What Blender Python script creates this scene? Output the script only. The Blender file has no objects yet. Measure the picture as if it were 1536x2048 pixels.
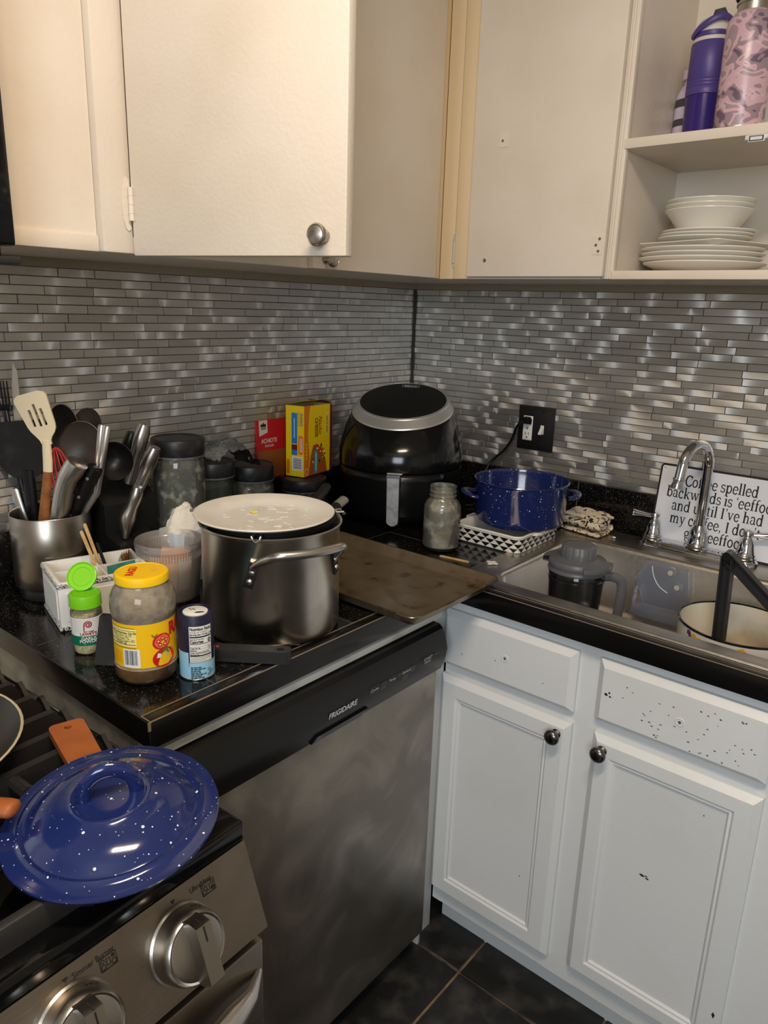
import bpy, bmesh, math, random
from mathutils import Matrix, Vector, noise
random.seed(7)
D = bpy.data
COL = bpy.context.scene.collection
SC = bpy.context.scene
PI = math.pi
def rad(a): return a * PI / 180

# ---------------------------------------------------------------- camera
CAMC = (1.4343, -1.8501, 1.465)
CAMR = ((0.76489, 0.64345, 0.03023), (-0.19452, 0.18597, 0.96311), (-0.61409, 0.74255, -0.26741))
CAMF = 1478.92
cam_d = D.cameras.new('camera'); cam = D.objects.new('camera', cam_d); COL.objects.link(cam)
_r, _u, _f = CAMR
cam.matrix_world = Matrix(((_r[0], _u[0], -_f[0], CAMC[0]), (_r[1], _u[1], -_f[1], CAMC[1]), (_r[2], _u[2], -_f[2], CAMC[2]), (0, 0, 0, 1)))
cam_d.sensor_fit = 'VERTICAL'; cam_d.sensor_height = 36.0; cam_d.lens = 36.0 * CAMF / 2048.0
cam_d.clip_start = 0.02
SC.camera = cam

# ---------------------------------------------------------------- light
w = D.worlds.new('world'); SC.world = w; w.use_nodes = True
w.node_tree.nodes['Background'].inputs[0].default_value = (0.5, 0.6, 0.75, 1); w.node_tree.nodes['Background'].inputs[1].default_value = 0.15
SC.view_settings.view_transform = 'Standard'; SC.view_settings.look = 'None'; SC.view_settings.gamma = 1.0
SC.view_settings.use_curve_mapping = False
SC.view_settings.exposure = 0.0
def area(name, loc, aim, sx, sy, power, col):
    l = D.lights.new(name, 'AREA'); l.shape = 'RECTANGLE'; l.size = sx; l.size_y = sy; l.energy = power; l.color = col
    o = D.objects.new(name, l); COL.objects.link(o); o.location = loc
    o.rotation_euler = (Vector(aim) - Vector(loc)).to_track_quat('-Z', 'Y').to_euler()
    return o
area('ceiling_light_warm', (1.3, -1.65, 2.38), (1.1, -1.45, 0.9), 0.55, 0.16, 20.0, (1.0, 0.80, 0.60))
area('window_light_cool', (2.15, -3.2, 1.75), (0.7, -0.3, 1.0), 1.0, 0.9, 32.0, (0.82, 0.91, 1.0))

# ---------------------------------------------------------------- materials
def lin(c):
    return tuple(((x / 255) / 12.92 if x / 255 <= 0.04045 else ((x / 255 + 0.055) / 1.055) ** 2.4) for x in c) + (1.0,)
MATS = {}
def mat(name, col, rough=0.5, metal=0.0, spec=0.5, bump=None, coat=0.0, var=None, trans=0.0, ior=1.45, sub=0.0):
    """col sRGB 0-255; bump=(scale,strength,dist); var=(scale, col2, lo, hi) mixes a second colour by noise"""
    m = D.materials.new(name); m.use_nodes = True; nt = m.node_tree; b = nt.nodes['Principled BSDF']
    b.inputs['Base Color'].default_value = lin(col); b.inputs['Roughness'].default_value = rough
    b.inputs['Metallic'].default_value = metal; b.inputs['Specular IOR Level'].default_value = spec
    b.inputs['Coat Weight'].default_value = coat; b.inputs['Coat Roughness'].default_value = 0.08
    b.inputs['Transmission Weight'].default_value = trans; b.inputs['IOR'].default_value = ior
    if sub: b.inputs['Subsurface Weight'].default_value = sub
    tc = nt.nodes.new('ShaderNodeTexCoord')
    if var:
        n = nt.nodes.new('ShaderNodeTexNoise'); n.inputs['Scale'].default_value = var[0]; n.inputs['Detail'].default_value = 5
        nt.links.new(tc.outputs['Object'], n.inputs['Vector'])
        r = nt.nodes.new('ShaderNodeMapRange'); r.inputs[1].default_value = var[2]; r.inputs[2].default_value = var[3]
        nt.links.new(n.outputs[0], r.inputs[0])
        mx = nt.nodes.new('ShaderNodeMix'); mx.data_type = 'RGBA'
        mx.inputs[6].default_value = lin(col); mx.inputs[7].default_value = lin(var[1])
        nt.links.new(r.outputs[0], mx.inputs[0]); nt.links.new(mx.outputs[2], b.inputs['Base Color'])
    if bump:
        n = nt.nodes.new('ShaderNodeTexNoise'); n.inputs['Scale'].default_value = bump[0]; n.inputs['Detail'].default_value = 4
        nt.links.new(tc.outputs['Object'], n.inputs['Vector'])
        bp = nt.nodes.new('ShaderNodeBump'); bp.inputs['Strength'].default_value = bump[1]; bp.inputs['Distance'].default_value = bump[2]
        nt.links.new(n.outputs[0], bp.inputs['Height']); nt.links.new(bp.outputs[0], b.inputs['Normal'])
    MATS[name] = m
    return m
def speckle(name, col, dots, rough, scales, thr, coat=0.0, bumpd=None):
    """base colour with several voronoi speckle layers"""
    m = mat(name, col, rough, coat=coat, bump=bumpd); nt = m.node_tree; b = nt.nodes['Principled BSDF']
    tc = nt.nodes.new('ShaderNodeTexCoord'); prev = None
    for dc, sc, th in zip(dots, scales, thr):
        v = nt.nodes.new('ShaderNodeTexVoronoi'); v.inputs['Scale'].default_value = sc; nt.links.new(tc.outputs['Object'], v.inputs['Vector'])
        sep = nt.nodes.new('ShaderNodeSeparateColor'); nt.links.new(v.outputs['Color'], sep.inputs[0])
        mul = nt.nodes.new('ShaderNodeMath'); mul.operation = 'MULTIPLY'; mul.inputs[1].default_value = th; nt.links.new(sep.outputs[0], mul.inputs[0])
        lt = nt.nodes.new('ShaderNodeMath'); lt.operation = 'LESS_THAN'; nt.links.new(v.outputs['Distance'], lt.inputs[0]); nt.links.new(mul.outputs[0], lt.inputs[1])
        sq = nt.nodes.new('ShaderNodeMath'); sq.operation = 'GREATER_THAN'; sq.inputs[1].default_value = 0.45; nt.links.new(sep.outputs[1], sq.inputs[0])
        an = nt.nodes.new('ShaderNodeMath'); an.operation = 'MULTIPLY'; nt.links.new(lt.outputs[0], an.inputs[0]); nt.links.new(sq.outputs[0], an.inputs[1])
        mx = nt.nodes.new('ShaderNodeMix'); mx.data_type = 'RGBA'; mx.inputs[7].default_value = lin(dc)
        if prev is None: mx.inputs[6].default_value = lin(col)
        else: nt.links.new(prev, mx.inputs[6])
        nt.links.new(an.outputs[0], mx.inputs[0]); prev = mx.outputs[2]
    nt.links.new(prev, b.inputs['Base Color'])
    return m
def brushed(name, col, rough, scale, strength=0.25, smear=None, metal=1.0):
    """brushed metal: noise stretched by the scale vector drives roughness and bump; smear=(colour, scale, amount) greasy marks"""
    m = mat(name, col, rough, metal); nt = m.node_tree; b = nt.nodes['Principled BSDF']
    tc = nt.nodes.new('ShaderNodeTexCoord'); mp = nt.nodes.new('ShaderNodeMapping'); mp.inputs['Scale'].default_value = scale
    nt.links.new(tc.outputs['Object'], mp.inputs[0])
    n = nt.nodes.new('ShaderNodeTexNoise'); n.inputs['Scale'].default_value = 1.0; n.inputs['Detail'].default_value = 3; nt.links.new(mp.outputs[0], n.inputs['Vector'])
    bp = nt.nodes.new('ShaderNodeBump'); bp.inputs['Strength'].default_value = strength; bp.inputs['Distance'].default_value = 0.0006
    nt.links.new(n.outputs[0], bp.inputs['Height']); nt.links.new(bp.outputs[0], b.inputs['Normal'])
    r = nt.nodes.new('ShaderNodeMapRange'); r.inputs[3].default_value = rough * 0.75; r.inputs[4].default_value = rough * 1.3
    nt.links.new(n.outputs[0], r.inputs[0]); nt.links.new(r.outputs[0], b.inputs['Roughness'])
    if smear:
        n2 = nt.nodes.new('ShaderNodeTexNoise'); n2.inputs['Scale'].default_value = smear[1]; n2.inputs['Detail'].default_value = 6; n2.inputs['Distortion'].default_value = 1.0
        nt.links.new(tc.outputs['Object'], n2.inputs['Vector'])
        r2 = nt.nodes.new('ShaderNodeMapRange'); r2.inputs[1].default_value = 0.42; r2.inputs[2].default_value = 0.7; r2.inputs[4].default_value = smear[2]
        nt.links.new(n2.outputs[0], r2.inputs[0])
        mx = nt.nodes.new('ShaderNodeMix'); mx.data_type = 'RGBA'; mx.inputs[6].default_value = lin(col); mx.inputs[7].default_value = lin(smear[0])
        nt.links.new(r2.outputs[0], mx.inputs[0]); nt.links.new(mx.outputs[2], b.inputs['Base Color'])
    return m
def spun(name, col, rough, aniso=0.75, smear=None):
    """metal brushed round the vertical axis of a vessel"""
    m = mat(name, col, rough, 1.0, var=smear); nt = m.node_tree; b = nt.nodes['Principled BSDF']
    tg = nt.nodes.new('ShaderNodeTangent'); tg.direction_type = 'RADIAL'; tg.axis = 'Z'
    nt.links.new(tg.outputs[0], b.inputs['Tangent']); b.inputs['Anisotropic'].default_value = aniso
    return m
def clear(name, tint, fres=1.45, rough=0.03, haze=0.0, hazecol=(230, 230, 225), spots=None):
    """thin clear glass or plastic: transparent + fresnel gloss, plus a little diffuse haze; spots=(scale, lo, hi) residue patches"""
    m = D.materials.new(name); m.use_nodes = True; nt = m.node_tree
    for n in list(nt.nodes): nt.nodes.remove(n)
    out = nt.nodes.new('ShaderNodeOutputMaterial'); t = nt.nodes.new('ShaderNodeBsdfTransparent'); t.inputs[0].default_value = lin(tint)
    g = nt.nodes.new('ShaderNodeBsdfGlossy'); g.inputs['Roughness'].default_value = rough
    f = nt.nodes.new('ShaderNodeFresnel'); f.inputs['IOR'].default_value = fres
    d = nt.nodes.new('ShaderNodeBsdfDiffuse'); d.inputs[0].default_value = lin(hazecol)
    tl = nt.nodes.new('ShaderNodeBsdfTranslucent'); tl.inputs[0].default_value = lin(hazecol)
    dm = nt.nodes.new('ShaderNodeMixShader'); dm.inputs[0].default_value = 0.4; nt.links.new(d.outputs[0], dm.inputs[1]); nt.links.new(tl.outputs[0], dm.inputs[2])
    a = nt.nodes.new('ShaderNodeMixShader'); a.inputs[0].default_value = haze
    nt.links.new(t.outputs[0], a.inputs[1]); nt.links.new(dm.outputs[0], a.inputs[2])
    if spots:
        tc = nt.nodes.new('ShaderNodeTexCoord'); n = nt.nodes.new('ShaderNodeTexNoise'); n.inputs['Scale'].default_value = spots[0]; n.inputs['Detail'].default_value = 6
        nt.links.new(tc.outputs['Object'], n.inputs['Vector'])
        r = nt.nodes.new('ShaderNodeMapRange'); r.inputs[1].default_value = spots[1]; r.inputs[2].default_value = spots[2]; r.inputs[3].default_value = haze; r.inputs[4].default_value = spots[3] if len(spots) > 3 else 0.9
        nt.links.new(n.outputs[0], r.inputs[0]); nt.links.new(r.outputs[0], a.inputs[0])
    s = nt.nodes.new('ShaderNodeMixShader'); nt.links.new(f.outputs[0], s.inputs[0]); nt.links.new(a.outputs[0], s.inputs[1]); nt.links.new(g.outputs[0], s.inputs[2])
    nt.links.new(s.outputs[0], out.inputs[0]); MATS[name] = m
    return m
def ramp_noise(name, stops, scale, rough, stretch=(1, 1, 1), distortion=0.0, detail=3.0, interp='CONSTANT'):
    m = mat(name, (128, 128, 128), rough); nt = m.node_tree; b = nt.nodes['Principled BSDF']
    tc = nt.nodes.new('ShaderNodeTexCoord'); mp = nt.nodes.new('ShaderNodeMapping'); mp.inputs['Scale'].default_value = stretch; nt.links.new(tc.outputs['Object'], mp.inputs[0])
    n = nt.nodes.new('ShaderNodeTexNoise'); n.inputs['Scale'].default_value = scale; n.inputs['Detail'].default_value = detail; n.inputs['Distortion'].default_value = distortion
    nt.links.new(mp.outputs[0], n.inputs['Vector'])
    cr = nt.nodes.new('ShaderNodeValToRGB'); cr.color_ramp.interpolation = interp
    while len(cr.color_ramp.elements) < len(stops): cr.color_ramp.elements.new(0.5)
    for e, (p, c) in zip(cr.color_ramp.elements, stops): e.position = p; e.color = lin(c)
    nt.links.new(n.outputs[0], cr.inputs[0]); nt.links.new(cr.outputs[0], b.inputs['Base Color'])
    return m

# ---------------------------------------------------------------- mesh building
ORG = {}
class MB:
    def __init__(s): s.v = []; s.f = []; s.m = []; s.M = None; s.attr = {}
    def add(s, vs, fs, mi=0):
        k = len(s.v)
        for p in vs:
            p = Vector(p); s.v.append(s.M @ p if s.M else p)
        for f in fs: s.f.append([i + k for i in f]); s.m.append(mi)
        return s
    def box(s, x0, x1, y0, y1, z0, z1, bev=0.0, mi=0, seg=2):
        if x0 > x1: x0, x1 = x1, x0
        if y0 > y1: y0, y1 = y1, y0
        if z0 > z1: z0, z1 = z1, z0
        if bev <= 0:
            vs = [(x, y, z) for x in (x0, x1) for y in (y0, y1) for z in (z0, z1)]
            return s.add(vs, [(0, 1, 3, 2), (4, 6, 7, 5), (0, 4, 5, 1), (2, 3, 7, 6), (0, 2, 6, 4), (1, 5, 7, 3)], mi)
        bm = bmesh.new(); bmesh.ops.create_cube(bm, size=1.0)
        for v in bm.verts: v.co = Vector(((x0 + x1) / 2 + v.co.x * (x1 - x0), (y0 + y1) / 2 + v.co.y * (y1 - y0), (z0 + z1) / 2 + v.co.z * (z1 - z0)))
        bmesh.ops.bevel(bm, geom=list(bm.edges), offset=min(bev, 0.49 * min(x1 - x0, y1 - y0, z1 - z0)), segments=seg, affect='EDGES', profile=0.5)
        bm.verts.index_update()
        s.add([v.co.copy() for v in bm.verts], [[v.index for v in f.verts] for f in bm.faces], mi); bm.free()
        return s
    def lathe(s, prof, c=(0, 0, 0), seg=48, mi=0, sx=1.0, sy=1.0, a0=0.0, a1=2 * PI, mis=None):
        """prof = [(radius, z)...]; radius 0 ends close to a point"""
        full = abs(a1 - a0 - 2 * PI) < 1e-6; n = seg if full else seg + 1
        vs = []; rows = []
        for r, z in prof:
            if r <= 1e-7: rows.append([len(vs)]); vs.append((c[0], c[1], c[2] + z))
            else:
                row = []
                for i in range(n):
                    a = a0 + (a1 - a0) * i / seg
                    row.append(len(vs)); vs.append((c[0] + r * sx * math.cos(a), c[1] + r * sy * math.sin(a), c[2] + z))
                rows.append(row)
        for j in range(len(rows) - 1):
            A, B = rows[j], rows[j + 1]; fs = []
            for i in range(n if full else n - 1):
                k = (i + 1) % n
                if len(A) == 1 and len(B) == 1: continue
                if len(A) == 1: fs.append((A[0], B[k], B[i]))
                elif len(B) == 1: fs.append((A[i], A[k], B[0]))
                else: fs.append((A[i], A[k], B[k], B[i]))
            if j == 0: base = len(s.v); s.add(vs, [], 0)
            for f in fs: s.f.append([i + base for i in f]); s.m.append(mis[j] if mis else mi)
        return s
    def tube(s, pts, r, seg=10, mi=0, caps=True, flat=None, up=None, closed=False):
        """r number or list; flat=(a,b) multiplies the ring along side/normal directions"""
        pts = [Vector(p) for p in pts]; n = len(pts); rs = r if isinstance(r, (list, tuple)) else [r] * n
        vs = []; upv = Vector(up) if up else None; side = None
        for i, p in enumerate(pts):
            t = (pts[(i + 1) % n] - pts[i - 1]) if closed else (pts[min(i + 1, n - 1)] - pts[max(i - 1, 0)])
            t.normalize()
            if side is None:
                ref = upv if upv else (Vector((0, 0, 1)) if abs(t.z) < 0.9 else Vector((1, 0, 0)))
                side = t.cross(ref).normalized()
            elif upv and t.cross(upv).length > 1e-4: side = t.cross(upv).normalized()
            else: side = (side - t * side.dot(t)).normalized()
            nn = side.cross(t).normalized(); fa, fb = flat if flat else (1, 1)
            for k in range(seg):
                a = 2 * PI * k / seg; vs.append(p + side * (math.cos(a) * rs[i] * fa) + nn * (math.sin(a) * rs[i] * fb))
        fs = []
        for i in range(n if closed else n - 1):
            j = (i + 1) % n
            for k in range(seg): fs.append((i * seg + k, i * seg + (k + 1) % seg, j * seg + (k + 1) % seg, j * seg + k))
        if caps and not closed: fs.append(tuple(range(seg))[::-1]); fs.append(tuple((n - 1) * seg + k for k in range(seg)))
        return s.add(vs, fs, mi)
    def prism(s, poly, O, U, V, N, h, mi=0, taper=1.0):
        """polygon (2D) in plane O,U,V extruded by N*h"""
        O, U, V, N = Vector(O), Vector(U), Vector(V), Vector(N); n = len(poly)
        cx = sum(p[0] for p in poly) / n; cy = sum(p[1] for p in poly) / n
        vs = [O + U * a + V * b for a, b in poly] + [O + U * (cx + (a - cx) * taper) + V * (cy + (b - cy) * taper) + N * h for a, b in poly]
        fs = [tuple(range(n))[::-1], tuple(range(n, 2 * n))] + [(i, (i + 1) % n, n + (i + 1) % n, n + i) for i in range(n)]
        return s.add(vs, fs, mi)
    def sphere(s, c, r, seg=16, ring=10, mi=0, sc=(1, 1, 1)):
        prof = [(max(0, math.sin(PI * i / ring)) * r, -math.cos(PI * i / ring) * r) for i in range(ring + 1)]
        prof[0] = (0, -r); prof[-1] = (0, r); M0 = s.M
        s.M = (M0 if M0 else Matrix()) @ Matrix.Translation(c) @ Matrix.Diagonal((sc[0], sc[1], sc[2], 1)); s.lathe(prof, seg=seg, mi=mi); s.M = M0
        return s
    def decal(s, shapes, fn):
        """shapes: list of (verts2d, faces, mi, lift); fn(u,v,lift) -> 3D"""
        for vs, fs, mi, lift in shapes: s.add([fn(a, b, lift) for a, b in vs], fs, mi)
        return s
    def build(s, name, mats, parent=None, loc=None, smooth=40, subdiv=0, solid=None, kind=None, recalc=True):
        me = D.meshes.new(name)
        if parent is not None: org = ORG[parent.name]
        elif loc is not None: org = Vector(loc)
        else: org = Vector((0, 0, 0))
        me.from_pydata([tuple(p - org) for p in s.v], [], s.f)
        if not isinstance(mats, (list, tuple)): mats = [mats]
        for m in mats: me.materials.append(MATS[m] if isinstance(m, str) else m)
        me.polygons.foreach_set('material_index', s.m)
        if recalc:
            bm = bmesh.new(); bm.from_mesh(me); bmesh.ops.recalc_face_normals(bm, faces=bm.faces); bm.to_mesh(me); bm.free()
        if smooth:
            me.polygons.foreach_set('use_smooth', [True] * len(me.polygons)); me.set_sharp_from_angle(angle=rad(smooth))
        me.update()
        o = D.objects.new(name, me); COL.objects.link(o)
        if parent is not None: o.parent = parent; ORG[o.name] = org
        else: o.location = org; ORG[o.name] = org
        if solid: md = o.modifiers.new('solid', 'SOLIDIFY'); md.thickness = solid; md.offset = 0
        if subdiv: md = o.modifiers.new('sub', 'SUBSURF'); md.levels = subdiv; md.render_levels = subdiv
        if kind: o['kind'] = kind
        return o
def tag(o, label, cat, group=None):
    o['label'] = label; o['category'] = cat
    if group: o['group'] = group
    return o
def thing(name, label, cat, loc, group=None):
    o = D.objects.new(name, None); COL.objects.link(o); o.location = loc; o.empty_display_size = 0.05
    ORG[o.name] = Vector(loc); return tag(o, label, cat, group)
def copy_tree(o, parent=None):
    c = o.copy(); COL.objects.link(c)
    if parent: c.parent = parent
    ORG[c.name] = ORG[o.name].copy()
    for ch in list(o.children): copy_tree(ch, c)
    return c
def frame(p0, p1, hint):
    """matrix with z along p0->p1, y towards hint, origin p0"""
    p0 = Vector(p0); z = (Vector(p1) - p0).normalized(); y = Vector(hint); y = (y - z * y.dot(z)).normalized(); x = y.cross(z)
    return Matrix(((x.x, y.x, z.x, p0.x), (x.y, y.y, z.y, p0.y), (x.z, y.z, z.z, p0.z), (0, 0, 0, 1)))
def arc(cx, cy, r, a0, a1, n): return [(cx + r * math.cos(rad(a0 + (a1 - a0) * i / n)), cy + r * math.sin(rad(a0 + (a1 - a0) * i / n))) for i in range(n + 1)]
def rrect(x0, x1, y0, y1, r, n=4):
    return arc(x1 - r, y1 - r, r, 0, 90, n) + arc(x0 + r, y1 - r, r, 90, 180, n) + arc(x0 + r, y0 + r, r, 180, 270, n) + arc(x1 - r, y0 + r, r, 270, 360, n)
# flat artwork shapes
def S_rect(x0, x1, y0, y1, mi, lift=0.0, nx=1):
    vs = []; fs = []
    for i in range(nx + 1): x = x0 + (x1 - x0) * i / nx; vs += [(x, y0), (x, y1)]
    for i in range(nx): fs.append((2 * i, 2 * i + 2, 2 * i + 3, 2 * i + 1))
    return (vs, fs, mi, lift)
def S_poly(p, mi, lift=0.0): return (list(p), [tuple(range(len(p)))], mi, lift)
def S_disc(cx, cy, rx, ry, mi, lift=0.0, n=24): return S_poly([(cx + rx * math.cos(2 * PI * i / n), cy + ry * math.sin(2 * PI * i / n)) for i in range(n)], mi, lift)
def S_line(pts, w, mi, lift=0.0):
    vs = []; fs = []
    for i, p in enumerate(pts):
        a = Vector(pts[max(i - 1, 0)]); b = Vector(pts[min(i + 1, len(pts) - 1)]); t = (b - a).normalized(); n = Vector((-t.y, t.x)) * w / 2
        vs += [(p[0] + n.x, p[1] + n.y), (p[0] - n.x, p[1] - n.y)]
    for i in range(len(pts) - 1): fs.append((2 * i, 2 * i + 1, 2 * i + 3, 2 * i + 2))
    return (vs, fs, mi, lift)
_TX = {}
def S_text(t, size, x, y, mi, lift=0.0, ang=0.0, align='CENTER', sx=1.0, bold=0.0, shear=0.0):
    key = (t, align, bold, shear)
    if key not in _TX:
        cu = D.curves.new('t', 'FONT'); cu.body = t; cu.size = 1.0; cu.align_x = align; cu.align_y = 'CENTER'; cu.offset = bold; cu.shear = shear; cu.resolution_u = 4
        ob = D.objects.new('t', cu); COL.objects.link(ob); dg = bpy.context.evaluated_depsgraph_get()
        me = D.meshes.new_from_object(ob.evaluated_get(dg))
        _TX[key] = ([(v.co.x, v.co.y) for v in me.vertices], [tuple(p.vertices) for p in me.polygons])
        D.objects.remove(ob); D.curves.remove(cu); D.meshes.remove(me)
    vs, fs = _TX[key]; c, s_ = math.cos(rad(ang)), math.sin(rad(ang))
    out = [(x + (a * sx * size) * c - (b * size) * s_, y + (a * sx * size) * s_ + (b * size) * c) for a, b in vs]
    return (out, fs, mi, lift)
def on_plane(O, U, V, N, base=0.0004):
    O, U, V, N = Vector(O), Vector(U).normalized(), Vector(V).normalized(), Vector(N).normalized()
    return lambda a, b, l: O + U * a + V * b + N * (base + l)
def on_cyl(c, r, ang, base=0.0003):
    """u along the surface to the viewer's right, v up from c.z; ang = azimuth of u=0 (deg)"""
    rf = r if callable(r) else (lambda v: r)
    def fn(a, b, l):
        R = rf(b); t = rad(ang) + a / R
        return Vector((c[0] + (R + base + l) * math.cos(t), c[1] + (R + base + l) * math.sin(t), c[2] + b))
    return fn
# ---------------------------------------------------------------- materials of the room
mat('cream_lit_paint', (224, 213, 198), 0.36, bump=(150, 0.35, 0.0012), var=(5, (216, 203, 185), 0.45, 0.75))  # wall cabinets: cream white, with the warm light's tint mixed into the colour
mat('yellowed_paint', (224, 202, 164), 0.36, bump=(50, 0.2, 0.002))
mat('white_paint', (214, 217, 218), 0.36, bump=(70, 0.25, 0.0015), var=(4, (208, 210, 209), 0.5, 0.75))
mat('rail_paint', (214, 212, 202), 0.4, bump=(40, 0.3, 0.002), var=(14, (180, 182, 168), 0.5, 0.7))
mat('raw_rail', (150, 138, 118), 0.6, bump=(60, 0.3, 0.001))
mat('wall_paint', (226, 218, 204), 0.7)
mat('ceiling_paint', (225, 220, 208), 0.8)
mat('grout_dark', (58, 54, 50), 0.7)
mat('dirty_grey', (186, 184, 174), 0.6, bump=(22, 0.5, 0.004), var=(16, (140, 138, 128), 0.42, 0.66))
mat('chip', (28, 26, 24), 0.8)
speckle('granite', (13, 12, 12), [(44, 38, 32), (92, 80, 66), (140, 140, 138)], 0.13, [150, 260, 420], [0.42, 0.3, 0.2], coat=0.0, bumpd=(30, 0.03, 0.0005))
mat('granite_edge', (15, 14, 14), 0.22, bump=(90, 0.1, 0.0006))
mat('worn_edge', (128, 114, 98), 0.5)
mat('joint_line', (84, 80, 74), 0.6)
mat('slate', (28, 28, 28), 0.36, bump=(18, 0.5, 0.003), var=(16, (66, 63, 59), 0.48, 0.78))
mat('floor_grout', (128, 104, 78), 0.7, var=(20, (64, 56, 48), 0.4, 0.65))
mat('paint_lump', (236, 228, 214), 0.3)
brushed('brushed_steel', (168, 166, 162), 0.3, (700, 6, 700), 0.15)
mat('nickel', (186, 180, 172), 0.34, 1.0)
mat('dark_nickel', (112, 110, 108), 0.25, 1.0)
mat('chrome', (205, 208, 212), 0.07, 1.0)
mat('steel_plain', (200, 196, 190), 0.30, 1.0)
mat('black_plastic', (16, 16, 17), 0.32)
mat('black_gloss', (10, 10, 11), 0.08)
mat('black_matte', (14, 14, 14), 0.55)
mat('dark_rubber', (36, 35, 34), 0.55)
mat('white_print', (214, 216, 218), 0.5)
mat('grey_print', (112, 114, 118), 0.5)
mat('ink', (22, 20, 20), 0.6)
mat('screw', (150, 148, 140), 0.35, 1.0)

# aluminium mosaic: every small bar is brushed in arcs about its own centre
m = mat('mosaic', (150, 150, 150), 0.36, 1.0); nt = m.node_tree; b = nt.nodes['Principled BSDF']
at = nt.nodes.new('ShaderNodeAttribute'); at.attribute_name = 'ctr'
at2 = nt.nodes.new('ShaderNodeAttribute'); at2.attribute_name = 'rnd'
ge = nt.nodes.new('ShaderNodeNewGeometry')
sb = nt.nodes.new('ShaderNodeVectorMath'); sb.operation = 'SUBTRACT'; nt.links.new(ge.outputs['Position'], sb.inputs[0]); nt.links.new(at.outputs['Vector'], sb.inputs[1])
cx_ = nt.nodes.new('ShaderNodeVectorMath'); cx_.operation = 'CROSS_PRODUCT'; nt.links.new(ge.outputs['True Normal'], cx_.inputs[0]); nt.links.new(sb.outputs[0], cx_.inputs[1])
nm = nt.nodes.new('ShaderNodeVectorMath'); nm.operation = 'NORMALIZE'; nt.links.new(cx_.outputs[0], nm.inputs[0]); nt.links.new(nm.outputs[0], b.inputs['Tangent'])
b.inputs['Anisotropic'].default_value = 0.75; b.inputs['Metallic'].default_value = 0.9
mr = nt.nodes.new('ShaderNodeValToRGB'); mr.color_ramp.elements[0].color = lin((200, 196, 190)); mr.color_ramp.elements[1].color = lin((220, 218, 214))
nt.links.new(at2.outputs['Fac'], mr.inputs[0]); nt.links.new(mr.outputs[0], b.inputs['Base Color'])
tn = nt.nodes.new('ShaderNodeTexNoise'); tn.inputs['Scale'].default_value = 90; tn.inputs['Detail'].default_value = 4; nt.links.new(ge.outputs['Position'], tn.inputs['Vector'])
rr_ = nt.nodes.new('ShaderNodeMapRange'); rr_.inputs[3].default_value = 0.38; rr_.inputs[4].default_value = 0.58; nt.links.new(tn.outputs[0], rr_.inputs[0]); nt.links.new(rr_.outputs[0], b.inputs['Roughness'])
bp = nt.nodes.new('ShaderNodeBump'); bp.inputs['Strength'].default_value = 0.15; bp.inputs['Distance'].default_value = 0.0006; nt.links.new(tn.outputs[0], bp.inputs['Height']); nt.links.new(bp.outputs[0], b.inputs['Normal'])

# ---------------------------------------------------------------- room shell
RX, RY, RZ = 3.4, -3.6, 2.45
MB().box(-0.1, RX, RY, 0.1, -0.1, 0.0).build('floor_slab', 'floor_grout', kind='structure').name = 'floor'
MB().box(-0.1, 0.0, RY, 0.1, 0.0, RZ).build('wall_left', 'wall_paint', kind='structure')
MB().box(0.0, RX, 0.0, 0.1, 0.0, RZ).build('wall_right', 'wall_paint', kind='structure')
MB().box(RX, RX + 0.1, RY, 0.1, 0.0, RZ).build('wall_far', 'wall_paint', kind='structure')
MB().box(-0.1, RX + 0.1, RY - 0.1, RY, 0.0, RZ).build('wall_back', 'wall_paint', kind='structure')
MB().box(-0.1, RX + 0.1, RY - 0.1, 0.1, RZ, RZ + 0.1).build('ceiling', 'ceiling_paint', kind='structure')
# slate floor tiles (one field of tiles lying in grout)
tf = MB(); T = 0.305
for i in range(-3, 10):
    for j in range(-12, 3):
        x0, y0 = 0.73 + i * T, -0.678 + j * T
        a, b2, c, d = max(x0 + .0032, 0.0), min(x0 + T - .0032, RX), max(y0 + .0022, RY), min(y0 + T - .0022, 0)
        if b2 - a > .01 and d - c > .01: tf.box(a, b2, c, d, 0.0, 0.0032, 0.0012, 0, 1)
tf.build('floor', 'slate', kind='structure')
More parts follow.
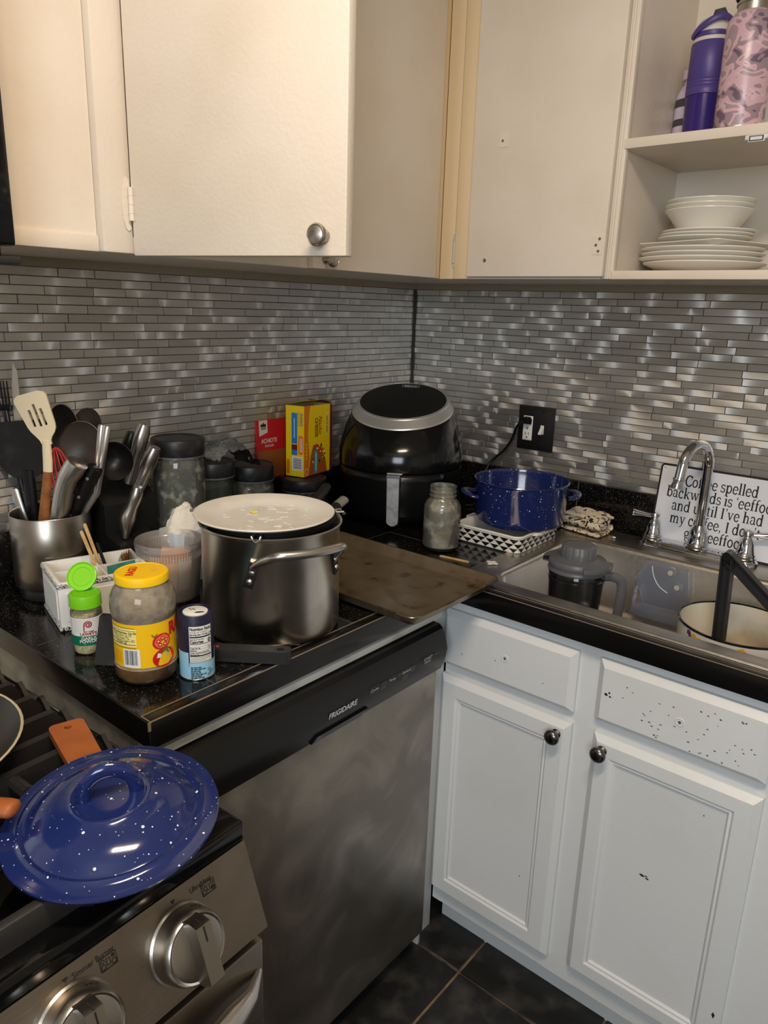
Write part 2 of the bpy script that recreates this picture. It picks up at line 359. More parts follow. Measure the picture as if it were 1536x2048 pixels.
# metal mosaic backsplash
def mosaic(name, axis, u0, u1, z0, z1):
    mb = MB(); ctr = []; rnd = []
    row = 0.017; g = 0.0011; z = z1; P = (lambda u, z, d: (d, u, z)) if axis == 'x' else (lambda u, z, d: (u, -d, z))
    mb.add([P(u0, z0, .0005), P(u1, z0, .0005), P(u1, z1, .0005), P(u0, z1, .0005)], [(0, 1, 2, 3)], 1); ctr.append((0, 0, 0)); rnd.append(0)
    while z > z0 + 0.002:
        zl = max(z - row, z0); u = u0 - random.random() * 0.1
        while u < u1:
            L = random.choice((0.05, 0.07, 0.075, 0.1, 0.11, 0.15)); a, b_ = max(u, u0), min(u + L, u1)
            if b_ - a > 0.006:
                a += g / 2; b_ -= g / 2; za, zb = zl + g / 2, z - g / 2; e = 0.0005
                dd = 0.0022
                vs = [P(a + e, za + e, dd), P(b_ - e, za + e, dd), P(b_ - e, zb - e, dd), P(a + e, zb - e, dd), P(a, za, .0005), P(b_, za, .0005), P(b_, zb, .0005), P(a, zb, .0005)]
                mb.add(vs, [(0, 1, 2, 3), (0, 4, 5, 1), (1, 5, 6, 2), (2, 6, 7, 3), (3, 7, 4, 0)], 0)
                cu = (a + b_) / 2 + random.uniform(-.06, .06); cz = (za + zb) / 2 + random.choice((-1, 1)) * random.uniform(.008, .035)
                r_ = min(1, max(0, random.gauss(.45, .22)))
                ctr += [P(cu, cz, 0)] * 5; rnd += [r_] * 5
            u += L
        z -= row
    o = mb.build(name, ['mosaic', 'grout_dark'], kind='structure', smooth=0, recalc=False)
    me = o.data
    a1 = me.attributes.new('ctr', 'FLOAT_VECTOR', 'FACE'); a1.data.foreach_set('vector', [q for c in ctr for q in c])
    a2 = me.attributes.new('rnd', 'FLOAT', 'FACE'); a2.data.foreach_set('value', rnd)
    bm = bmesh.new(); bm.from_mesh(me); bmesh.ops.recalc_face_normals(bm, faces=bm.faces); cen = Vector(P(0, 0, 1)) - Vector(P(0, 0, 0))
    for f in bm.faces:
        if f.normal.dot(cen) < 0: f.normal_flip()
    bm.to_mesh(me); bm.free()
    return o
mosaic('trim_1', 'x', -2.2, -0.0022, 0.93, 1.5177)
mosaic('trim_2', 'y', 0.0022, 2.0, 0.93, 1.5177)
MB().box(0.0, 0.02, -2.2, 0.0, 1.5177, 1.534).build('trim_3', 'raw_rail', kind='structure')
MB().box(0.02, 2.0, -0.02, 0.0, 1.5177, 1.534).build('trim_4', 'raw_rail', kind='structure')
MB().tube([(0.004, -0.004, 1.03), (0.005, -0.005, 1.28), (0.004, -0.004, 1.40), (0.006, -0.005, 1.5), (0.004, -0.004, 1.5177)], 0.0035, 8).build('trim_5', 'grout_dark', kind='structure')

# ---------------------------------------------------------------- countertop
H = 0.914; TH = 0.036
ct = thing('countertop', 'black speckled granite countertop running round the corner from the stove to the sink', 'countertop', (0.3, -0.3, H))
mb = MB()
YL = -1.3675
mb.box(0, 0.612, YL + .003, 0, H - TH, H, 0.0); mb.box(0.612, 2.0, -0.612, -0.588, H - TH, H); mb.box(0.612, 2.0, -0.05, 0, H - TH, H); mb.box(1.44, 2.0, -0.588, -0.05, H - TH, H)
mb.build('slab', 'granite', ct)
e = MB(); e.box(0.613, 0.635, YL, -0.613, H - TH - .006, H + .0005, .002); e.box(0.6135, 2.0, -0.635, -0.613, H - TH - .006, H + .0005, .002); e.box(0, 0.635, YL - .001, YL + .003, H - TH - .004, H, .001)
for (a, b2, c, d) in ((0.6335, 0.6358, YL + .004, -0.64), (0.6118, 0.6132, YL + .004, -0.63), (0.64, 2.0, -0.6358, -0.6337), (0.64, 2.0, -0.6132, -0.6120)):
    e.box(a, b2, c, d, H + .0001, H + .0011, mi=1)
e.box(0.613, 0.6362, YL + .0025, YL + .0040, H - .001, H + .0011, mi=1); e.box(0.6345, 0.6362, YL - .0012, YL + .003, H - .012, H + .0008, mi=1)
e.build('edge_band', ['granite_edge', 'worn_edge'], ct)
u = MB(); u.box(0.0024, 0.02, YL, 0, H, 1.028, .002); u.box(0.02, 2.0, -0.02, -0.0024, H, 1.028, .002)
for x in (0.5975, 0.9, 1.2): u.box(x - .001, x + .001, -0.0206, -0.0195, H, 1.0275, mi=1)
for y in (-0.33, -0.63, -0.93): u.box(0.0195, 0.0206, y - .001, y + .001, H, 1.0275, mi=1)
u.build('upstand', ['granite', 'joint_line'], ct)
jl = MB()
jl.box(0.3, 0.3012, YL + .01, -0.35, H, H + .0003); jl.box(0.02, 0.61, -0.935, -0.934, H, H + .0003); jl.box(0.02, 0.61, -1.24, -1.2388, H, H + .0003)
jl.box(0.3, 0.61, -0.455, -0.4536, H, H + .0003); jl.box(0.545, 0.5464, -0.6, -0.4, H, H + .0003)
jl.build('joint', 'joint_line', ct)

# grey end panel below the counter, beside the stove
ep = MB(); ep.box(0.02, 0.60, YL + .004, YL + .016, 0.0, H - TH - .005); tag(ep.build('end_panel', 'dirty_grey', loc=(0.3, YL, 0)), 'dirty grey end panel under the counter edge beside the stove', 'cabinet panel')

# white rail and filler round the dishwasher
df = thing('painted_surround', 'white painted wooden rail and filler strip framing the dishwasher', 'cabinet frame', (0.58, -0.9, 0))
mb = MB(); mb.box(0.56, 0.612, YL + .017, -0.612, 0.858, H - TH - .006, .002)
mb.box(0.58, 0.622, YL + .017, -0.665, 0.844, 0.858, .003); mb.build('rail', 'rail_paint', df)
mb = MB(); mb.box(0.55, 0.597, -0.672, -0.612, 0.0, 0.858, .001); mb.box(0.597, 0.612, -0.683, -0.672, 0.0, 0.842, .001); mb.build('filler', 'white_paint', df)

# ---------------------------------------------------------------- sink base cabinet
FY = -0.61
sc_ = thing('sink_base_cabinet', 'white painted base cabinet under the sink with two panelled doors and two false drawer fronts', 'cabinet', (0.93, -0.4, 0))
mb = MB()   # carcass + face frame with openings behind the doors
mb.box(0.6005, 1.9595, FY + .0004, FY + .018, 0.835, H - TH - .0065); mb.box(0.6005, 1.9595, FY + .0004, FY + .018, 0.686, 0.728); mb.box(0.6005, 1.9595, FY + .0004, FY + .018, 0.0855, 0.142)
for a, b2 in ((0.60, 0.625), (0.895, 0.967), (1.24, 1.40), (1.66, 1.74), (1.92, 1.96)): mb.box(a, b2, FY, FY + .018, 0.085, H - TH - .006)
mb.box(0.60, 0.612, FY + .018, -0.03, 0.0855, 0.868); mb.box(1.948, 1.96, FY + .018, -0.03, 0.085, 0.868); mb.box(0.612, 1.948, FY + .018, -0.03, 0.085, 0.1); mb.box(0.612, 1.948, -0.042, -0.03, 0.1, 0.7)
mb.build('carcass', 'white_paint', sc_)
MB().box(0.601, 1.94, FY + .045, FY + .06, 0.0, 0.085).build('toe_kick', 'white_paint', sc_)
def bevel_front(x0, x1, z0, z1, inner=None):
    """door or drawer front in front of FY with a chamfered edge; inner = recessed panel border"""
    y0 = FY - .0005; y1 = FY - .020; c = .012; mb = MB()
    R = lambda d, y: [(x0 + d, y, z0 + d), (x1 - d, y, z0 + d), (x1 - d, y, z1 - d), (x0 + d, y, z1 - d)]
    loops = [R(0, y0), R(0, y0 - .008), R(c, y1)]
    if inner:
        loops += [R(inner, y1), R(inner + .004, y1 + .004), R(inner + .008, y1 + .003), R(inner + .012, y1 + .0075), R(inner + .016, y1 + .008)]
    vs = [p for l in loops for p in l]; fs = [(3, 2, 1, 0)]
    for i in range(len(loops) - 1):
        for k in range(4): fs.append((4 * i + k, 4 * i + (k + 1) % 4, 4 * i + 4 + (k + 1) % 4, 4 * i + 4 + k))
    n = 4 * (len(loops) - 1); fs.append((n, n + 1, n + 2, n + 3)); mb.add(vs, fs)
    return mb
def knob_cab(x, y, z, parent, r=.0155):
    m2 = MB(); m2.M = Matrix.Translation((x, y, z)) @ Matrix.Rotation(rad(90), 4, 'X')
    m2.lathe([(0, 0), (.0095, 0), (.0095, .002), (.0062, .005), (.0062, .012), (r * .9, .016), (r, .019), (r, .022), (r * .86, .026), (r * .5, .0285), (0, .029)], seg=28)
    return m2.build('knob', 'dark_nickel', parent)
def chip(mb, pts, y):
    for (x, z, a, w_, h_) in pts:
        q = [(x - w_ / 2, z), (x - w_ * .1, z + h_ / 2), (x + w_ / 2, z + h_ * .1), (x + w_ * .1, z - h_ / 2)]
        mb.add([(p[0], y, p[1]) for p in q], [(0, 1, 2, 3)], 1)
def dfront(x0, x1, z0, z1, hole, chips):
    mb = bevel_front(x0, x1, z0, z1)
    chip(mb, chips, FY - .0203)
    yy = FY - .020
    mb.M = Matrix.Translation((hole[0], yy, hole[1])) @ Matrix.Rotation(rad(90), 4, 'X'); mb.lathe([(.0088, 0), (.008, .0007), (.0062, .0008), (.005, .0002)], seg=20); mb.lathe([(.0026, .0001), (.0024, .0016), (.0012, .0018), (0, .0008)], seg=12, mi=2); mb.M = None
    mb.build('false_drawer_front', ['white_paint', 'chip', 'screw'], sc_)
random.seed(3)
dfront(0.5985, 0.908, 0.7165, 0.8455, (0.7565, 0.783), [(0.7345, 0.7705, 0, .0022, .003), (0.845, 0.76, 0, .003, .002), (0.653, 0.757, 0, .0016, .008)])
dfront(0.952, 1.254, 0.7215, 0.848, (1.1085, 0.783), [(0.973, 0.785, 0, .008, .007), (0.979, 0.790, 0, .005, .005), (0.981, 0.783, 0, .006, .004)] + [(random.uniform(1.0, 1.24), random.uniform(.735, .825), 0, random.uniform(.002, .006), random.uniform(.0015, .003)) for _ in range(46)])
d1 = bevel_front(0.5985, 0.909, 0.128, 0.691, .043); chip(d1, [(0.83, .29, 0, .003, .004)], FY - .0124)
d1 = d1.build('door', ['white_paint', 'chip'], sc_); knob_cab(0.8835, FY - .020, 0.665, d1)
d2 = bevel_front(0.955, 1.2555, 0.138, 0.695, .038); chip(d2, [(1.081, .441, 0, .012, .006), (1.089, .443, 0, .008, .003), (1.091, .4385, 0, .009, .004), (1.17, .62, 0, .003, .003)], FY - .0122); chip(d2, [(1.243, .235, 0, .006, .014)], FY - .0203)
d2 = d2.build('door', ['white_paint', 'chip'], sc_); knob_cab(0.9785, FY - .020, 0.669, d2)
d3 = bevel_front(1.385, 1.68, 0.128, 0.84, .043).build('door', 'white_paint', sc_); knob_cab(1.41, FY - .020, 0.66, d3)

# ---------------------------------------------------------------- dishwasher
brushed('dw_steel', (142, 136, 128), 0.40, (60, 8, 14), 0.12, smear=((186, 178, 168), 6, 0.9), metal=0.9)
dw = thing('dishwasher', 'dishwasher with black control panel and smeared stainless steel door', 'dishwasher', (0.4, -0.98, 0))
Y0, Y1 = -1.345, -0.688
mb = MB(); mb.box(0.06, 0.60, Y0 + .01, Y1 - .01, 0.06, 0.84); mb.build('tub', 'black_matte', dw)
MB().box(0.52, 0.575, Y0 + .005, Y1 - .005, 0.004, 0.058).build('kick_plate', 'black_matte', dw)
MB().box(0.60, 0.631, Y0, Y1, 0.058, 0.742, .004).build('door_panel', 'dw_steel', dw)
prof = [(0.60, .742), (0.640, .742), (0.646, .757), (0.651, .772), (0.654, .792), (0.650, .808), (0.640, .833), (0.632, .840), (0.60, .843)]
mb = MB(); mb.prism(prof, (0, Y0, 0), (1, 0, 0), (0, 0, 1), (0, 1, 0), Y1 - Y0)
cp = mb.build('control_panel', 'black_plastic', dw, smooth=25)
# pocket handle: dark recess with a lip, lettering on the panel's slanted face
A = Vector((0.6512, 0, .773)); Bv = Vector((0.6542, 0, .792)); PU = Vector((0, 1, 0)); PV = (Bv - A).normalized(); PN = PU.cross(PV).normalized()
if PN.x < 0: PN = -PN
mb = MB(); pk = [(-1.07, .0), (-0.945, .0), (-0.930, .014), (-1.06, .014)]
mb.prism([(y, z) for y, z in pk], (0.641, 0, .7445), (0, 1, 0), Vector((.0066, 0, .0165)).normalized(), (1, 0, -.3), .004)
mb.build('pocket_handle', 'black_gloss', dw)
mb = MB(); fn = on_plane(Vector((0.6531, 0, .785)), PU, PV, PN, .0012)
fn2 = on_plane(Vector((0.6525, 0, .800)), PU, Vector((-.4, 0, 1)), (1, 0, .4), .0012)
sh = [S_text('FRIGIDAIRE', .0165, -1.0015, .001, 0, .0003, sx=.86, bold=.02)]
mb.decal(sh, fn); mb.build('brand_lettering', 'white_print', cp, smooth=0); mb = MB(); sh = []
sh += [S_text('Cycles', .0085, -.918, .006, 0, .0003), S_text('Temp', .0085, -.868, .007, 0, .0003), S_text('Options', .0085, -.826, .008, 0, .0003), S_text('START', .0095, -.757, .0105, 0, .0003), S_text('Cancel', .0075, -.757, .0035, 0, .0003)]
for y, n, wd in ((-.893, 4, .017), (-.848, 2, .01), (-.806, 3, .013), (-.826, -3, .016), (-.757, -1, .02), (-.73, 1, .012)):
    for k in range(abs(n)):
        zz = (.010 - .0042 * k) if n > 0 else (-.001 - .0042 * k); sh.append(S_rect(y - wd / 2, y + wd / 2, zz, zz + .0012, 1, .0003))
for y, wd in ((-.918, .024), (-.868, .022), (-.826, .026)): sh += [S_line([(y - wd / 2, -.001), (y + wd / 2, -.001), (y + wd / 2, .0125), (y - wd / 2, .0125), (y - wd / 2, -.001)], .0006, 1, .0003)]
mb.decal(sh, fn); mb.build('button_lettering', ['white_print', 'grey_print'], cp, smooth=0, kind=None)

# ---------------------------------------------------------------- upper cabinets, left run
Z0, Z1 = 1.534, 2.30
lc = thing('wall_cabinet', 'cream-white painted wall cabinet on the left wall with one door swung wide open', 'cabinet', (0.16, -0.85, Z0))
mb = MB()
mb.box(0.003, 0.30, -1.372, -0.003, Z0, Z0 + .016); mb.box(0.003, 0.30, -1.372, -0.003, Z1 - .016, Z1); mb.box(0.003, 0.012, -1.372, -0.003, Z0 + .016, Z1 - .016)
mb.box(0.012, 0.30, -1.372, -1.356, Z0 + .016, Z1 - .016); mb.box(0.012, 0.30, -1.18, -1.165, Z0 + .016, Z1 - .016); mb.box(0.012, 0.30, -0.77, -0.755, Z0 + .016, Z1 - .016); mb.box(0.012, 0.30, -0.35, -0.335, Z0 + .016, Z1 - .016)
mb.box(0.012, 0.28, -1.165, -0.77, 1.84, 1.856)
mb.box(0.30, 0.32, -1.203, -1.150, Z0, Z1, .003); mb.box(0.3003, 0.3197, -1.150, -0.768, Z0 + .0002, Z0 + .026, .001); mb.box(0.30, 0.32, -0.785, -0.740, Z0, Z1, .001); mb.box(0.3003, 0.3197, -0.740, -0.44, Z0 + .0002, Z0 + .03); mb.box(0.30, 0.32, -0.44, -0.3575, Z0, Z1)
mb.box(0.30, 0.308, -1.372, -1.203, Z0, 1.558, .002); mb.box(0.30, 0.32, -1.15, -.36, Z1 - .03, Z1)
mb.build('carcass', 'cream_lit_paint', lc)
mb = MB(); mb.box(0.296, 0.302, -1.372, -1.203, 1.558, Z1); mb.build('recessed_panel', 'cream_lit_paint', lc)
mb = MB(); mb.box(0.296, 0.322, -0.357, -0.320, Z0, Z1, .004); cpst = mb.build('corner_post', 'yellowed_paint', lc); cpst['label'] = 'yellowed corner post'
# closed door to the right of the open one
mb = MB(); mb.box(0.3205, 0.339, -0.7665, -0.3605, Z0, Z1 - .02, .002); dr = mb.build('door', 'cream_lit_paint', lc)
def round_knob(M, parent, s=1.0):
    m2 = MB(); m2.M = M
    m2.lathe([(0, 0), (.010 * s, 0), (.010 * s, .002), (.0065 * s, .006), (.0065 * s, .013), (.0135 * s, .018), (.0165 * s, .0205), (.0165 * s, .023), (.0145 * s, .0255), (.0135 * s, .0245), (.0125 * s, .0262), (.006 * s, .0285), (0, .029)], seg=32)
    return m2.build('knob', 'nickel', parent)
round_knob(Matrix.Translation((0.339, -0.7345, 1.553)) @ Matrix.Rotation(rad(90), 4, 'Y'), dr, .95)
m2 = MB(); m2.tube([(0.3235, -0.3585, 1.565), (0.3235, -0.3585, 1.62)], .0035, 8); m2.box(0.3222, 0.3232, -0.356, -0.348, 1.555, 1.632); m2.build('hinge', 'dirty_grey', dr)
# the open door
HX, HY = 0.3245, -1.154; dv = Vector((math.sin(rad(75)), math.cos(rad(75)), 0)); nv = Vector((math.cos(rad(75)), -math.sin(rad(75)), 0))
MD = Matrix(((dv.x, -nv.x, 0, HX), (dv.y, -nv.y, 0, HY), (0, 0, 1, 0), (0, 0, 0, 1)))   # local x along the door, y into thickness
mb = MB(); mb.M = MD; mb.box(0.0, 0.382, 0.0, 0.021, 1.531, Z1 - .02, .0025); od = mb.build('door', 'cream_lit_paint', lc); od['label'] = 'door swung wide open'
round_knob(MD @ Matrix.Translation((0.3475, 0, 1.5577)) @ Matrix.Rotation(rad(90), 4, 'X'), od, .92)
m2 = MB(); m2.tube([(HX + .003, HY - .002, 1.583), (HX + .003, HY - .002, 1.632)], .0042, 10)
for zz in (1.5945, 1.6075, 1.6205): m2.tube([(HX + .003, HY - .002, zz - .0006), (HX + .003, HY - .002, zz + .0006)], .0047, 10)
lf = [(0, -.040), (-.005, -.036), (-.009, -.02), (-.010, 0), (-.009, .02), (-.005, .036), (0, .040), (.004, .036), (.004, -.036)]
m2.prism(lf, (0.3202, HY - .004, 1.6075), (0, 1, 0), (0, 0, 1), (1, 0, 0), .0018)
m2.build('hinge', 'cream_lit_paint', od)

# ---------------------------------------------------------------- upper cabinets, right run
rc = thing('open_shelf_cabinet', 'cream-white wall cabinet on the right wall, one flat door and open dish shelves', 'cabinet', (0.9, -0.16, Z0))
mb = MB(); XE = 1.62
mb.box(0.325, XE, -0.012, -0.003, Z0, Z1); mb.box(0.325, 0.757, -0.302, -0.012, Z0, Z0 + .016); mb.box(0.742, 0.757, -0.302, -0.012, Z0 + .016, Z1 - .016); mb.box(0.325, XE, -0.302, -0.012, Z1 - .016, Z1); mb.box(XE - .016, XE, -0.302, -0.012, Z0, Z1 - .016)
mb.box(0.325, 0.415, -0.3195, -0.302, Z0, Z1, .001); mb.box(0.415, 0.735, -0.3192, -0.302, Z0 + .0002, Z0 + .03); mb.box(0.735, 0.7615, -0.3195, -0.302, Z0, Z1, .003); mb.box(XE - .03, XE, -0.3195, -0.302, Z0, Z1)
mb.box(0.7495, 0.7545, -0.3235, -0.3195, Z0, Z1, .0015)
mb.build('carcass', 'cream_lit_paint', rc)
mb = MB(); mb.box(0.3225, 0.362, -0.3225, -0.3195, Z0, Z1, .001); mb.box(0.3635, 0.4085, -0.3235, -0.3195, Z0, Z1, .0015); q = mb.build('corner_post', 'yellowed_paint', rc); q['label'] = 'yellowed corner post'
mb = MB(); mb.box(0.757, XE - .016, -0.3195, -0.012, Z0, 1.551, .001); mb.build('shelf', 'cream_lit_paint', rc)
mb = MB(); mb.box(0.757, XE - .016, -0.3215, -0.012, 1.7805, 1.799, .0015); sh_ = mb.build('shelf', 'cream_lit_paint', rc)
mb = MB(); mb.box(0.984, 1.022, -0.3225, -0.30, 1.7725, 1.7802, .001); mb.box(0.99, 1.018, -0.3245, -0.318, 1.768, 1.7795, .001); mb.box(0.992, 1.016, -0.3249, -0.3245, 1.7695, 1.778, mi=1); mb.box(0.994, 1.014, -0.3253, -0.3249, 1.771, 1.7765, mi=0); mb.build('catch', ['white_print', 'ink'], sh_)
mb = MB(); mb.box(0.4095, 0.7455, -0.3375, -0.3205, 1.5385, Z1 - .02, .002); rd = mb.build('door', 'cream_lit_paint', rc)
def plate(x, z, w_, h_, n, name):
    m2 = MB(); m2.prism(rrect(-w_ / 2, w_ / 2, -h_ / 2, h_ / 2, .003), (x, -0.3375, z), (1, 0, 0), (0, 0, 1), (0, -1, 0), .0012)
    for (a, b2) in n:
        m2.M = Matrix.Translation((x + a, -0.3387, z + b2)) @ Matrix.Rotation(rad(90), 4, 'X'); m2.lathe([(.003, 0), (.0026, .0009), (.0011, .001), (0, .0002)], seg=14, mi=1); m2.M = None
    m2.build(name, ['cream_lit_paint', 'screw'], rd)
plate(0.4895, 1.8225, .021, .030, [(-.003, -.002)], 'strike_plate'); plate(0.731, 1.600, .022, .037, [(.003, .012), (-.004, 0), (.002, -.012)], 'strike_plate')
m2 = MB(); m2.M = Matrix.Translation((0.4580, -0.3375, 1.5740)) @ Matrix.Rotation(rad(90), 4, 'X'); m2.lathe([(.0045, 0), (.0035, .0015), (.0014, .0018), (0, .0008)], seg=16); m2.build('screw', 'screw', rd)
m2 = MB(); m2.tube([(0.3628, -0.3245, 1.570), (0.3628, -0.3245, 1.625)], .0035, 8); m2.box(0.3605, 0.365, -0.3245, -0.3235, 1.560, 1.635); m2.build('hinge', 'dirty_grey', rc)

# ---------------------------------------------------------------- microwave over the stove
mw = thing('microwave', 'black over-range microwave at the left edge above the stove', 'microwave', (0.2, -1.75, 1.51))
MB().box(0.022, 0.355, -2.12, -1.3735, 1.5145, 1.93, .004).build('body', 'black_plastic', mw)
MB().box(0.355, 0.380, -2.12, -1.3645, 1.528, 1.93, .004).build('door', 'black_gloss', mw)
MB().box(0.300, 0.384, -2.12, -1.3615, 1.505, 1.5145, .002).build('vent_lip', 'dark_rubber', mw)
# ---------------------------------------------------------------- sink
brushed('sink_steel', (190, 184, 176), 0.33, (160, 12, 160), 0.03, smear=((160, 150, 138), 6, 0.5))
def loop_rr(x0, x1, y0, y1, r, z, n=6): return [(a, b2, z) for a, b2 in rrect(x0, x1, y0, y1, r, n)]
def skin(mb, loops, mi=0, cap=True):
    n = len(loops[0]); k0 = [p for l in loops for p in l]; fs = []
    for i in range(len(loops) - 1):
        for k in range(n): fs.append((i * n + k, i * n + (k + 1) % n, (i + 1) * n + (k + 1) % n, (i + 1) * n + k))
    if cap: fs.append(tuple((len(loops) - 1) * n + k for k in range(n)))
    return mb.add(k0, fs, mi)
sk = thing('sink', 'stainless steel drop-in kitchen sink with a dull wide rim', 'sink', (1.03, -0.33, 0.735))
mb = MB(); L = loop_rr
skin(mb, [L(.604, 1.462, -.606, -.0325, .028, .9143), L(.6055, 1.4605, -.6045, -.034, .027, .9175), L(.61, 1.456, -.60, -.038, .025, .9182), L(.620, 1.446, -.592, -.048, .02, .9160)], cap=False)
skin(mb, [L(.620, 1.446, -.592, -.048, .02, .9160), L(.662, 1.396, -.5665, -.139, .05, .9160), L(.667, 1.391, -.562, -.144, .05, .9150), L(.671, 1.387, -.558, -.148, .05, .911), L(.674, 1.384, -.555, -.151, .05, .905), L(.680, 1.378, -.549, -.157, .052, .760), L(.688, 1.370, -.541, -.165, .055, .743), L(.706, 1.352, -.523, -.183, .05, .7352)])
mb.build('basin', 'sink_steel', sk, smooth=50)
mb = MB(); mb.lathe([(.055, .0004), (.052, .003), (.042, .002), (.036, -.001), (0, -.001)], (1.03, -.34, .7352)); mb.lathe([(.012, 0), (.011, .004), (0, .0045)], (1.03, -.34, .7352), mi=0)
mb.build('drain', 'nickel', sk)
# ---------------------------------------------------------------- faucet
fz = 0.9162; fy = -0.068
fc = thing('faucet', 'chrome gooseneck kitchen faucet with two lever handles on the sink deck', 'faucet', (0.9355, fy, fz))
mb = MB(); ctrs = lambda d, z: [(a, b2, z) for a, b2 in rrect(.797 + d, 1.074 - d, fy - .027 + d, fy + .027 - d, .027 - d - .0002, 8)]
skin(mb, [ctrs(0, fz), ctrs(0, fz + .006), ctrs(.002, fz + .009), ctrs(.004, fz + .0095), ctrs(.006, fz + .014), ctrs(.010, fz + .016)]); mb.build('base_plate', 'chrome', fc)
def bell(mb, x, z0, s=1.0, top=True):
    p = [(.0245, 0), (.0255, .003), (.0225, .006), (.0235, .009), (.0205, .013), (.0185, .022), (.0165, .034), (.0125, .043), (.0095, .048), (.0085, .052), (.0115, .056), (.0125, .060), (.0105, .064), (0, .066)]
    mb.lathe([(r * s, z * s) for r, z in p], (x, fy, z0))
zt = fz + .0155
for x, d in ((0.828, (-.86, -.5, .12)), (1.043, (.94, .3, .05))):
    mb = MB(); bell(mb, x, zt, 1.0); h = mb.build('handle', 'chrome', fc)
    d = Vector(d).normalized(); p0 = Vector((x, fy, zt + .056)); pts = [p0 + d * t for t in (0, .008, .02, .034, .046, .052, .055)]
    MB().tube(pts, [.0055, .0052, .0055, .0066, .0082, .0092, .0088], 14).build('lever', 'chrome', h)
mb = MB(); p = [(.026, 0), (.027, .003), (.024, .006), (.0255, .010), (.0225, .015), (.0215, .030), (.0195, .042), (.0150, .050), (.0118, .056), (0, .057)]
mb.lathe(p, (0.9355, fy, zt)); sp = mb.build('spout', 'chrome', fc)
pts = []; bx = 0.9355; dirv = Vector((-.24, -.97, 0)).normalized(); R = .055; zc = 1.128
for i in range(6): pts.append(Vector((bx, fy, zt + .05 + (zc - zt - .05) * i / 6)))
for i in range(19):
    a = rad(180 - 172 * i / 18); pts.append(Vector((bx, fy, zc)) + dirv * (R + R * math.cos(a)) + Vector((0, 0, R * math.sin(a) * 1.06)))
e_ = pts[-1]; td = (pts[-1] - pts[-2]).normalized()
pts += [e_ + td * .012, e_ + td * .024]
MB().tube(pts, .0112, 18).build('gooseneck', 'chrome', sp)
q = frame(pts[-1] - td * .002, pts[-1] + td * .03, (0, -1, 0)); mb = MB(); mb.M = q
mb.lathe([(.0112, 0), (.0135, .001), (.0135, .004), (.0118, .006), (.0125, .014), (.0155, .021), (.0162, .025), (.0125, .025), (.010, .020), (0, .02)]); mb.build('aerator', 'chrome', sp)

# ---------------------------------------------------------------- stove
brushed('stove_steel', (150, 140, 128), 0.34, (500, 8, 500), 0.12, smear=((128, 118, 106), 7, 0.5))
mat('cast_iron', (40, 37, 35), 0.42, bump=(160, 0.25, 0.0012))
mat('knob_steel', (168, 162, 154), 0.3, 1.0)
mat('knob_dark', (70, 70, 70), 0.25, 1.0)
SO = Vector((0.8726, -1.4002, 0)); ex = Vector((.99884, .04809, 0)); ey = Vector((-.04809, .99884, 0))
MS = Matrix(((ex.x, ey.x, 0, SO.x), (ex.y, ey.y, 0, SO.y), (0, 0, 1, 0), (0, 0, 0, 1)))
st = thing('stove', 'stainless gas stove with black glossy cooktop, pulled out past the counter', 'stove', (0.55, -1.75, 0))
def smb(): q = MB(); q.M = MS; return q
W_ = -0.758
m2 = smb(); m2.box(-.63, 0.0, W_, -0.001, 0.09, .872, .002); m2.build('body', 'stove_steel', st)
m2 = smb(); m2.box(-.645, -.003, W_ - .002, .001, .872, .890, .003); m2.box(-.055, .001, W_ - .003, .002, .8806, .905, .006, seg=4); m2.box(-.645, -.05, -.012, .001, .888, .901, .004); m2.box(-.645, -.05, W_, W_ + .012, .888, .901, .004); m2.box(-.645, -.60, W_, 0, .888, .94, .006)
m2.build('cooktop', 'black_gloss', st)
# slanted control panel
zt_, zb_ = .8806, .7832; xo = .0365
m2 = smb(); m2.prism([(-.02, zt_), (0, zt_), (xo, zb_), (xo - .003, zb_ - .004), (-.02, zb_ - .004)], (0, W_, 0), (1, 0, 0), (0, 0, 1), (0, 1, 0), -W_ - .0005)
cpn = m2.build('control_panel', 'stove_steel', st, smooth=20)
PO = MS @ Vector((0, 0, zt_)); PE1 = MS.to_3x3() @ Vector((0, 1, 0)); PE2 = (MS.to_3x3() @ Vector((xo, 0, zb_ - zt_))).normalized(); PNn = PE1.cross(-PE2).normalized()
if PNn.dot(MS.to_3x3() @ Vector((1, 0, 0))) < 0: PNn = -PNn
def onp(a, b_, l): return PO + PE1 * (-a) + PE2 * b_ + PNn * (.0004 + l)       # a leftwards from the right end, b down the panel
def burner_icon(a, b_, dot):
    out = [S_line([(-.0085, -.006), (.0085, -.006), (.0085, .006), (-.0085, .006), (-.0085, -.006)], .0009, 0)]
    for i, (x, y, r) in enumerate(((-.0055, .0028, .0018), (-.0055, -.0028, .0024), (.0055, .0028, .0018), (.0055, -.0028, .0024))):
        if i == dot: out.append(S_disc(x, y, r, r, 0))
        else: out.append(S_line([(x + r * math.cos(t * .628), y + r * math.sin(t * .628)) for t in range(11)], .0007, 0))
    out.append(S_line([(-.0018, -.003), (.0018, -.003), (.0018, .003), (-.0018, .003), (-.0018, -.003)], .0007, 0))
    return [([(a - x, b_ - y) for x, y in vs], fs, mi, l) for vs, fs, mi, l in out]
def txtp(t, size, a, b_, sx=1.0):
    vs, fs, mi, l = S_text(t, size, 0, 0, 0, sx=sx); return ([(a - x, b_ - y) for x, y in vs], fs, mi, l)
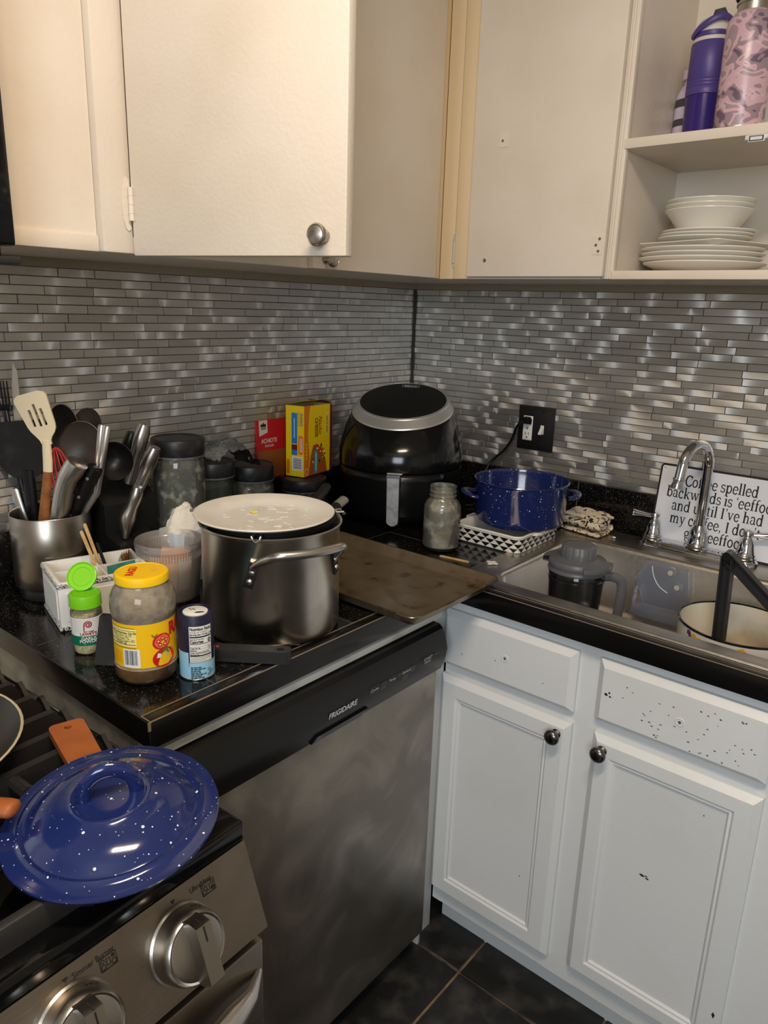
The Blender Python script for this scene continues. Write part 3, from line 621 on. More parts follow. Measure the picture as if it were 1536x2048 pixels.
for tx, ac, ai, dt, am, bt_ in (('UltraHeat', .0665, .0585, 3, .1014, .0125), ('Simmer Burner', .191, .178, 2, .2188, .0120)):
    m2 = MB(); m2.decal([txtp(tx, .0078, ac, bt_, .88)] + burner_icon(ai, .0205, dt) + [S_poly([(am - .003, .0085), (am + .003, .0085), (am, .0125)], 0)], onp); m2.build('burner_lettering', 'ink', cpn, smooth=0)
for kk, a in enumerate((.1035, .221, .54, .655)):
    c0 = onp(a, .053, -.0004); M3 = Matrix(((-PE1.x, PE2.x, PNn.x, c0.x), (-PE1.y, PE2.y, PNn.y, c0.y), (-PE1.z, PE2.z, PNn.z, c0.z), (0, 0, 0, 1)))
    m2 = MB(); m2.M = M3
    m2.lathe([(.0395, 0), (.0395, .004), (.0375, .006), (.0365, .020), (.0350, .026), (.0325, .0285), (.0305, .0275), (.028, .0285), (0, .0295)], seg=48)
    kb = m2.build('knob', 'knob_steel', st)
    m2 = MB(); m2.M = M3
    prof = [(-.033, .0), (.033, 0), (.033, .012), (.029, .023), (-.029, .023), (-.033, .012)]
    m2.prism(prof, (-.0085, 0, .026), (0, 1, 0), (0, 0, 1), (1, 0, 0), .017); g = m2.build('grip', 'knob_steel', kb, smooth=20)
    m2 = MB(); m2.M = M3; m2.box(-.0008, .0008, -.0275, -.012, .0491, .0494); m2.add([(-.0008, -.0334, .038), (.0008, -.0334, .038), (.0008, -.0292, .0493), (-.0008, -.0292, .0493)], [(0, 1, 2, 3)]); m2.build('pointer', 'ink', g, smooth=0)
    m2 = MB(); m2.M = M3; tv, tf_, _, _ = S_text('OFF', .0085, 0, 0, 0, sx=.9)
    vs = []
    for x, y in tv:
        t = rad(-118) + x / .0355; rr = .0371 - (y + .005) * .07; vs.append((rr * math.cos(t), rr * math.sin(t), .0138 + y))
    m2.add([(p[0] * 1.01, p[1] * 1.01, p[2]) for p in vs], tf_); m2.build('lettering', 'ink', kb, smooth=0)
m2 = smb(); m2.box(-.02, .033, W_ + .002, -.004, .10, .768, .004); od_ = m2.build('oven_door', 'stove_steel', st)
m2 = smb(); pts = []
for i in range(25):
    t = i / 24; y = -.012 + (W_ + .024) * t; b_ = math.sin(PI * t) ** .45; pts.append((.034 + .045 * b_, y, .728 - .0 * b_))
m2.tube(pts, [.004 + .013 * min(1, math.sin(PI * i / 24) * 4) for i in range(25)], 14, flat=(.8, 1.15), up=(0, 0, 1)); m2.build('handle', 'steel_plain', od_)
m2 = smb(); m2.box(-.60, -.03, W_ + .02, -.02, .004, .09); m2.build('drawer_base', 'black_matte', st)
# burners and grates
for (x, y) in ((-.17, -.14), (-.46, -.14), (-.17, -.62), (-.46, -.62), (-.31, -.38)):
    m2 = smb(); m2.lathe([(.05, .0), (.048, .006), (.034, .008), (.034, .016), (.03, .018), (0, .0185)], (x, y, .890), seg=32); m2.build('burner', 'black_matte', st)
def grate(y1, y0):
    """one cast grate between local y0<y1: cross bars along y, wavy end rails along x"""
    m2 = smb(); zt = .936; xs = [-.575, -.51, -.442, -.384, -.328, -.2795, -.237]
    for x in xs:
        m2.prism([(y0 + .004, .906), (y1 - .004, .906), (y1 - .006, .914), (y1 - .022, zt), (y0 + .022, zt), (y0 + .006, .914)], (x - .0055, 0, 0), (0, 1, 0), (0, 0, 1), (1, 0, 0), .011)
    for yy in (y1 - .010, y0 + .004):
        pl = [(-.60, .902)]; n = 90
        for i in range(n + 1):
            x = -.60 + .565 * i / n; d = min(abs(x - q) for q in xs + [-.04, -.10, -.17]); pl.append((x, .909 + .024 * max(0, 1 - d / .026) ** 1.2))
        pl.append((-.035, .902)); m2.prism(pl, (0, yy, 0), (1, 0, 0), (0, 0, 1), (0, 1, 0), .006)
    for x in (-.60, -.034): m2.box(x - .006, x + .006, y0, y1 - .004, .904, .934, .003)
    yc = (y0 + y1) / 2
    for a, b_ in (((-.237, y1 - .03), (-.195, y1 - .085)), ((-.237, y0 + .03), (-.195, y0 + .085)), ((-.034, yc), (-.12, yc)), ((-.10, y1 - .01), (-.13, yc + .04)), ((-.10, y0 + .01), (-.13, yc - .04)), ((-.237, yc), (-.20, yc)), ((-.384, y1 - .05), (-.52, y1 - .05))):
        m2.tube([(a[0], a[1], .926), (b_[0], b_[1], .926)], .008, 8)
    for x in (-.59, -.04):
        for y in (y0 + .01, y1 - .012): m2.tube([(x, y, .889), (x, y, .906)], .007, 8)
    return m2.build('grate', 'cast_iron', st, smooth=30)
grate(-.016, -.262); grate(-.264, -.492); grate(-.494, -.742)

# ---------------------------------------------------------------- enamel lid, pan and wooden-handled turner on the stove
speckle('blue_enamel', (26, 38, 88), [(214, 222, 236), (200, 210, 230)], 0.13, [120, 230], [0.19, 0.17], coat=0.5)
mat('rim_worn', (70, 52, 44), 0.4)
mat('wood_orange', (158, 88, 42), 0.5, var=(30, (146, 80, 38), 0.4, 0.7))
mat('pan_inside', (38, 34, 28), 0.3, bump=(40, 0.1, 0.001)); mat('pan_rim', (186, 170, 140), 0.4)
lc0 = Vector((0.810, -1.520, 0.9485)); vd = Vector((0.637, -0.771, 0)); tilt = Matrix.Rotation(rad(6.0), 4, Vector((vd.y, -vd.x, 0)).normalized() * -1)
ld = thing('pot_lid', 'round blue speckled enamel lid with loop handle lying on the stove grates', 'pot lid', lc0)
ML = Matrix.Translation(lc0) @ tilt @ Matrix.Scale(.876, 4)
mb = MB(); mb.M = ML
mb.lathe([(.1185, -.0035), (.1215, -.002), (.1225, .0005), (.1215, .0025), (.117, .0032), (.1085, .0035), (.1045, .0055), (.1015, .0080), (.0985, .0070), (.0965, .0058), (.0935, .0075), (.088, .0135), (.075, .0215), (.060, .0270), (.047, .0298), (.044, .0325), (.041, .0326), (.039, .0305), (.020, .0310), (0, .0312)], seg=72)
mb.lathe([(.1165, -.003), (.1125, -.001), (.1125, .0028)], seg=72); mb.build('cover', 'blue_enamel', ld)
hd = Vector((0.474, 0.88, 0)).normalized(); up = Vector((0, 0, 1)); mb = MB(); mb.M = ML; pts = []
for i in range(21):
    a = PI * i / 20; pts.append(hd * (-.0295 * math.cos(a)) + up * (.0300 + .037 * math.sin(a) ** .8))
mb.tube(pts, [.0068 + .0012 * math.sin(PI * i / 20) for i in range(21)], 12, flat=(1.25, .85), up=tuple(Vector((-hd.y, hd.x, 0)))); mb.build('handle', 'blue_enamel', ld)
m2 = MB(); m2.M = ML; m2.lathe([(.1212, -.0038), (.1229, -.0012), (.1216, -.0028)], seg=16, a0=rad(-82), a1=rad(-40)); m2.build('worn_rim', 'rim_worn', ld)

pc = Vector((0.545, -1.642, 0.938))
pn = thing('frying_pan', 'dark frying pan with pale worn rim and wooden handle at the left edge', 'pan', pc)
mb = MB(); mb.lathe([(0, 0), (.10, 0), (.112, .004), (.1375, .030), (.1395, .032), (.1375, .032), (.111, .007), (.10, .003), (0, .003)], pc, seg=56); mb.build('bowl', 'pan_inside', pn)
mb = MB(); mb.lathe([(.1396, .0305), (.1404, .0325), (.1388, .0335), (.1372, .0325)], pc, seg=56); mb.build('rim', 'pan_rim', pn)
hp0 = pc + Vector((.139, .005, .029)); hp1 = Vector((0.762, -1.595, 0.974)); dd_ = (hp1 - hp0); mb = MB()
mb.tube([hp0 + dd_ * t for t in (-.02, .2, .32)], [.007, .006, .007], 10); mb.build('handle_stem', 'dark_nickel', pn)
mb = MB(); mb.tube([hp0 + dd_ * t for t in (.3, .34, .5, .7, .88, .95, .985, 1.0)], [.007, .0085, .0095, .0105, .011, .0105, .0085, .005], 14, flat=(1.1, .75)); mb.build('handle', 'wood_orange', pn)

t0 = Vector((0.602, -1.4645, .9425)); t1 = Vector((0.712, -1.4915, .9425)); wt = thing('wooden_turner', 'orange-brown wooden utensil handle with a hanging hole, poking out from under the blue lid', 'turner', t0)
M4 = frame(t0, t1, (0, 0, 1)); mb = MB(); mb.M = M4; Ln = (t1 - t0).length
o_ = [(x, z) for x, z in arc(-.0125, .010, .0085, 180, 270, 5) + arc(.0125, .010, .0085, 270, 360, 5)] + [(.019, Ln), (-.019, Ln)]
hl = [(.0045 * math.cos(2 * PI * i / 16), .016 + .0045 * math.sin(2 * PI * i / 16)) for i in range(16)]
# flat handle with a hole: bridge outer outline to hole
bm = bmesh.new()
def ring(pts, y): return [bm.verts.new((x, y, z)) for x, z in pts]
for y, in ((.005,),(-.005,)):
    a_ = ring(o_, y); h_ = ring(hl, y)
    es = [bm.edges.new((a_[i], a_[(i + 1) % len(a_)])) for i in range(len(a_))] + [bm.edges.new((h_[i], h_[(i + 1) % 16])) for i in range(16)]
    bmesh.ops.triangle_fill(bm, edges=es, use_beauty=True)
    if y > 0: A1, H1 = a_, h_
for P_, Q_ in ((A1, a_), (H1, h_)):
    for i in range(len(P_)): bm.faces.new((P_[i], P_[(i + 1) % len(P_)], Q_[(i + 1) % len(P_)], Q_[i]))
bm.verts.index_update(); mb.add([v.co.copy() for v in bm.verts], [[v.index for v in f.verts] for f in bm.faces]); bm.free()
mb.build('handle', 'wood_orange', wt, smooth=30)
mb = MB(); mb.M = M4; mb.box(-.008, .008, -.002, .002, Ln, Ln + .05, .001); mb.prism([(-.03, Ln + .05), (.03, Ln + .05), (.037, Ln + .125), (-.037, Ln + .125)], (0, -.002, 0), (1, 0, 0), (0, 0, 1), (0, 1, 0), .003); mb.build('blade', 'black_matte', wt)
# ---------------------------------------------------------------- materials for small things
spun('crock_steel', (150, 141, 130), 0.26, 0.7)
spun('pot_steel', (228, 221, 210), 0.25, 0.6, smear=(14, (190, 182, 168), 0.45, 0.7))
mat('cream_silicone', (228, 212, 178), 0.45)
mat('wood_brown', (150, 92, 46), 0.5, var=(60, (120, 70, 32), 0.4, 0.7))
mat('wood_pale', (222, 186, 130), 0.6, var=(50, (196, 156, 100), 0.4, 0.7))
mat('nylon_black', (22, 21, 21), 0.42, bump=(60, 0.1, 0.001), var=(24, (48, 46, 44), 0.55, 0.75))
mat('spoon_brown', (60, 52, 44), 0.45, var=(18, (46, 40, 34), 0.4, 0.7))
mat('red_wire', (196, 48, 44), 0.45)
clear('jar_glass', (240, 244, 240), 1.5, 0.02, 0.14, (216, 218, 206), spots=(40, 0.52, 0.72, 0.7))
clear('smoky_glass', (200, 210, 200), 1.45, 0.02, 0.18, (120, 132, 116))
clear('wrap', (248, 250, 250), 1.4, 0.12, 0.30, (226, 228, 226))
clear('deli_plastic', (252, 249, 245), 1.3, 0.2, 0.26, (246, 240, 234))
clear('clear_plastic', (240, 242, 248), 1.5, 0.08, 0.16, (232, 234, 244))
clear('grey_tritan', (150, 152, 156), 1.45, 0.05, 0.12, (90, 92, 96))
clear('ragu_glass', (226, 216, 196), 1.4, 0.03, 0.4, (210, 198, 178), spots=(75, 0.38, 0.72, 0.72))
clear('residue_glass', (244, 244, 238), 1.5, 0.03, 0.20, (214, 212, 198), spots=(30, 0.5, 0.70, 0.62))
clear('spice_glass', (250, 250, 248), 1.35, 0.05, 0.03)
mat('lid_dark', (30, 29, 32), 0.4, var=(40, (58, 56, 58), 0.55, 0.8))
mat('flour', (226, 220, 206), 0.9, bump=(90, 0.6, 0.004))
mat('flour_bag', (206, 216, 226), 0.7); mat('dark_grain', (40, 38, 32), 0.8, bump=(220, .5, .002)); mat('grey_grain', (120, 118, 104), 0.85, bump=(220, .5, .002))
mat('white_box', (232, 230, 224), 0.42, var=(20, (216, 210, 198), 0.5, 0.75))
ramp_noise('bead_trim', [(0.0, (34, 34, 34)), (0.47, (226, 226, 222))], 480, 0.4)
mat('green_cap', (118, 202, 24), 0.38); mat('lime_inner', (136, 214, 44), 0.35)
ramp_noise('garlic_powder', [(0.3, (190, 164, 104)), (0.5, (226, 208, 158)), (0.7, (240, 228, 190))], 260, 0.9, interp='LINEAR')
mat('label_white', (224, 222, 216), 0.5); mat('label_green', (0, 104, 76), 0.5); mat('label_red', (150, 24, 34), 0.5)
mat('ragu_yellow', (238, 188, 14), 0.45); mat('ragu_cap', (246, 198, 12), 0.4); mat('ragu_red', (206, 36, 26), 0.45); mat('tomato', (204, 30, 26), 0.35); mat('tomato_flesh', (232, 110, 84), 0.4); mat('leaf', (70, 110, 40), 0.6); mat('label_cream', (240, 224, 140), 0.5); mat('sky_blue', (112, 178, 214), 0.5); mat('barcode_white', (226, 226, 224), 0.5)
mat('broth', (140, 96, 40), 0.25, var=(40, (104, 74, 36), .4, .65))
mat('salt_navy', (30, 30, 52), 0.42); mat('salt_blue', (146, 196, 222), 0.45); mat('tin', (190, 190, 186), 0.25, 1.0)
mat('paper_white', (230, 228, 222), 0.7); mat('packet_pink', (226, 150, 160), 0.6); mat('packet_orange', (222, 170, 130), 0.65); mat('packet_brown', (150, 104, 58), 0.65); mat('packet_teal', (0, 108, 100), 0.5); mat('packet_yellow', (236, 206, 70), 0.6); mat('packet_green', (150, 172, 140), 0.6)
mat('achiote_red', (196, 30, 36), 0.45); mat('achiote_orange', (150, 84, 40), 0.3); mat('achiote_cream', (226, 208, 190), 0.5)
mat('nacho_yellow', (238, 202, 12), 0.5); mat('nacho_orange', (222, 122, 24), 0.5); mat('nacho_maroon', (104, 26, 22), 0.5); mat('nacho_blue', (34, 122, 190), 0.5); mat('nacho_brown', (168, 84, 34), 0.5); mat('card_grey', (170, 150, 110), 0.8); mat('leaf_green', (74, 120, 48), 0.6); mat('cheese', (246, 214, 120), 0.6); mat('teal_sign', (60, 158, 170), 0.5)
mat('plate_white', (226, 222, 212), 0.28, bump=(300, 0.05, 0.0005), var=(22, (214, 208, 196), 0.5, 0.75)); mat('egg', (236, 214, 84), 0.5)
ramp_noise('sheet_metal', [(0.0, (64, 44, 28)), (0.33, (84, 60, 40)), (0.42, (118, 102, 80)), (0.62, (126, 112, 90)), (1.0, (140, 128, 108))], 21, 0.34, interp='LINEAR', distortion=0.3, detail=9)
MATS['sheet_metal'].node_tree.nodes['Principled BSDF'].inputs['Metallic'].default_value = 0.55
mat('sheet_rim', (150, 140, 118), 0.3, 1.0, var=(40, (104, 82, 54), 0.5, 0.7))
CAMP = Vector(CAMC)
def az(x, y): return math.degrees(math.atan2(CAMP.y - y, CAMP.x - x))

# ---------------------------------------------------------------- utensil crock and what stands in it
cc = Vector((0.0935, -1.2185, H)); k = thing('utensil_crock', 'brushed steel utensil crock full of cooking tools at the left end of the counter', 'utensil holder', cc)
MB().lathe([(0, 0), (.063, 0), (.066, .003), (.066, .016), (.0625, .022), (0, .022)], cc, seg=48).build('base', 'black_plastic', k)
MB().lathe([(.066, .0225), (.0705, .024), (.0715, .030), (.0715, .160), (.0705, .1615), (.0692, .160), (.0692, .026), (0, .026)], cc, seg=64).build('cylinder', 'crock_steel', k)
toC = Vector((0.637, -0.771, 0))
G = 'cooking tools in the steel crock'
def bowl_shape(mb, M, a, b_, depth, n=10, seg=28, thick=.002, mi=0):
    """shallow oval bowl facing local +y, centred at local origin, long axis z"""
    M0 = mb.M; mb.M = M; rows = []; vs = []; fs = []
    for side in (0, 1):
        for i in range(n + 1):
            rho = i / n
            for j in range(seg):
                t = 2 * PI * j / seg; vs.append((a * rho * math.cos(t), -depth * (1 - rho * rho) - side * thick, b_ * rho * math.sin(t)))
    N = (n + 1) * seg
    for side in (0, 1):
        for i in range(n):
            for j in range(seg):
                q = [side * N + i * seg + j, side * N + i * seg + (j + 1) % seg, side * N + (i + 1) * seg + (j + 1) % seg, side * N + (i + 1) * seg + j]
                fs.append(q if side == 0 else q[::-1])
    for j in range(seg): fs.append((n * seg + j, n * seg + (j + 1) % seg, N + n * seg + (j + 1) % seg, N + n * seg + j))
    mb.add(vs, fs, mi); mb.M = M0
def ext(p, q, z): p, q = Vector(p), Vector(q); t = (z - p.z) / (q.z - p.z); return p + (q - p) * t
# cream slotted turner with wooden handle
top, neck, fer, bot = Vector((.1005, -1.241, 1.294)), Vector((.1207, -1.2244, 1.2068)), Vector((.1179, -1.2268, 1.1566)), Vector((.1027, -1.2393, 1.0431))
t = thing('slotted_turner', 'cream slotted turner with a brown wooden handle standing highest in the steel crock', 'turner', ext(fer, bot, .942), G)
wd = MB(); wd.tube([ext(fer, bot, z) for z in (.945, 1.0, 1.06, 1.12, 1.1566)], [.0095, .0105, .0105, .009, .0082], 14, flat=(1, .62), up=tuple(toC)); wd.build('handle', 'wood_brown', t)
M5 = frame(neck, top, toC); bm = bmesh.new(); Lb = (top - neck).length + .002
out = [(-.0085, -.002), (-.0095, .005), (-.0135, .0105), (-.0215, .0175), (-.0262, .0245), (-.0280, .032), (-.0315, Lb - .008), (-.028, Lb - .002), (-.018, Lb + .002), (.02, Lb + .002), (.028, Lb - .003), (.0295, Lb - .010), (.0225, .036), (.0200, .028), (.0150, .019), (.0105, .010), (.0085, -.002)]
slots = [[(cx_2 - .0026, z0), (cx_2 + .0026, z0), (cx_2 + .0026, z1), (cx_2 - .0026, z1)] for cx_2, z0, z1 in ((-.012, .033, .064), (-.002, .033, .074), (.009, .035, .066))]
lay = []
for y in (.0018, -.0018):
    rs = [[bm.verts.new((x, y, z)) for x, z in poly] for poly in [out] + slots]
    es = [bm.edges.new((r[i], r[(i + 1) % len(r)])) for r in rs for i in range(len(r))]
    bmesh.ops.triangle_fill(bm, edges=es, use_beauty=True); lay.append(rs)
for r1, r2 in zip(*lay):
    for i in range(len(r1)): bm.faces.new((r1[i], r1[(i + 1) % len(r1)], r2[(i + 1) % len(r1)], r2[i]))
bm.verts.index_update(); mb = MB(); mb.M = M5; mb.add([v.co.copy() for v in bm.verts], [[v.index for v in f.verts] for f in bm.faces]); bm.free(); mb.M = None
mb.tube([fer - Vector((0, 0, .001)), fer + (neck - fer) * .4, neck + (top - neck) * .06], [.0088, .0088, .008], 14, flat=(1, .6), up=tuple(toC)); mb.build('head', 'cream_silicone', t, smooth=30)
# black round-bottomed turner at the far left
n0, n1 = Vector((.0489, -1.2319, 1.1384)), Vector((.0503, -1.2307, 1.0298))
t = thing('black_turner', 'wide black nylon turner with rounded blade leaning left in the steel crock', 'turner', ext(n0, n1, .942), G)
MB().tube([ext(n0, n1, .944), n1, n0 + Vector((0, 0, .01))], [.010, .0115, .012], 12, flat=(1, .5), up=tuple(toC)).build('handle', 'black_plastic', t)
cn = Vector((.0445, -1.2357, 1.192)); M6 = frame(cn - Vector((0, 0, .06)), cn + Vector((-.004, -.003, .05)), toC)
o_ = [(-.050, .112), (.048, .106), (.050, .05)] + [(.048 * math.cos(rad(a)), .045 + .047 * math.sin(rad(a))) for a in range(0, -181, -15)] + [(-.050, .05)]
mb = MB(); mb.prism(o_, (0, -.002, 0), (1, 0, 0), (0, 0, 1), (0, 1, 0), .004); mb.v = [M6 @ p for p in mb.v]; mb.build('blade', 'nylon_black', t, smooth=30)
# dark serving spoons
def spoon(cen, half, halfl, bot, name, label, m1, rim=None, dep=.014, tl=(0, 0, 0)):
    cen = Vector(cen); bot = Vector(bot); ax = (cen - bot).normalized(); t = thing(name, label, 'spoon', ext(cen, bot, .942), G)
    M7 = frame(cen, cen + ax, toC + Vector(tl)); mb = MB(); bowl_shape(mb, M7, half, halfl, dep); mb.build('bowl', m1, t)
    s0 = cen - ax * (halfl * .97); MB().tube([ext(cen, bot, .944), bot, s0 - ax * .02, s0 + ax * .004], [.007, .0075, .006, .005], 12, flat=(1.1, .6), up=tuple(toC)).build('handle', 'black_plastic', t)
    if rim: M8 = M7; MB_ = MB(); MB_.tube([M8 @ Vector((half * math.cos(a * PI / 20), 0.0005, halfl * math.sin(a * PI / 20))) for a in range(40)], .0009, 6, closed=True); MB_.build('rim', rim, t)
spoon((.1393, -1.1701, 1.1985), .0405, .0475, (.1053, -1.1982, 1.04), 'serving_spoon', 'oval dark brown nylon spoon facing forward in the steel crock', 'spoon_brown', 'sheet_rim')
spoon((.0841, -1.1768, 1.2132), .033, .058, (.0735, -1.188, 1.035), 'serving_spoon', 'dark spoon mostly hidden behind the cream slotted turner', 'nylon_black', 'sheet_rim', .016)
spoon((.1085, -1.140, 1.2285), .027, .036, (.085, -1.180, 1.03), 'serving_spoon', 'small dark nylon spoon peeking out behind the oval brown spoon', 'spoon_brown', None, .012)
# ladle
cl = Vector((.1655, -1.122, 1.168)); bt = Vector((.112, -1.186, 1.02)); t = thing('ladle', 'deep black ladle leaning right out of the steel crock', 'ladle', ext(cl, bt, .942), G)
M9 = frame(cl, cl + (cl - bt), (.75, -.45, .5)); mb = MB(); bowl_shape(mb, M9, .036, .037, .030); mb.build('bowl', 'nylon_black', t); ax = (cl - bt).normalized()
MB().tube([ext(cl, bt, .944), bt, cl - ax * .034], [.0065, .0065, .005], 10).build('handle', 'black_plastic', t)
# steel handles and tongs
def curved_handle(pts, rs, name, label, m1, bol=None, flat=(.85, 1.0), cat='knife', parent=None, rivets=0, group=G, base=None, up=None):
    t = thing(name, label, cat, base if base is not None else pts[-1], group); up = up or tuple(toC)
    MB().tube(pts, rs, 16, flat=flat, up=up).build('handle', m1, t)
    if bol:
        p0, p1, r_ = bol; MB().tube([p0, p0 + (p1 - p0) * .1, p1], [r_, r_ * 1.02, r_ * .9], 12, flat=(1.0, .5), up=up).build('blade', 'steel_plain', t)
    if rivets:
        for i in range(rivets):
            f_ = (i + .6) / (rivets + .2); p = Vector(pts[0]) + (Vector(pts[-1]) - Vector(pts[0])) * f_ + toC * (rs[1] * flat[1] - .0008)
            mb = MB(); mb.M = frame(p, p + toC, (0, 0, 1)); mb.lathe([(.0032, 0), (.003, .0012), (0, .0014)], seg=14); mb.build('rivet', 'steel_plain', t)
    return t
a_, b_ = Vector((.174, -1.200, 1.180)), Vector((.1342, -1.2327, 1.0582)); d_ = b_ - a_
curved_handle([a_ + d_ * f + Vector((.637, .0, 0)) * 0 + Vector((.765, .643, 0)) * c_ for f, c_ in ((0, .004), (.02, .003), (.08, .001), (.25, -.004), (.45, -.004), (.65, .001), (.85, .004), (1.0, .002))], [.015, .0225, .0232, .0215, .0195, .0200, .0180, .0165], 'carving_knife', 'large curved steel knife handle sticking out of the steel crock', 'steel_plain', (b_, ext(a_, b_, .945), .0075))
a_, b_ = Vector((.1745, -1.1635, 1.1665)), Vector((.1260, -1.2010, 1.0520)); d_ = b_ - a_
curved_handle([a_ + d_ * f for f in (0, .03, .12, .5, .9, 1.0)], [.011, .0165, .0172, .0155, .0150, .0135], 'riveted_knife', 'black knife handle with steel rivets in the steel crock', 'black_plastic', (b_, ext(a_, b_, .945), .008), rivets=3)
t = thing('tongs', 'narrow stainless tongs leaning against the front of the dark spoons', 'tongs', ext((.163, -1.163, 1.1135), (.128, -1.193, 1.044), .942), G)
for dx in (0, 1):
    tp = Vector((.1795, -1.1495, 1.242)) + Vector((.765, .643, 0)) * (.0105 * dx) + Vector((0, 0, -.002 * dx)); md_ = Vector((.163, -1.1634, 1.1135)) + Vector((.765, .643, 0)) * (.004 * dx); bt = Vector((.128, -1.193, 1.044)) + Vector((.765, .643, 0)) * (.003 * dx)
    MB().tube([tp, tp + (md_ - tp) * .03, tp + (md_ - tp) * .4, md_, bt, ext(md_, bt, .945)], [.005, .0068, .0066, .006, .0055, .005], 12, flat=(1, .7), up=tuple(toC)).build('arm', 'steel_plain', t)
p0, p1 = Vector((.030, -1.253, 1.1114)), Vector((.042, -1.243, 1.0357)); q = ext(p0, p1, .945)
tag(MB().tube([p0, p0 + (p1 - p0) * .05, p1, q], [.004, .007, .008, .007], 12, flat=(1.1, .35), up=tuple(toC)).build('flat_handle', 'steel_plain', loc=q), 'flat shiny steel handle at the left inside edge of the crock', 'utensil handle', G)
# knife pointing up and fork tines at far left
p1, p0 = Vector((.016, -1.2235, 1.347)), Vector((.034, -1.236, 1.05)); q = ext(p1, p0, .945); t = thing('long_knife', 'thin knife with its blade tip pointing up at the wall behind the crock tools', 'knife', q, G)
M10 = frame(p0, p1, toC); Lk = (p1 - p0).length; mb = MB(); mb.M = M10; mb.prism([(-.009, 0), (.009, 0), (.0075, Lk - .05), (.0015, Lk), (-.0055, Lk - .018)], (0, -.0008, 0), (1, 0, 0), (0, 0, 1), (0, 1, 0), .0016); mb.build('blade', 'steel_plain', t, smooth=0)
MB().tube([p0, q], [.009, .009], 12, flat=(1, .6), up=tuple(toC)).build('handle', 'black_plastic', t)
p1, p0 = Vector((.0085, -1.244, 1.262)), Vector((.040, -1.236, 1.04)); q = ext(p1, p0, .945); t = thing('pasta_fork', 'black utensil with thin upright tines at the left edge of the picture', 'fork', q, G)
MB().tube([p1, p0, q], [.0055, .0065, .0065], 10, flat=(1, .6), up=tuple(toC)).build('handle', 'black_plastic', t)
mb = MB(); R3 = Vector((.765, .643, 0))
mb.tube([p1 - R3 * .011, p1 + R3 * .011], .006, 8)
for i in range(4): mb.tube([p1 + R3 * (-.009 + .006 * i), p1 + R3 * (-.0095 + .0063 * i) + Vector((-.002, -.001, .05))], [.0022, .0013], 6)
mb.build('tines', 'black_plastic', t)
# red whisk
p0 = Vector((.132, -1.195, 1.06)); pt = Vector((.116, -1.209, 1.198)); q = ext(pt, p0, .945); t = thing('whisk', 'whisk of thin red wires between the cream turner and the dark spoon', 'whisk', q, G)
MB().tube([q, p0], [.006, .0055], 10).build('handle', 'red_wire', t)
M11 = frame(p0, pt, toC); Lw = (pt - p0).length; wm = MB()
for kk in range(6):
    an = PI * kk / 6; pts = []
    for i in range(25):
        u_ = i / 24; r_ = .019 * math.sin(PI * u_) ** .8; s_ = -1 if u_ < .5 else 1; th_ = 2 * PI * u_
        pts.append(M11 @ Vector((math.sin(th_) * .019 * math.cos(an) * (1 if True else 1), math.sin(th_) * .019 * math.sin(an), Lw * (1 - math.cos(th_)) / 2)))
    wm.tube(pts[:-1], .0009, 6, closed=True)
wm.build('wires', 'red_wire', t)

# ---------------------------------------------------------------- knife block and knives
kb_ = thing('knife_block', 'black stepped knife block between the utensil crock and the big glass jar', 'knife block', (0.1, -1.09, H))
mb = MB(); mb.prism([(.03, H), (.145, H), (.147, 1.078), (.065, 1.128), (.03, 1.128)], (0, -1.138, 0), (1, 0, 0), (0, 0, 1), (0, 1, 0), .116); mb.build('block', 'black_matte', kb_, smooth=20)
mb = MB(); mb.prism([(.1475, H), (.196, H), (.194, 1.008), (.1475, 1.020)], (0, -1.138, 0), (1, 0, 0), (0, 0, 1), (0, 1, 0), .088); mb.box(.150, .190, -1.10, -1.098, 1.0085, 1.0185); mb.build('lower_tier', 'black_matte', kb_, smooth=20)
G2 = 'knives in the black block'
RR = Vector((.765, .643, 0))
def kh(top, bot, rs, cv, label, m1, fl=(.85, 1.0)):
    top, bot = Vector(top), Vector(bot); n = len(rs)
    pts = [top + (bot - top) * (i / (n - 1)) ** 1.0 + RR * cv[i] for i in range(n)]
    curved_handle(pts, rs, 'kitchen_knife', label, m1, None, fl, group=G2, base=bot)
kh((.1421, -1.0369, 1.227), (.117, -1.065, 1.108), [.012, .0168, .0170, .0155, .0140, .0140, .0130, .0120], [0, 0, 0, 0, -.001, -.001, 0, 0], 'tall steel-handled knife at the back of the black block', 'steel_plain')
kh((.104, -1.042, 1.206), (.083, -1.062, 1.126), [.012, .0160, .0162, .0158, .0155, .014], [0] * 6, 'black-handled knife beside the tall steel one in the block', 'black_plastic')
kh((.1825, -1.0425, 1.187), (.143, -1.071, 1.082), [.012, .0160, .0165, .0155, .0140, .0145, .0135, .0120], [0, 0, 0, 0, 0, 0, 0, 0], 'steel-handled knife leaning right towards the big glass jar', 'steel_plain')
kh((.196, -1.096, 1.119), (.173, -1.115, 1.016), [.010, .0140, .0140, .0130, .0165, .0175, .0145, .0105, .007], [.002, .003, .002, 0, -.003, -.003, -.002, 0, .002], 'curved steel knife handle in the lower front step of the block', 'steel_plain')

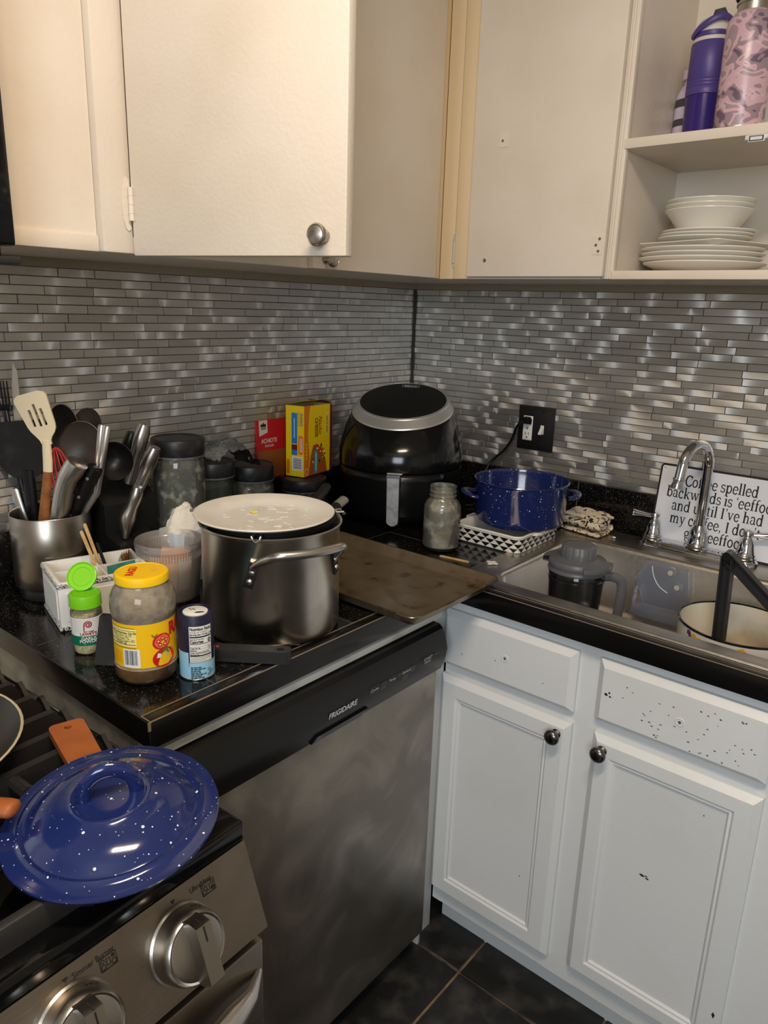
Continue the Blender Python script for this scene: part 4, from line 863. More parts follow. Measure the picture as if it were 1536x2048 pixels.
# ---------------------------------------------------------------- glass jars with dark lids
def jar(x, y, r, z1, lid, label, glass, fill=None, fm=None):
    t = thing('glass_jar', label, 'jar', (x, y, H), 'dark-lidded glass jars along the wall')
    hz = z1 - H
    MB().lathe([(0, .001), (r * .92, .0005), (r * .985, .006), (r, .016), (r, hz - .030), (r * .97, hz - .018), (r * .93, hz - .008), (r * .93, hz)], (x, y, H), seg=56).build('body', glass, t)
    if fill: MB().lathe([(0, .004), (r * .93, .004), (r * .95, .012), (r * .95, fill), (r * .7, fill + .004), (0, fill + .006)], (x, y, H), seg=40).build('contents', fm, t)
    MB().lathe([(r * .95, hz - .004), (r * 1.02, hz - .004), (r * 1.02, hz - .001), (r * .95, hz - .001)], (x, y, H), seg=56).build('seal_ring', 'clear_plastic', t)
    MB().lathe([(0, hz), (r * 1.0, hz), (r * 1.025, hz + .003), (r * 1.03, hz + lid - .005), (r * 1.0, hz + lid - .001), (r * .93, hz + lid), (r * .9, hz + lid - .002), (0, hz + lid - .002)], (x, y, H), seg=56).build('lid', 'lid_dark', t)
    return t
jar(.130, -.955, .0535, 1.157, .034, 'biggest glass jar, flour-dusted, with a dark lid, right of the knife block', 'jar_glass')
jar(.112, -.853, .047, 1.094, .031, 'glass jar under the crumpled clear plastic bag', 'smoky_glass', .06, 'grey_grain')
jar(.093, -.728, .0535, 1.064, .034, 'short speckled glass jar with dark lid left of the yellow taco box', 'jar_glass', .05, 'grey_grain')
jar(.085, -.548, .058, 1.008, .028, 'low dark glass jar carrying the yellow taco box', 'smoky_glass', .07, 'dark_grain')

# crumpled clear bag
bg = MB(); nu, nv_ = 26, 20; vs = []
for i in range(nu + 1):
    for j in range(nv_ + 1):
        u_, v_ = i / nu, j / nv_; x = .150 - .10 * v_ + .02 * noise.noise((u_ * 3, v_ * 3, 1)); y = -.865 + .125 * u_
        zz = 1.1295 + .038 * math.sin(PI * min(1, u_ * 1.05)) ** .6 * math.sin(PI * (.12 + .88 * v_)) ** .7 - .028 * max(0, u_ - .55) / .45 + .010 * noise.noise((u_ * 7, v_ * 7, 4)) + .006 * noise.noise((u_ * 16, v_ * 15, 9))
        vs.append((x, y, max(zz, 1.1285 if u_ < .42 else 1.101)))
fs = [(i * (nv_ + 1) + j, (i + 1) * (nv_ + 1) + j, (i + 1) * (nv_ + 1) + j + 1, i * (nv_ + 1) + j + 1) for i in range(nu) for j in range(nv_)]
bg.add(vs, fs); tag(bg.build('plastic_bag', 'wrap', loc=(.11, -.83, 1.126), smooth=60), 'crumpled clear plastic bag lying across two jar lids', 'plastic bag')

# open flour bag
fb = thing('flour_bag', 'open pale paper bag heaped with white flour in front of the big jar', 'flour bag', (.212, -1.003, H))
mb = MB(); lp = []
for z, s_ in ((H, .98), (.95, 1.0), (.985, 1.02), (1.010, 1.03), (1.022, 1.04)):
    lp.append([(.212 + (a + .0015 * noise.noise((a * 60, z * 40, b_ * 60))) * s_, -1.003 + b_ * s_, z + (.012 * noise.noise((a * 50, b_ * 50, 3)) if z > 1.04 else 0)) for a, b_ in rrect(-.030, .030, -.043, .043, .008, 3)])
skin(mb, lp, cap=False); mb.build('bag', 'flour_bag', fb, smooth=50)
mb = MB(); vs = []; n1_, n2_ = 12, 32
for i in range(n1_ + 1):
    for j in range(n2_):
        a = 2 * PI * j / n2_; rho = i / n1_; r_ = rho * (1.06 + .10 * noise.noise((math.cos(a) * 1.6, math.sin(a) * 1.6, 2)) + .05 * noise.noise((math.cos(a) * 5, math.sin(a) * 5, 5))); hgt = 1.004 + .066 * (1 - rho ** 2.6) + .012 * noise.noise((rho * math.cos(a) * 3, rho * math.sin(a) * 3, 7)) + .005 * noise.noise((rho * math.cos(a) * 9, rho * math.sin(a) * 9, 3))
        vs.append((.212 + .031 * r_ * math.cos(a), -1.003 + .044 * r_ * math.sin(a), hgt))
fs = [(i * n2_ + j, i * n2_ + (j + 1) % n2_, (i + 1) * n2_ + (j + 1) % n2_, (i + 1) * n2_ + j) for i in range(n1_) for j in range(n2_)]
mb.add(vs, fs); mb.build('flour', 'flour', fb, smooth=60, kind='stuff')

# ---------------------------------------------------------------- achiote packet and taco box
ap = thing('spice_packet', 'red spice packet standing against the tiles left of the yellow taco box', 'packet', (.008, -.585, 1.0285))
Op = Vector((.0135, -.6375, 1.0288)); Up_ = Vector((0, 1, 0)); Vp = Vector((-.05, 0, 1)).normalized(); Np = Vector((1, 0, .05)).normalized(); wP, hP = .098, .150
mb = MB(); mb.prism([(0, 0), (wP, 0), (wP, hP), (0, hP)], Op - Np * .005, Up_, Vp, Np, .005); mb.build('pouch', 'achiote_red', ap, smooth=20)
fn = on_plane(Op, Up_, Vp, Np, .0003); mb = MB()
sh = [S_rect(.001, wP - .001, .002, .072, 0), S_poly([(.008, hP), (.036, hP), (.036, .118), (.008, .110)], 1, .0002), S_poly([(.013, .135), (.015, .142), (.019, .139), (.0225, .146), (.026, .139), (.030, .142), (.032, .135), (.030, .127), (.015, .127)], 3, .0004), S_rect(.012, .033, .129, .1335, 1, .0006), S_line([(.014, .1312), (.031, .1312)], .0018, 3, .0008),
      S_text('ACHIOTE', .0155, .040, .0965, 2, .0004, sx=.80, bold=.015), S_text('GROUND', .0088, .040, .0835, 2, .0004, sx=.8)]
mb.decal(sh, fn); mb.build('print', ['achiote_orange', 'achiote_cream', 'label_white', 'ink'], ap, smooth=0)

tb = thing('taco_box', 'opened yellow taco shell box standing on the low dark jar', 'box', (.055, -.50, 1.036))
c0 = Vector((.0945, -.5565, 1.0365)); uL = Vector((-.968, -.25, 0)).normalized(); uR = Vector((-.172, .985, 0)).normalized(); wL, wR, hB = .054, .125, .182
nL = uL.cross(Vector((0, 0, 1))).normalized(); nR = uR.cross(Vector((0, 0, 1))).normalized()
if nL.dot(toC) < 0: nL = -nL
if nR.dot(toC) < 0: nR = -nR
U0 = c0 + uL * wL; mb = MB(); th = .0012; ctr_ = c0 + uL * wL / 2 + uR * wR / 2
q4 = [c0, c0 + uR * wR, c0 + uR * wR + uL * wL, c0 + uL * wL]; inn = [p + (ctr_ - p).normalized() * .0022 for p in q4]; Zv = Vector((0, 0, 1))
tops = [hB, hB - .004, hB - .004, hB]
vs = [p for p in q4] + [p + Zv * t_ for p, t_ in zip(q4, tops)] + [p + Zv * (t_ - .0002) for p, t_ in zip(inn, tops)] + [p + Zv * .002 for p in inn]
fs = [(3, 2, 1, 0)] + [(i, (i + 1) % 4, 4 + (i + 1) % 4, 4 + i) for i in range(4)] + [(4 + i, 4 + (i + 1) % 4, 8 + (i + 1) % 4, 8 + i) for i in range(4)] + [(8 + i, 8 + (i + 1) % 4, 12 + (i + 1) % 4, 12 + i) for i in range(4)] + [(12, 13, 14, 15)]
mb.add(vs, fs); 
for k_ in (1, 2, 3, 4): pass
mb.m = [0, 0, 2, 0, 0] + [1] * 9
mb.build('carton', ['nacho_yellow', 'card_grey', 'nacho_maroon'], tb, smooth=0)
mb = MB(); A0 = q4[3] + Zv * hB; A1_ = q4[2] + Zv * (hB - .004); inw = (-uL) * .045 + Zv * .012
mb.add([A0, A1_, A1_ + inw, A0 + inw, A0 + nL * .0005, A1_ + Vector((0, 0, .0008)), A1_ + inw + Vector((0, 0, .0008)), A0 + inw + Vector((0, 0, .0008))], [(0, 1, 2, 3), (7, 6, 5, 4), (0, 4, 5, 1), (2, 6, 7, 3), (1, 5, 6, 2), (3, 7, 4, 0)])
mb.build('flap', 'nacho_yellow', tb, smooth=0)
mb = MB(); B0 = q4[1] + Zv * (hB - .004); B1 = q4[2] + Zv * (hB - .004); iw = -uR * .03 + Zv * .010
mb.add([B0, B1, B1 + iw, B0 + iw] + [p + Vector((0, 0, .0008)) for p in (B0, B1, B1 + iw, B0 + iw)], [(0, 1, 2, 3), (7, 6, 5, 4), (0, 4, 5, 1), (2, 6, 7, 3), (1, 5, 6, 2), (3, 7, 4, 0)]); mb.build('flap', 'nacho_maroon', tb, smooth=0)
mb = MB(); fL = on_plane(U0, -uL, Zv, nL, .0003)
sh = [S_rect(.017, .034, .085, .164, 0), S_rect(.017, .034, .056, .083, 4), S_rect(.018, .0335, .057, .069, 0, .0002), S_rect(.018, .050, .016, .052, 1), S_rect(.036, .037, .130, .168, 2), S_rect(.0025, .011, .006, .043, 3), S_rect(.0025, .0105, .06, .175, 5), S_poly(rrect(.037, .052, .058, .107, .006), 3, .0001), S_poly([(.020, .002), (.048, .010), (.048, .0112), (.020, .0112)], 5, .0001)]
for i in range(14): sh.append(S_rect(.022, .047, .0195 + i * .0021, .0195 + i * .0021 + (.0012 if i % 3 else .0006), 2, .0002))
for i in range(4): sh += [S_disc(.0455, .135 + .0085 * i, .0042, .0036, 2, .0001), S_disc(.0455, .135 + .0085 * i, .0024, .002, 6, .0003)]
for i in range(5): sh.append(S_rect(.041 + .002 * i, .0418 + .002 * i, .064, .10, 6, .0003))
sh.append(S_rect(.0245, .0265, .10, .15, 6, .0003))
mb.decal(sh, fL)
fR = on_plane(c0, uR, Zv, nR, .0003)
sh = [S_poly([(0, 0), (.020, 0), (.024, .05), (.017, .10), (.021, .16), (.027, hB - .001), (0, hB)], 3), S_poly([(.020, .0), (.103, 0), (.095, .035), (.075, .065), (.055, .080), (.040, .078), (.028, .05)], 7, .0001), S_poly([(wR - .010, 0), (wR, 0), (wR, hB - .005), (wR - .010, hB - .004)], 4, .0001)]
for i in range(40):
    x, y = random.uniform(.036, .092), random.uniform(.030, .078)
    if y < .09 - abs(x - .062) * .9: sh.append(S_disc(x, y, random.uniform(.002, .005), random.uniform(.002, .004), random.choice((8, 9, 9, 10, 4)), .0003 + i * .00001, 8))
sh += [S_rect(.044, .058, .004, .062, 11, .0008), S_rect(.0495, .0525, .010, .056, 6, .001), S_disc(.0105, .013, .0075, .0085, 6, .0004), S_disc(.0105, .013, .006, .007, 3, .0006),
       S_text('Nacho', .021, .070, .128, 4, .0004, ang=-90, shear=.3, sx=.85), S_text('CHEESE', .0175, .053, .123, 4, .0004, ang=-90, sx=.85, bold=.02),
       S_poly(rrect(.094, .108, .096, .157, .006), 6, .0003), S_poly(rrect(.0953, .1067, .0975, .1555, .005), 0, .0005), S_poly(rrect(.0953, .1067, .0975, .1555, .005), 5, .0006), S_text('OLD EL PASO', .0085, .101, .1265, 4, .0008, ang=-90, sx=.85, bold=.02)] + [S_rect(.0075, .0125, .045 + .009 * i, .051 + .009 * i, 5, .0004) for i in range(5)]
mb.decal(sh, fR)
mb.build('print', ['nacho_blue', 'barcode_white', 'ink', 'nacho_orange', 'nacho_maroon', 'nacho_yellow', 'label_white', 'nacho_brown', 'leaf_green', 'cheese', 'tomato', 'teal_sign'], tb, smooth=0)
# ---------------------------------------------------------------- stock pot, strainer, plate
pc_ = Vector((.504, -1.030, H)); R_ = .1185
sp_ = thing('stock_pot', 'tall stainless stock pot in the middle of the left counter', 'pot', pc_)
mb = MB(); mb.lathe([(0, .0005), (R_ - .012, .0005), (R_ - .003, .004), (R_, .012), (R_, .186), (R_ + .0035, .1895), (R_ + .0045, .192), (R_ + .003, .194), (R_ - .001, .192), (R_ - .0025, .186), (R_ - .003, .012), (R_ - .012, .004), (0, .004)], pc_, seg=96); mb.build('body', 'pot_steel', sp_, smooth=50)
for a0 in (-18, 162):
    mb = MB(); pts = []; rs = []
    for i in range(25):
        f = i / 24; a = rad(a0 - 37 + 74 * f); s_ = math.sin(PI * f); b_ = min(1, s_ * 1.5) ** .8
        pts.append(pc_ + Vector((math.cos(a) * (R_ + .005 + .040 * b_), math.sin(a) * (R_ + .005 + .040 * b_), .146 + .034 * b_))); rs.append(.0062 + .0012 * b_)
    mb.tube(pts, rs, 12); hh = mb.build('handle', 'steel_plain', sp_)
    for s_ in (-1, 1):
        a = rad(a0 + s_ * 39); d = Vector((math.cos(a), math.sin(a), 0)); tn_ = Vector((-d.y, d.x, 0)); q = pc_ + d * (R_ - .0005) + Vector((0, 0, .132))
        mb = MB(); mb.prism([(-.0085, -.022), (.0085, -.022), (.0085, .022), (-.0085, .022)], q, (tn_ * .94 + Vector((0, 0, s_ * .28))).normalized(), (Vector((0, 0, .94)) - tn_ * s_ * .28).normalized(), d, .0035); br = mb.build('bracket', 'dark_nickel', hh, smooth=20)
        for zz in (-.011, .006):
            p = q + (Vector((0, 0, .94)) - tn_ * s_ * .28) * zz + d * .0034; mb = MB(); mb.M = frame(p, p + d, (0, 0, 1)); mb.lathe([(.0052, 0), (.0048, .0018), (.0025, .003), (0, .0032)], seg=16); mb.build('rivet', 'steel_plain', hh)
sr = thing('strainer', 'dark wire-handled strainer bowl hanging in the stock pot under the plate', 'strainer', pc_ + Vector((0, 0, .1)))
mb = MB(); mb.lathe([(0, .10), (.05, .105), (.09, .135), (.108, .185), (.110, .1985), (.1125, .2), (.1125, .202), (.108, .202), (.106, .187), (.088, .138), (.049, .108), (0, .103)], pc_, seg=64); mb.build('bowl', 'black_matte', sr)
for an, w__ in ((206, .011), (-52, .007), (60, .009)):
    d = Vector((math.cos(rad(an)), math.sin(rad(an)), 0)); tn_ = Vector((-d.y, d.x, 0)); z_ = Vector((0, 0, .199)); mb = MB()
    L_ = .148 if an == 206 else .128
    mb.tube([pc_ + z_ + d * .106 + tn_ * w__ * .6, pc_ + z_ + d * .128 + tn_ * w__, pc_ + z_ * 1.0 + d * L_ + tn_ * w__ * .8 - Vector((0, 0, .004)), pc_ + z_ + d * (L_ + .005) - Vector((0, 0, .006)), pc_ + z_ + d * L_ - tn_ * w__ * .8 - Vector((0, 0, .004)), pc_ + z_ + d * .128 - tn_ * w__, pc_ + z_ + d * .106 - tn_ * w__ * .6], .0021, 8); mb.build('wire_hook', 'steel_plain', sr)
pl = Vector((.5245, -1.062, 1.1165)); pt_ = thing('dinner_plate', 'used white plate with crumbs resting on top of the stock pot', 'plate', pl)
mb = MB(); mb.lathe([(0, .0), (.060, .0), (.068, .0015), (.080, .003), (.1135, .011), (.1165, .0135), (.1160, .0155), (.1135, .0155), (.090, .0085), (.078, .0042), (.070, .0030), (0, .0028)], pl, seg=96); mb.build('dish', 'plate_white', pt_, smooth=60)
mb = MB(); random.seed(5)
for i in range(46):
    a, r_ = random.uniform(0, 6.28), random.uniform(0, .085); x, y = r_ * math.cos(a), r_ * math.sin(a); zz = .003 + max(0, r_ - .07) * .22; l_ = random.uniform(.002, .014); an = rad(40 + random.gauss(0, 25))
    mb.M = Matrix.Translation(pl + Vector((x, y, zz))) @ Matrix.Rotation(an, 4, 'Z'); mb.box(-l_ / 2, l_ / 2, -.0005, .0005, 0, .0005)
mb.M = None; mb.build('smears', 'paper_white', pt_, smooth=0)
eg = MB(); ce = Vector((.4905, -1.0545, 1.1198))
for i in range(9): eg.sphere(ce + Vector((random.uniform(-.006, .006), random.uniform(-.005, .005), .0015)), random.uniform(.0018, .003), 8, 6, sc=(1.3, 1, .6))
tag(eg.build('egg_crumb', 'egg', loc=ce), 'small yellow egg scrap in the middle of the white plate', 'food scrap')

# ---------------------------------------------------------------- stacked small pans behind the stock pot
for z0, hh_, r_, end, lab, col_ in ((.9175, .062, .058, Vector((.2762, -.597, 1.0215)), 'dark saucepan behind the stock pot with a grey-tipped handle', 'pan_inside'), (.9825, .034, .062, Vector((.2762, -.655, 1.066)), 'small dark pan stacked behind the stock pot, thick handle pointing up right', 'pan_inside')):
    b0 = Vector((.305, -.812, z0)); t = thing('saucepan', lab, 'pan', b0, 'small pans stacked behind the stock pot')
    mb = MB(); mb.lathe([(0, 0), (r_ - .008, 0), (r_, .006), (r_ + .001, hh_), (r_ - .001, hh_), (r_ - .002, .007), (r_ - .009, .003), (0, .003)], b0, seg=48); mb.build('bowl', col_, t)
    dh = Vector((end.x - b0.x, end.y - b0.y, 0)).normalized(); s0 = b0 + dh * r_ + Vector((0, 0, hh_ - .008)); dd_ = end - s0; mb = MB()
    mb.tube([s0 + dd_ * f for f in (-.01, .25, .4, .8, .95, 1.0)], [.005, .006, .010, .0115, .0105, .006], 14, flat=(1.1, .8)); mb.build('handle', 'dark_rubber', t)
    if z0 < .95: MB().tube([end - dd_ * .20, end - dd_ * .02], [.0120, .0122], 14, flat=(1.1, .82)).build('handle_tip', 'dirty_grey', t)

# ---------------------------------------------------------------- deli container and packets
dc = Vector((.270, -1.080, H)); t = thing('deli_container', 'cloudy clear plastic tub holding pale packets, left of the stock pot', 'container', dc)
mb = MB(); mb.lathe([(0, .001), (.050, .001), (.053, .004), (.0605, .098), (.0605, .102), (.0635, .103), (.0640, .112), (.0625, .1155), (.0612, .112), (.0595, .100), (.052, .006), (0, .004)], dc, seg=72); mb.build('tub', 'deli_plastic', t, smooth=50)
mb = MB()
for i in range(72):
    a = 2 * PI * i / 72; d = Vector((math.cos(a), math.sin(a), 0)); mb.tube([dc + d * .0600 + Vector((0, 0, .085)), dc + d * .0611 + Vector((0, 0, .1015))], .0009, 5)
rb_ = mb.build('ribs', 'deli_plastic', t); 
def packet(c, w_, h_, d1, d2, th, m1, label, name='packet', group=None):
    d1, d2 = Vector(d1).normalized(), Vector(d2).normalized(); n = d1.cross(d2).normalized(); mb = MB(); vs = []; c = Vector(c); N_ = 8
    for s_ in (1, -1):
        for i in range(N_ + 1):
            for j in range(N_ + 1):
                u_, v_ = i / N_ - .5, j / N_ - .5; b_ = (1 - (2 * u_) ** 2) * (1 - (2 * v_) ** 2); vs.append(c + d1 * u_ * w_ + d2 * v_ * h_ + n * (s_ * (th / 2 * b_ + .0002) + .0012 * math.sin(u_ * 9) * math.cos(v_ * 7)))
    M_ = (N_ + 1) ** 2; fs = []
    for s_ in (0, 1):
        for i in range(N_):
            for j in range(N_): q = [s_ * M_ + i * (N_ + 1) + j, s_ * M_ + (i + 1) * (N_ + 1) + j, s_ * M_ + (i + 1) * (N_ + 1) + j + 1, s_ * M_ + i * (N_ + 1) + j + 1]; fs.append(q if s_ == 0 else q[::-1])
    ed = [(i, 0) for i in range(N_)] + [(N_, j) for j in range(N_)] + [(i, N_) for i in range(N_, 0, -1)] + [(0, j) for j in range(N_, 0, -1)]; ids = [a * (N_ + 1) + b2 for a, b2 in ed]
    for k in range(len(ids)): a, b2 = ids[k], ids[(k + 1) % len(ids)]; fs.append((b2, a, M_ + a, M_ + b2))
    mb.add(vs, fs); return tag(mb.build(name, m1, loc=c, smooth=50), label, 'packet', group)
gp = 'packets inside the plastic tub'
packet(dc + Vector((.004, -.020, .044)), .055, .072, (.7, .6, .0), (-.1, .2, 1), .006, 'packet_orange', 'peach paper packet at the front of the cloudy tub', group=gp)
packet(dc + Vector((-.014, .014, .050)), .060, .078, (.8, .4, .0), (.1, .2, 1), .006, 'packet_orange', 'peach paper packet at the back of the cloudy tub', group=gp)
packet(dc + Vector((.020, .012, .044)), .045, .068, (.3, .9, .1), (.1, .1, 1), .005, 'paper_white', 'white paper packet at the right inside the cloudy tub', group=gp)
packet((.185, -1.1000, .990), .046, .060, (.2, .97, .06), (-.3, .05, .95), .006, 'packet_pink', 'pink and white sweetener packet between the condiment box and the tub') if False else None
packet((.2005, -1.1235 + .02, .935), .040, .052, (.62, .74, .06), (-.25, .15, .95), .006, 'packet_pink', 'pink sweetener packet between the white condiment box and the tub', 'sweetener_packet')
packet((.5035, -1.1985, .938), .030, .045, (.77, .64, 0), (-.12, .1, 1), .004, 'paper_white', 'white paper packet standing between the sauce jar and the stock pot', 'paper_packet')

# ---------------------------------------------------------------- white condiment box
B0_ = Vector((.281, -1.306, H)); u_ = Vector((.2554, .9668, 0)); v_ = Vector((-.9668, .2554, 0)); LU, LV, HB = .160, .127, .088
cb = thing('condiment_box', 'white compartment box with beaded edges in front of the steel crock', 'box', B0_)
MC = Matrix(((u_.x, v_.x, 0, B0_.x), (u_.y, v_.y, 0, B0_.y), (0, 0, 1, H), (0, 0, 0, 1)))
def cm(): q = MB(); q.M = MC; return q
mb = cm(); wt_ = .0055
mb.box(0, LU, 0, LV, .001, .006); mb.box(0, LU, 0, wt_, .006, HB, .0008); mb.box(0, LU, LV - wt_, LV, .006, HB, .0008); mb.box(0, wt_, wt_, LV - wt_, .006, HB, .0008); mb.box(LU - wt_, LU, wt_, LV - wt_, .006, HB, .0008)
for (a, b_, c, d) in ((.012, LU - .012, -.0012, 0),): mb.prism(rrect(.010, LU - .010, .016, HB - .018, .004), (0, 0, 0), (1, 0, 0), (0, 0, 1), (0, -1, 0), .0018, taper=.97)
mb.prism(rrect(.010, LV - .010, .016, HB - .018, .004), (0, 0, 0), (0, 1, 0), (0, 0, 1), (-1, 0, 0), .0018, taper=.97)
mb.build('tray', 'white_box', cb, smooth=25)
mb = cm()
for z0, z1 in ((.0015, .009), (HB - .0095, HB - .002)): mb.box(-.0022, LU + .002, -.0022, 0, z0, z1, .001); mb.box(-.0022, 0, 0, LV, z0, z1, .001); mb.box(LU, LU + .002, 0, LV, z0, z1, .001)
mb.build('beaded_trim', 'bead_trim', cb, smooth=0)
mb = cm(); mb.box(wt_, LU - wt_, .0655, .0695, .006, HB - .003); mb.build('divider', 'white_box', cb); mb = cm(); mb.box(.082, .086, wt_, .0655, .006, HB - .003); mb.build('divider', 'white_box', cb); mb = cm(); mb.box(.082, .086, .0695, LV - wt_, .006, HB - .003); mb.build('divider', 'white_box', cb)
def cp3(a, b_, z): return MC @ Vector((a, b_, z))
def stick(p, q, m1, label, group='stir sticks in the condiment box'):
    p, q = Vector(p), Vector(q); mb = MB(); mb.M = frame(p, q, toC); L_ = (q - p).length; o_ = [(-.003, .003), (-.0015, 0), (.0015, 0), (.003, .003), (.003, L_ - .003), (.0015, L_), (-.0015, L_), (-.003, L_ - .003)]
    mb.prism(o_, (0, -.0009, 0), (1, 0, 0), (0, 0, 1), (0, 1, 0), .0018); return tag(mb.build('stir_stick', m1, loc=p, smooth=20), label, 'stick', group)
stick(cp3(.104, .080, .007), Vector((.217, -1.2245, 1.0635)), 'wood_pale', 'nearer of two pale wooden sticks standing in the condiment box')
stick(cp3(.110, .090, .007), Vector((.214, -1.2155, 1.0745)), 'wood_pale', 'longer pale wooden stick behind the other in the condiment box')
stick(cp3(.118, .082, .007), cp3(.092, .100, .118), 'ink', 'dark stick beside the two pale ones in the condiment box')
packet(cp3(.118, .036, .062), .050, .060, u_ + Vector((0, 0, .08)), v_ * .35 + Vector((0, 0, 1)), .006, 'packet_teal', 'teal tea packet in the front right compartment of the condiment box', 'tea_packet')
packet(cp3(.068, .038, .048), .050, .060, u_ * .5 + v_ * .6, v_ * .1 - u_ * .25 + Vector((0, 0, 1)), .005, 'packet_yellow', 'yellow packet in the front left compartment of the condiment box', 'yellow_packet')
packet(cp3(.126, .100, .052), .05, .060, v_ + u_ * .2, u_ * .25 + Vector((0, 0, 1)), .004, 'packet_green', 'pale green packet leaning beside the brown ones in the condiment box', 'green_packet')
for i in range(4): packet(cp3(.132 + .0052 * i, .103, .055 + .001 * i), .052, .062, v_ + u_ * (.15 + .03 * i), u_ * (.22 - .05 * i) + Vector((0, 0, 1)), .003, 'packet_brown', 'brown sugar packet standing in the back right compartment of the condiment box', 'sugar_packet', 'brown packets in the condiment box')

# ---------------------------------------------------------------- garlic powder
gc = Vector((.373, -1.307, H)); t = thing('garlic_powder', 'garlic powder shaker with its green flip lid open beside the condiment box', 'spice jar', gc); ga = az(gc.x, gc.y); r_ = .0238
MB().lathe([(0, .001), (.021, .0005), (.0236, .004), (r_, .010), (r_, .062), (.0242, .066), (.0238, .072), (.0225, .076), (.0225, .080)], gc, seg=48).build('bottle', 'spice_glass', t)
MB().lathe([(0, .002), (.0215, .002), (.0229, .006), (.0230, .0685), (.012, .0705), (0, .070)], gc, seg=40).build('powder', 'garlic_powder', t)
MB().lathe([(.0228, .0785), (.0246, .079), (.0246, .096), (.0236, .099), (.0205, .0995), (.0200, .0975), (0, .0975)], gc, seg=48).build('cap', 'green_cap', t)
mb = MB()
for a in range(6): 
    for rr_2 in (.006, .011):
        mb.M = Matrix.Translation(gc + Vector((rr_2 * math.cos(a * 1.05), rr_2 * math.sin(a * 1.05), .0976))); mb.lathe([(.0016, 0), (0, .0002)], seg=8)
mb.M = None; mb.build('shaker_holes', 'lime_inner', t)
fcx = Vector((.3505, -1.2975, 1.0315)); Mf = frame(fcx, fcx + Vector((.50, -.60, .52)), (0, 0, 1)); mb = MB(); mb.M = Mf
mb.lathe([(0, -.002), (.0225, -.002), (.0238, -.001), (.0238, .003), (.0222, .0035), (.0215, .001), (.0165, .0008), (.016, .0018), (.015, .0018), (.0145, .0006), (0, .0006)], seg=44); fl_ = mb.build('flip_lid', 'lime_inner', t)
mb = MB(); fn = on_cyl(gc, r_, ga, .0004)
sh = [S_rect(-.038, .038, .026, .064, 0, 0, 20), S_rect(-.038, .038, .0175, .034, 1, .0003, 20), S_text("LAWRY'S", .0062, .0005, .0375, 2, .0006, bold=.03), S_text('GARLIC', .0072, .002, .0300, 0, .0007, bold=.02), S_text('POWDER', .0072, .002, .0248, 0, .0007, bold=.02)]
sh += [S_rect(-.006, .013, .0205, .0209, 0, .0007), S_rect(-.006, .013, .0195, .0199, 0, .0007)]
for i in range(9): sh.append(S_rect(-.022, .022, .0395 + i * .0027, .0397 + i * .0027, 3, .0003, 10))
sp2 = []
for i in range(26): a = rad(200 - i * 27); rr2 = .0062 - .00021 * i; sp2.append((.001 + rr2 * math.cos(a), .0535 + rr2 * math.sin(a)))
sh += [S_line(sp2, .0017, 2, .0006), S_line([(-.0052, .052), (-.0055, .0415), (.0065, .0415), (.0085, .0425)], .0017, 2, .0007)]
mb.decal(sh, fn); mb.build('label_band', ['label_white', 'label_green', 'label_red', 'grey_print'], t, smooth=30)

# ---------------------------------------------------------------- sauce jar
rc_ = Vector((.513, -1.290, H)); ra = az(rc_.x, rc_.y); t = thing('sauce_jar', 'big emptied pasta sauce jar with yellow lid and label near the counter corner', 'jar', rc_)
pr = [(0, .002), (.036, .001), (.042, .004), (.0455, .012), (.0462, .020), (.0462, .028), (.0445, .030), (.0445, .103), (.0462, .106), (.0475, .112), (.0478, .122), (.0465, .133), (.042, .1445), (.0375, .150), (.0365, .154), (.0365, .160)]
MB().lathe(pr, rc_, seg=64, mis=[1] * 5 + [0] * 12).build('bottle', ['ragu_glass', 'spice_glass'], t)
MB().lathe([(0, .003), (.036, .003), (.0425, .006), (.0455, .013), (.0457, .0275), (.0, .0275)], rc_, seg=48).build('sauce', 'broth', t)
MB().lathe([(.0372, .1545), (.0386, .155), (.0388, .1645), (.0378, .1670), (.0352, .1680), (.0345, .1672), (.032, .1672), (.0, .1672)], rc_, seg=64).build('lid', 'ragu_cap', t)
mb = MB(); MLd = Matrix.Translation(rc_ + Vector((0, 0, .1672))) @ Matrix.Rotation(rad(ra + 90), 4, 'Z'); fl2 = lambda a, b_, l: MLd @ Vector((a, b_, .0003 + l))
sh = [S_text('RAGU', .0155, -.0135, .001, 0, 0, ang=78, bold=.04, sx=.9)] + [S_line([(-.004, .006 - i * .004), (.018, .010 - i * .004)], .0005, 1) for i in range(0)] + [S_line([(.013, -.006 + i * .0035), (.022, -.0045 + i * .0035)], .0006, 1) for i in range(4)]
mb.decal(sh, fl2); mb.build('lid_print', ['ragu_red', 'wood_pale'], t, smooth=0)
mb = MB(); fn = on_cyl(rc_, .0445, ra, .0006)
sh = [S_rect(-.064, .064, .032, .1005, 0, 0, 36), S_rect(-.0585, -.0125, .0665, .0945, 1, .0003, 12)]
sh += [S_rect(-.0585, -.0135, .0945, .0953, 3, .0004, 10), S_rect(-.0585, -.0135, .0905, .0912, 3, .0004, 10), S_rect(-.0585, -.0135, .0690, .0700, 3, .0004, 10), S_rect(-.0585, -.0135, .0640, .0647, 3, .0004, 10)]
for i, (tx, b_) in enumerate((('Total Carbohydrate 12g 4%', .0875), ('Dietary Fiber 2g 7%', .0835), ('Total Sugars 7g', .0795), ('Incl. 4g Added Sugars 8%', .0755), ('Protein 2g', .0722))): sh.append(S_text(tx, .0043, -.0365, b_, 3, .0005, bold=.02 if i in (0, 4) else 0))
sh += [S_rect(-.0585, -.0135, .0858 - .004 * i, .0860 - .004 * i, 3, .0004, 10) for i in range(4)]
sh += [S_rect(-.034, -.0085, .0335, .0625, 2, .0004, 8)]
xb = -.0315; random.seed(9)
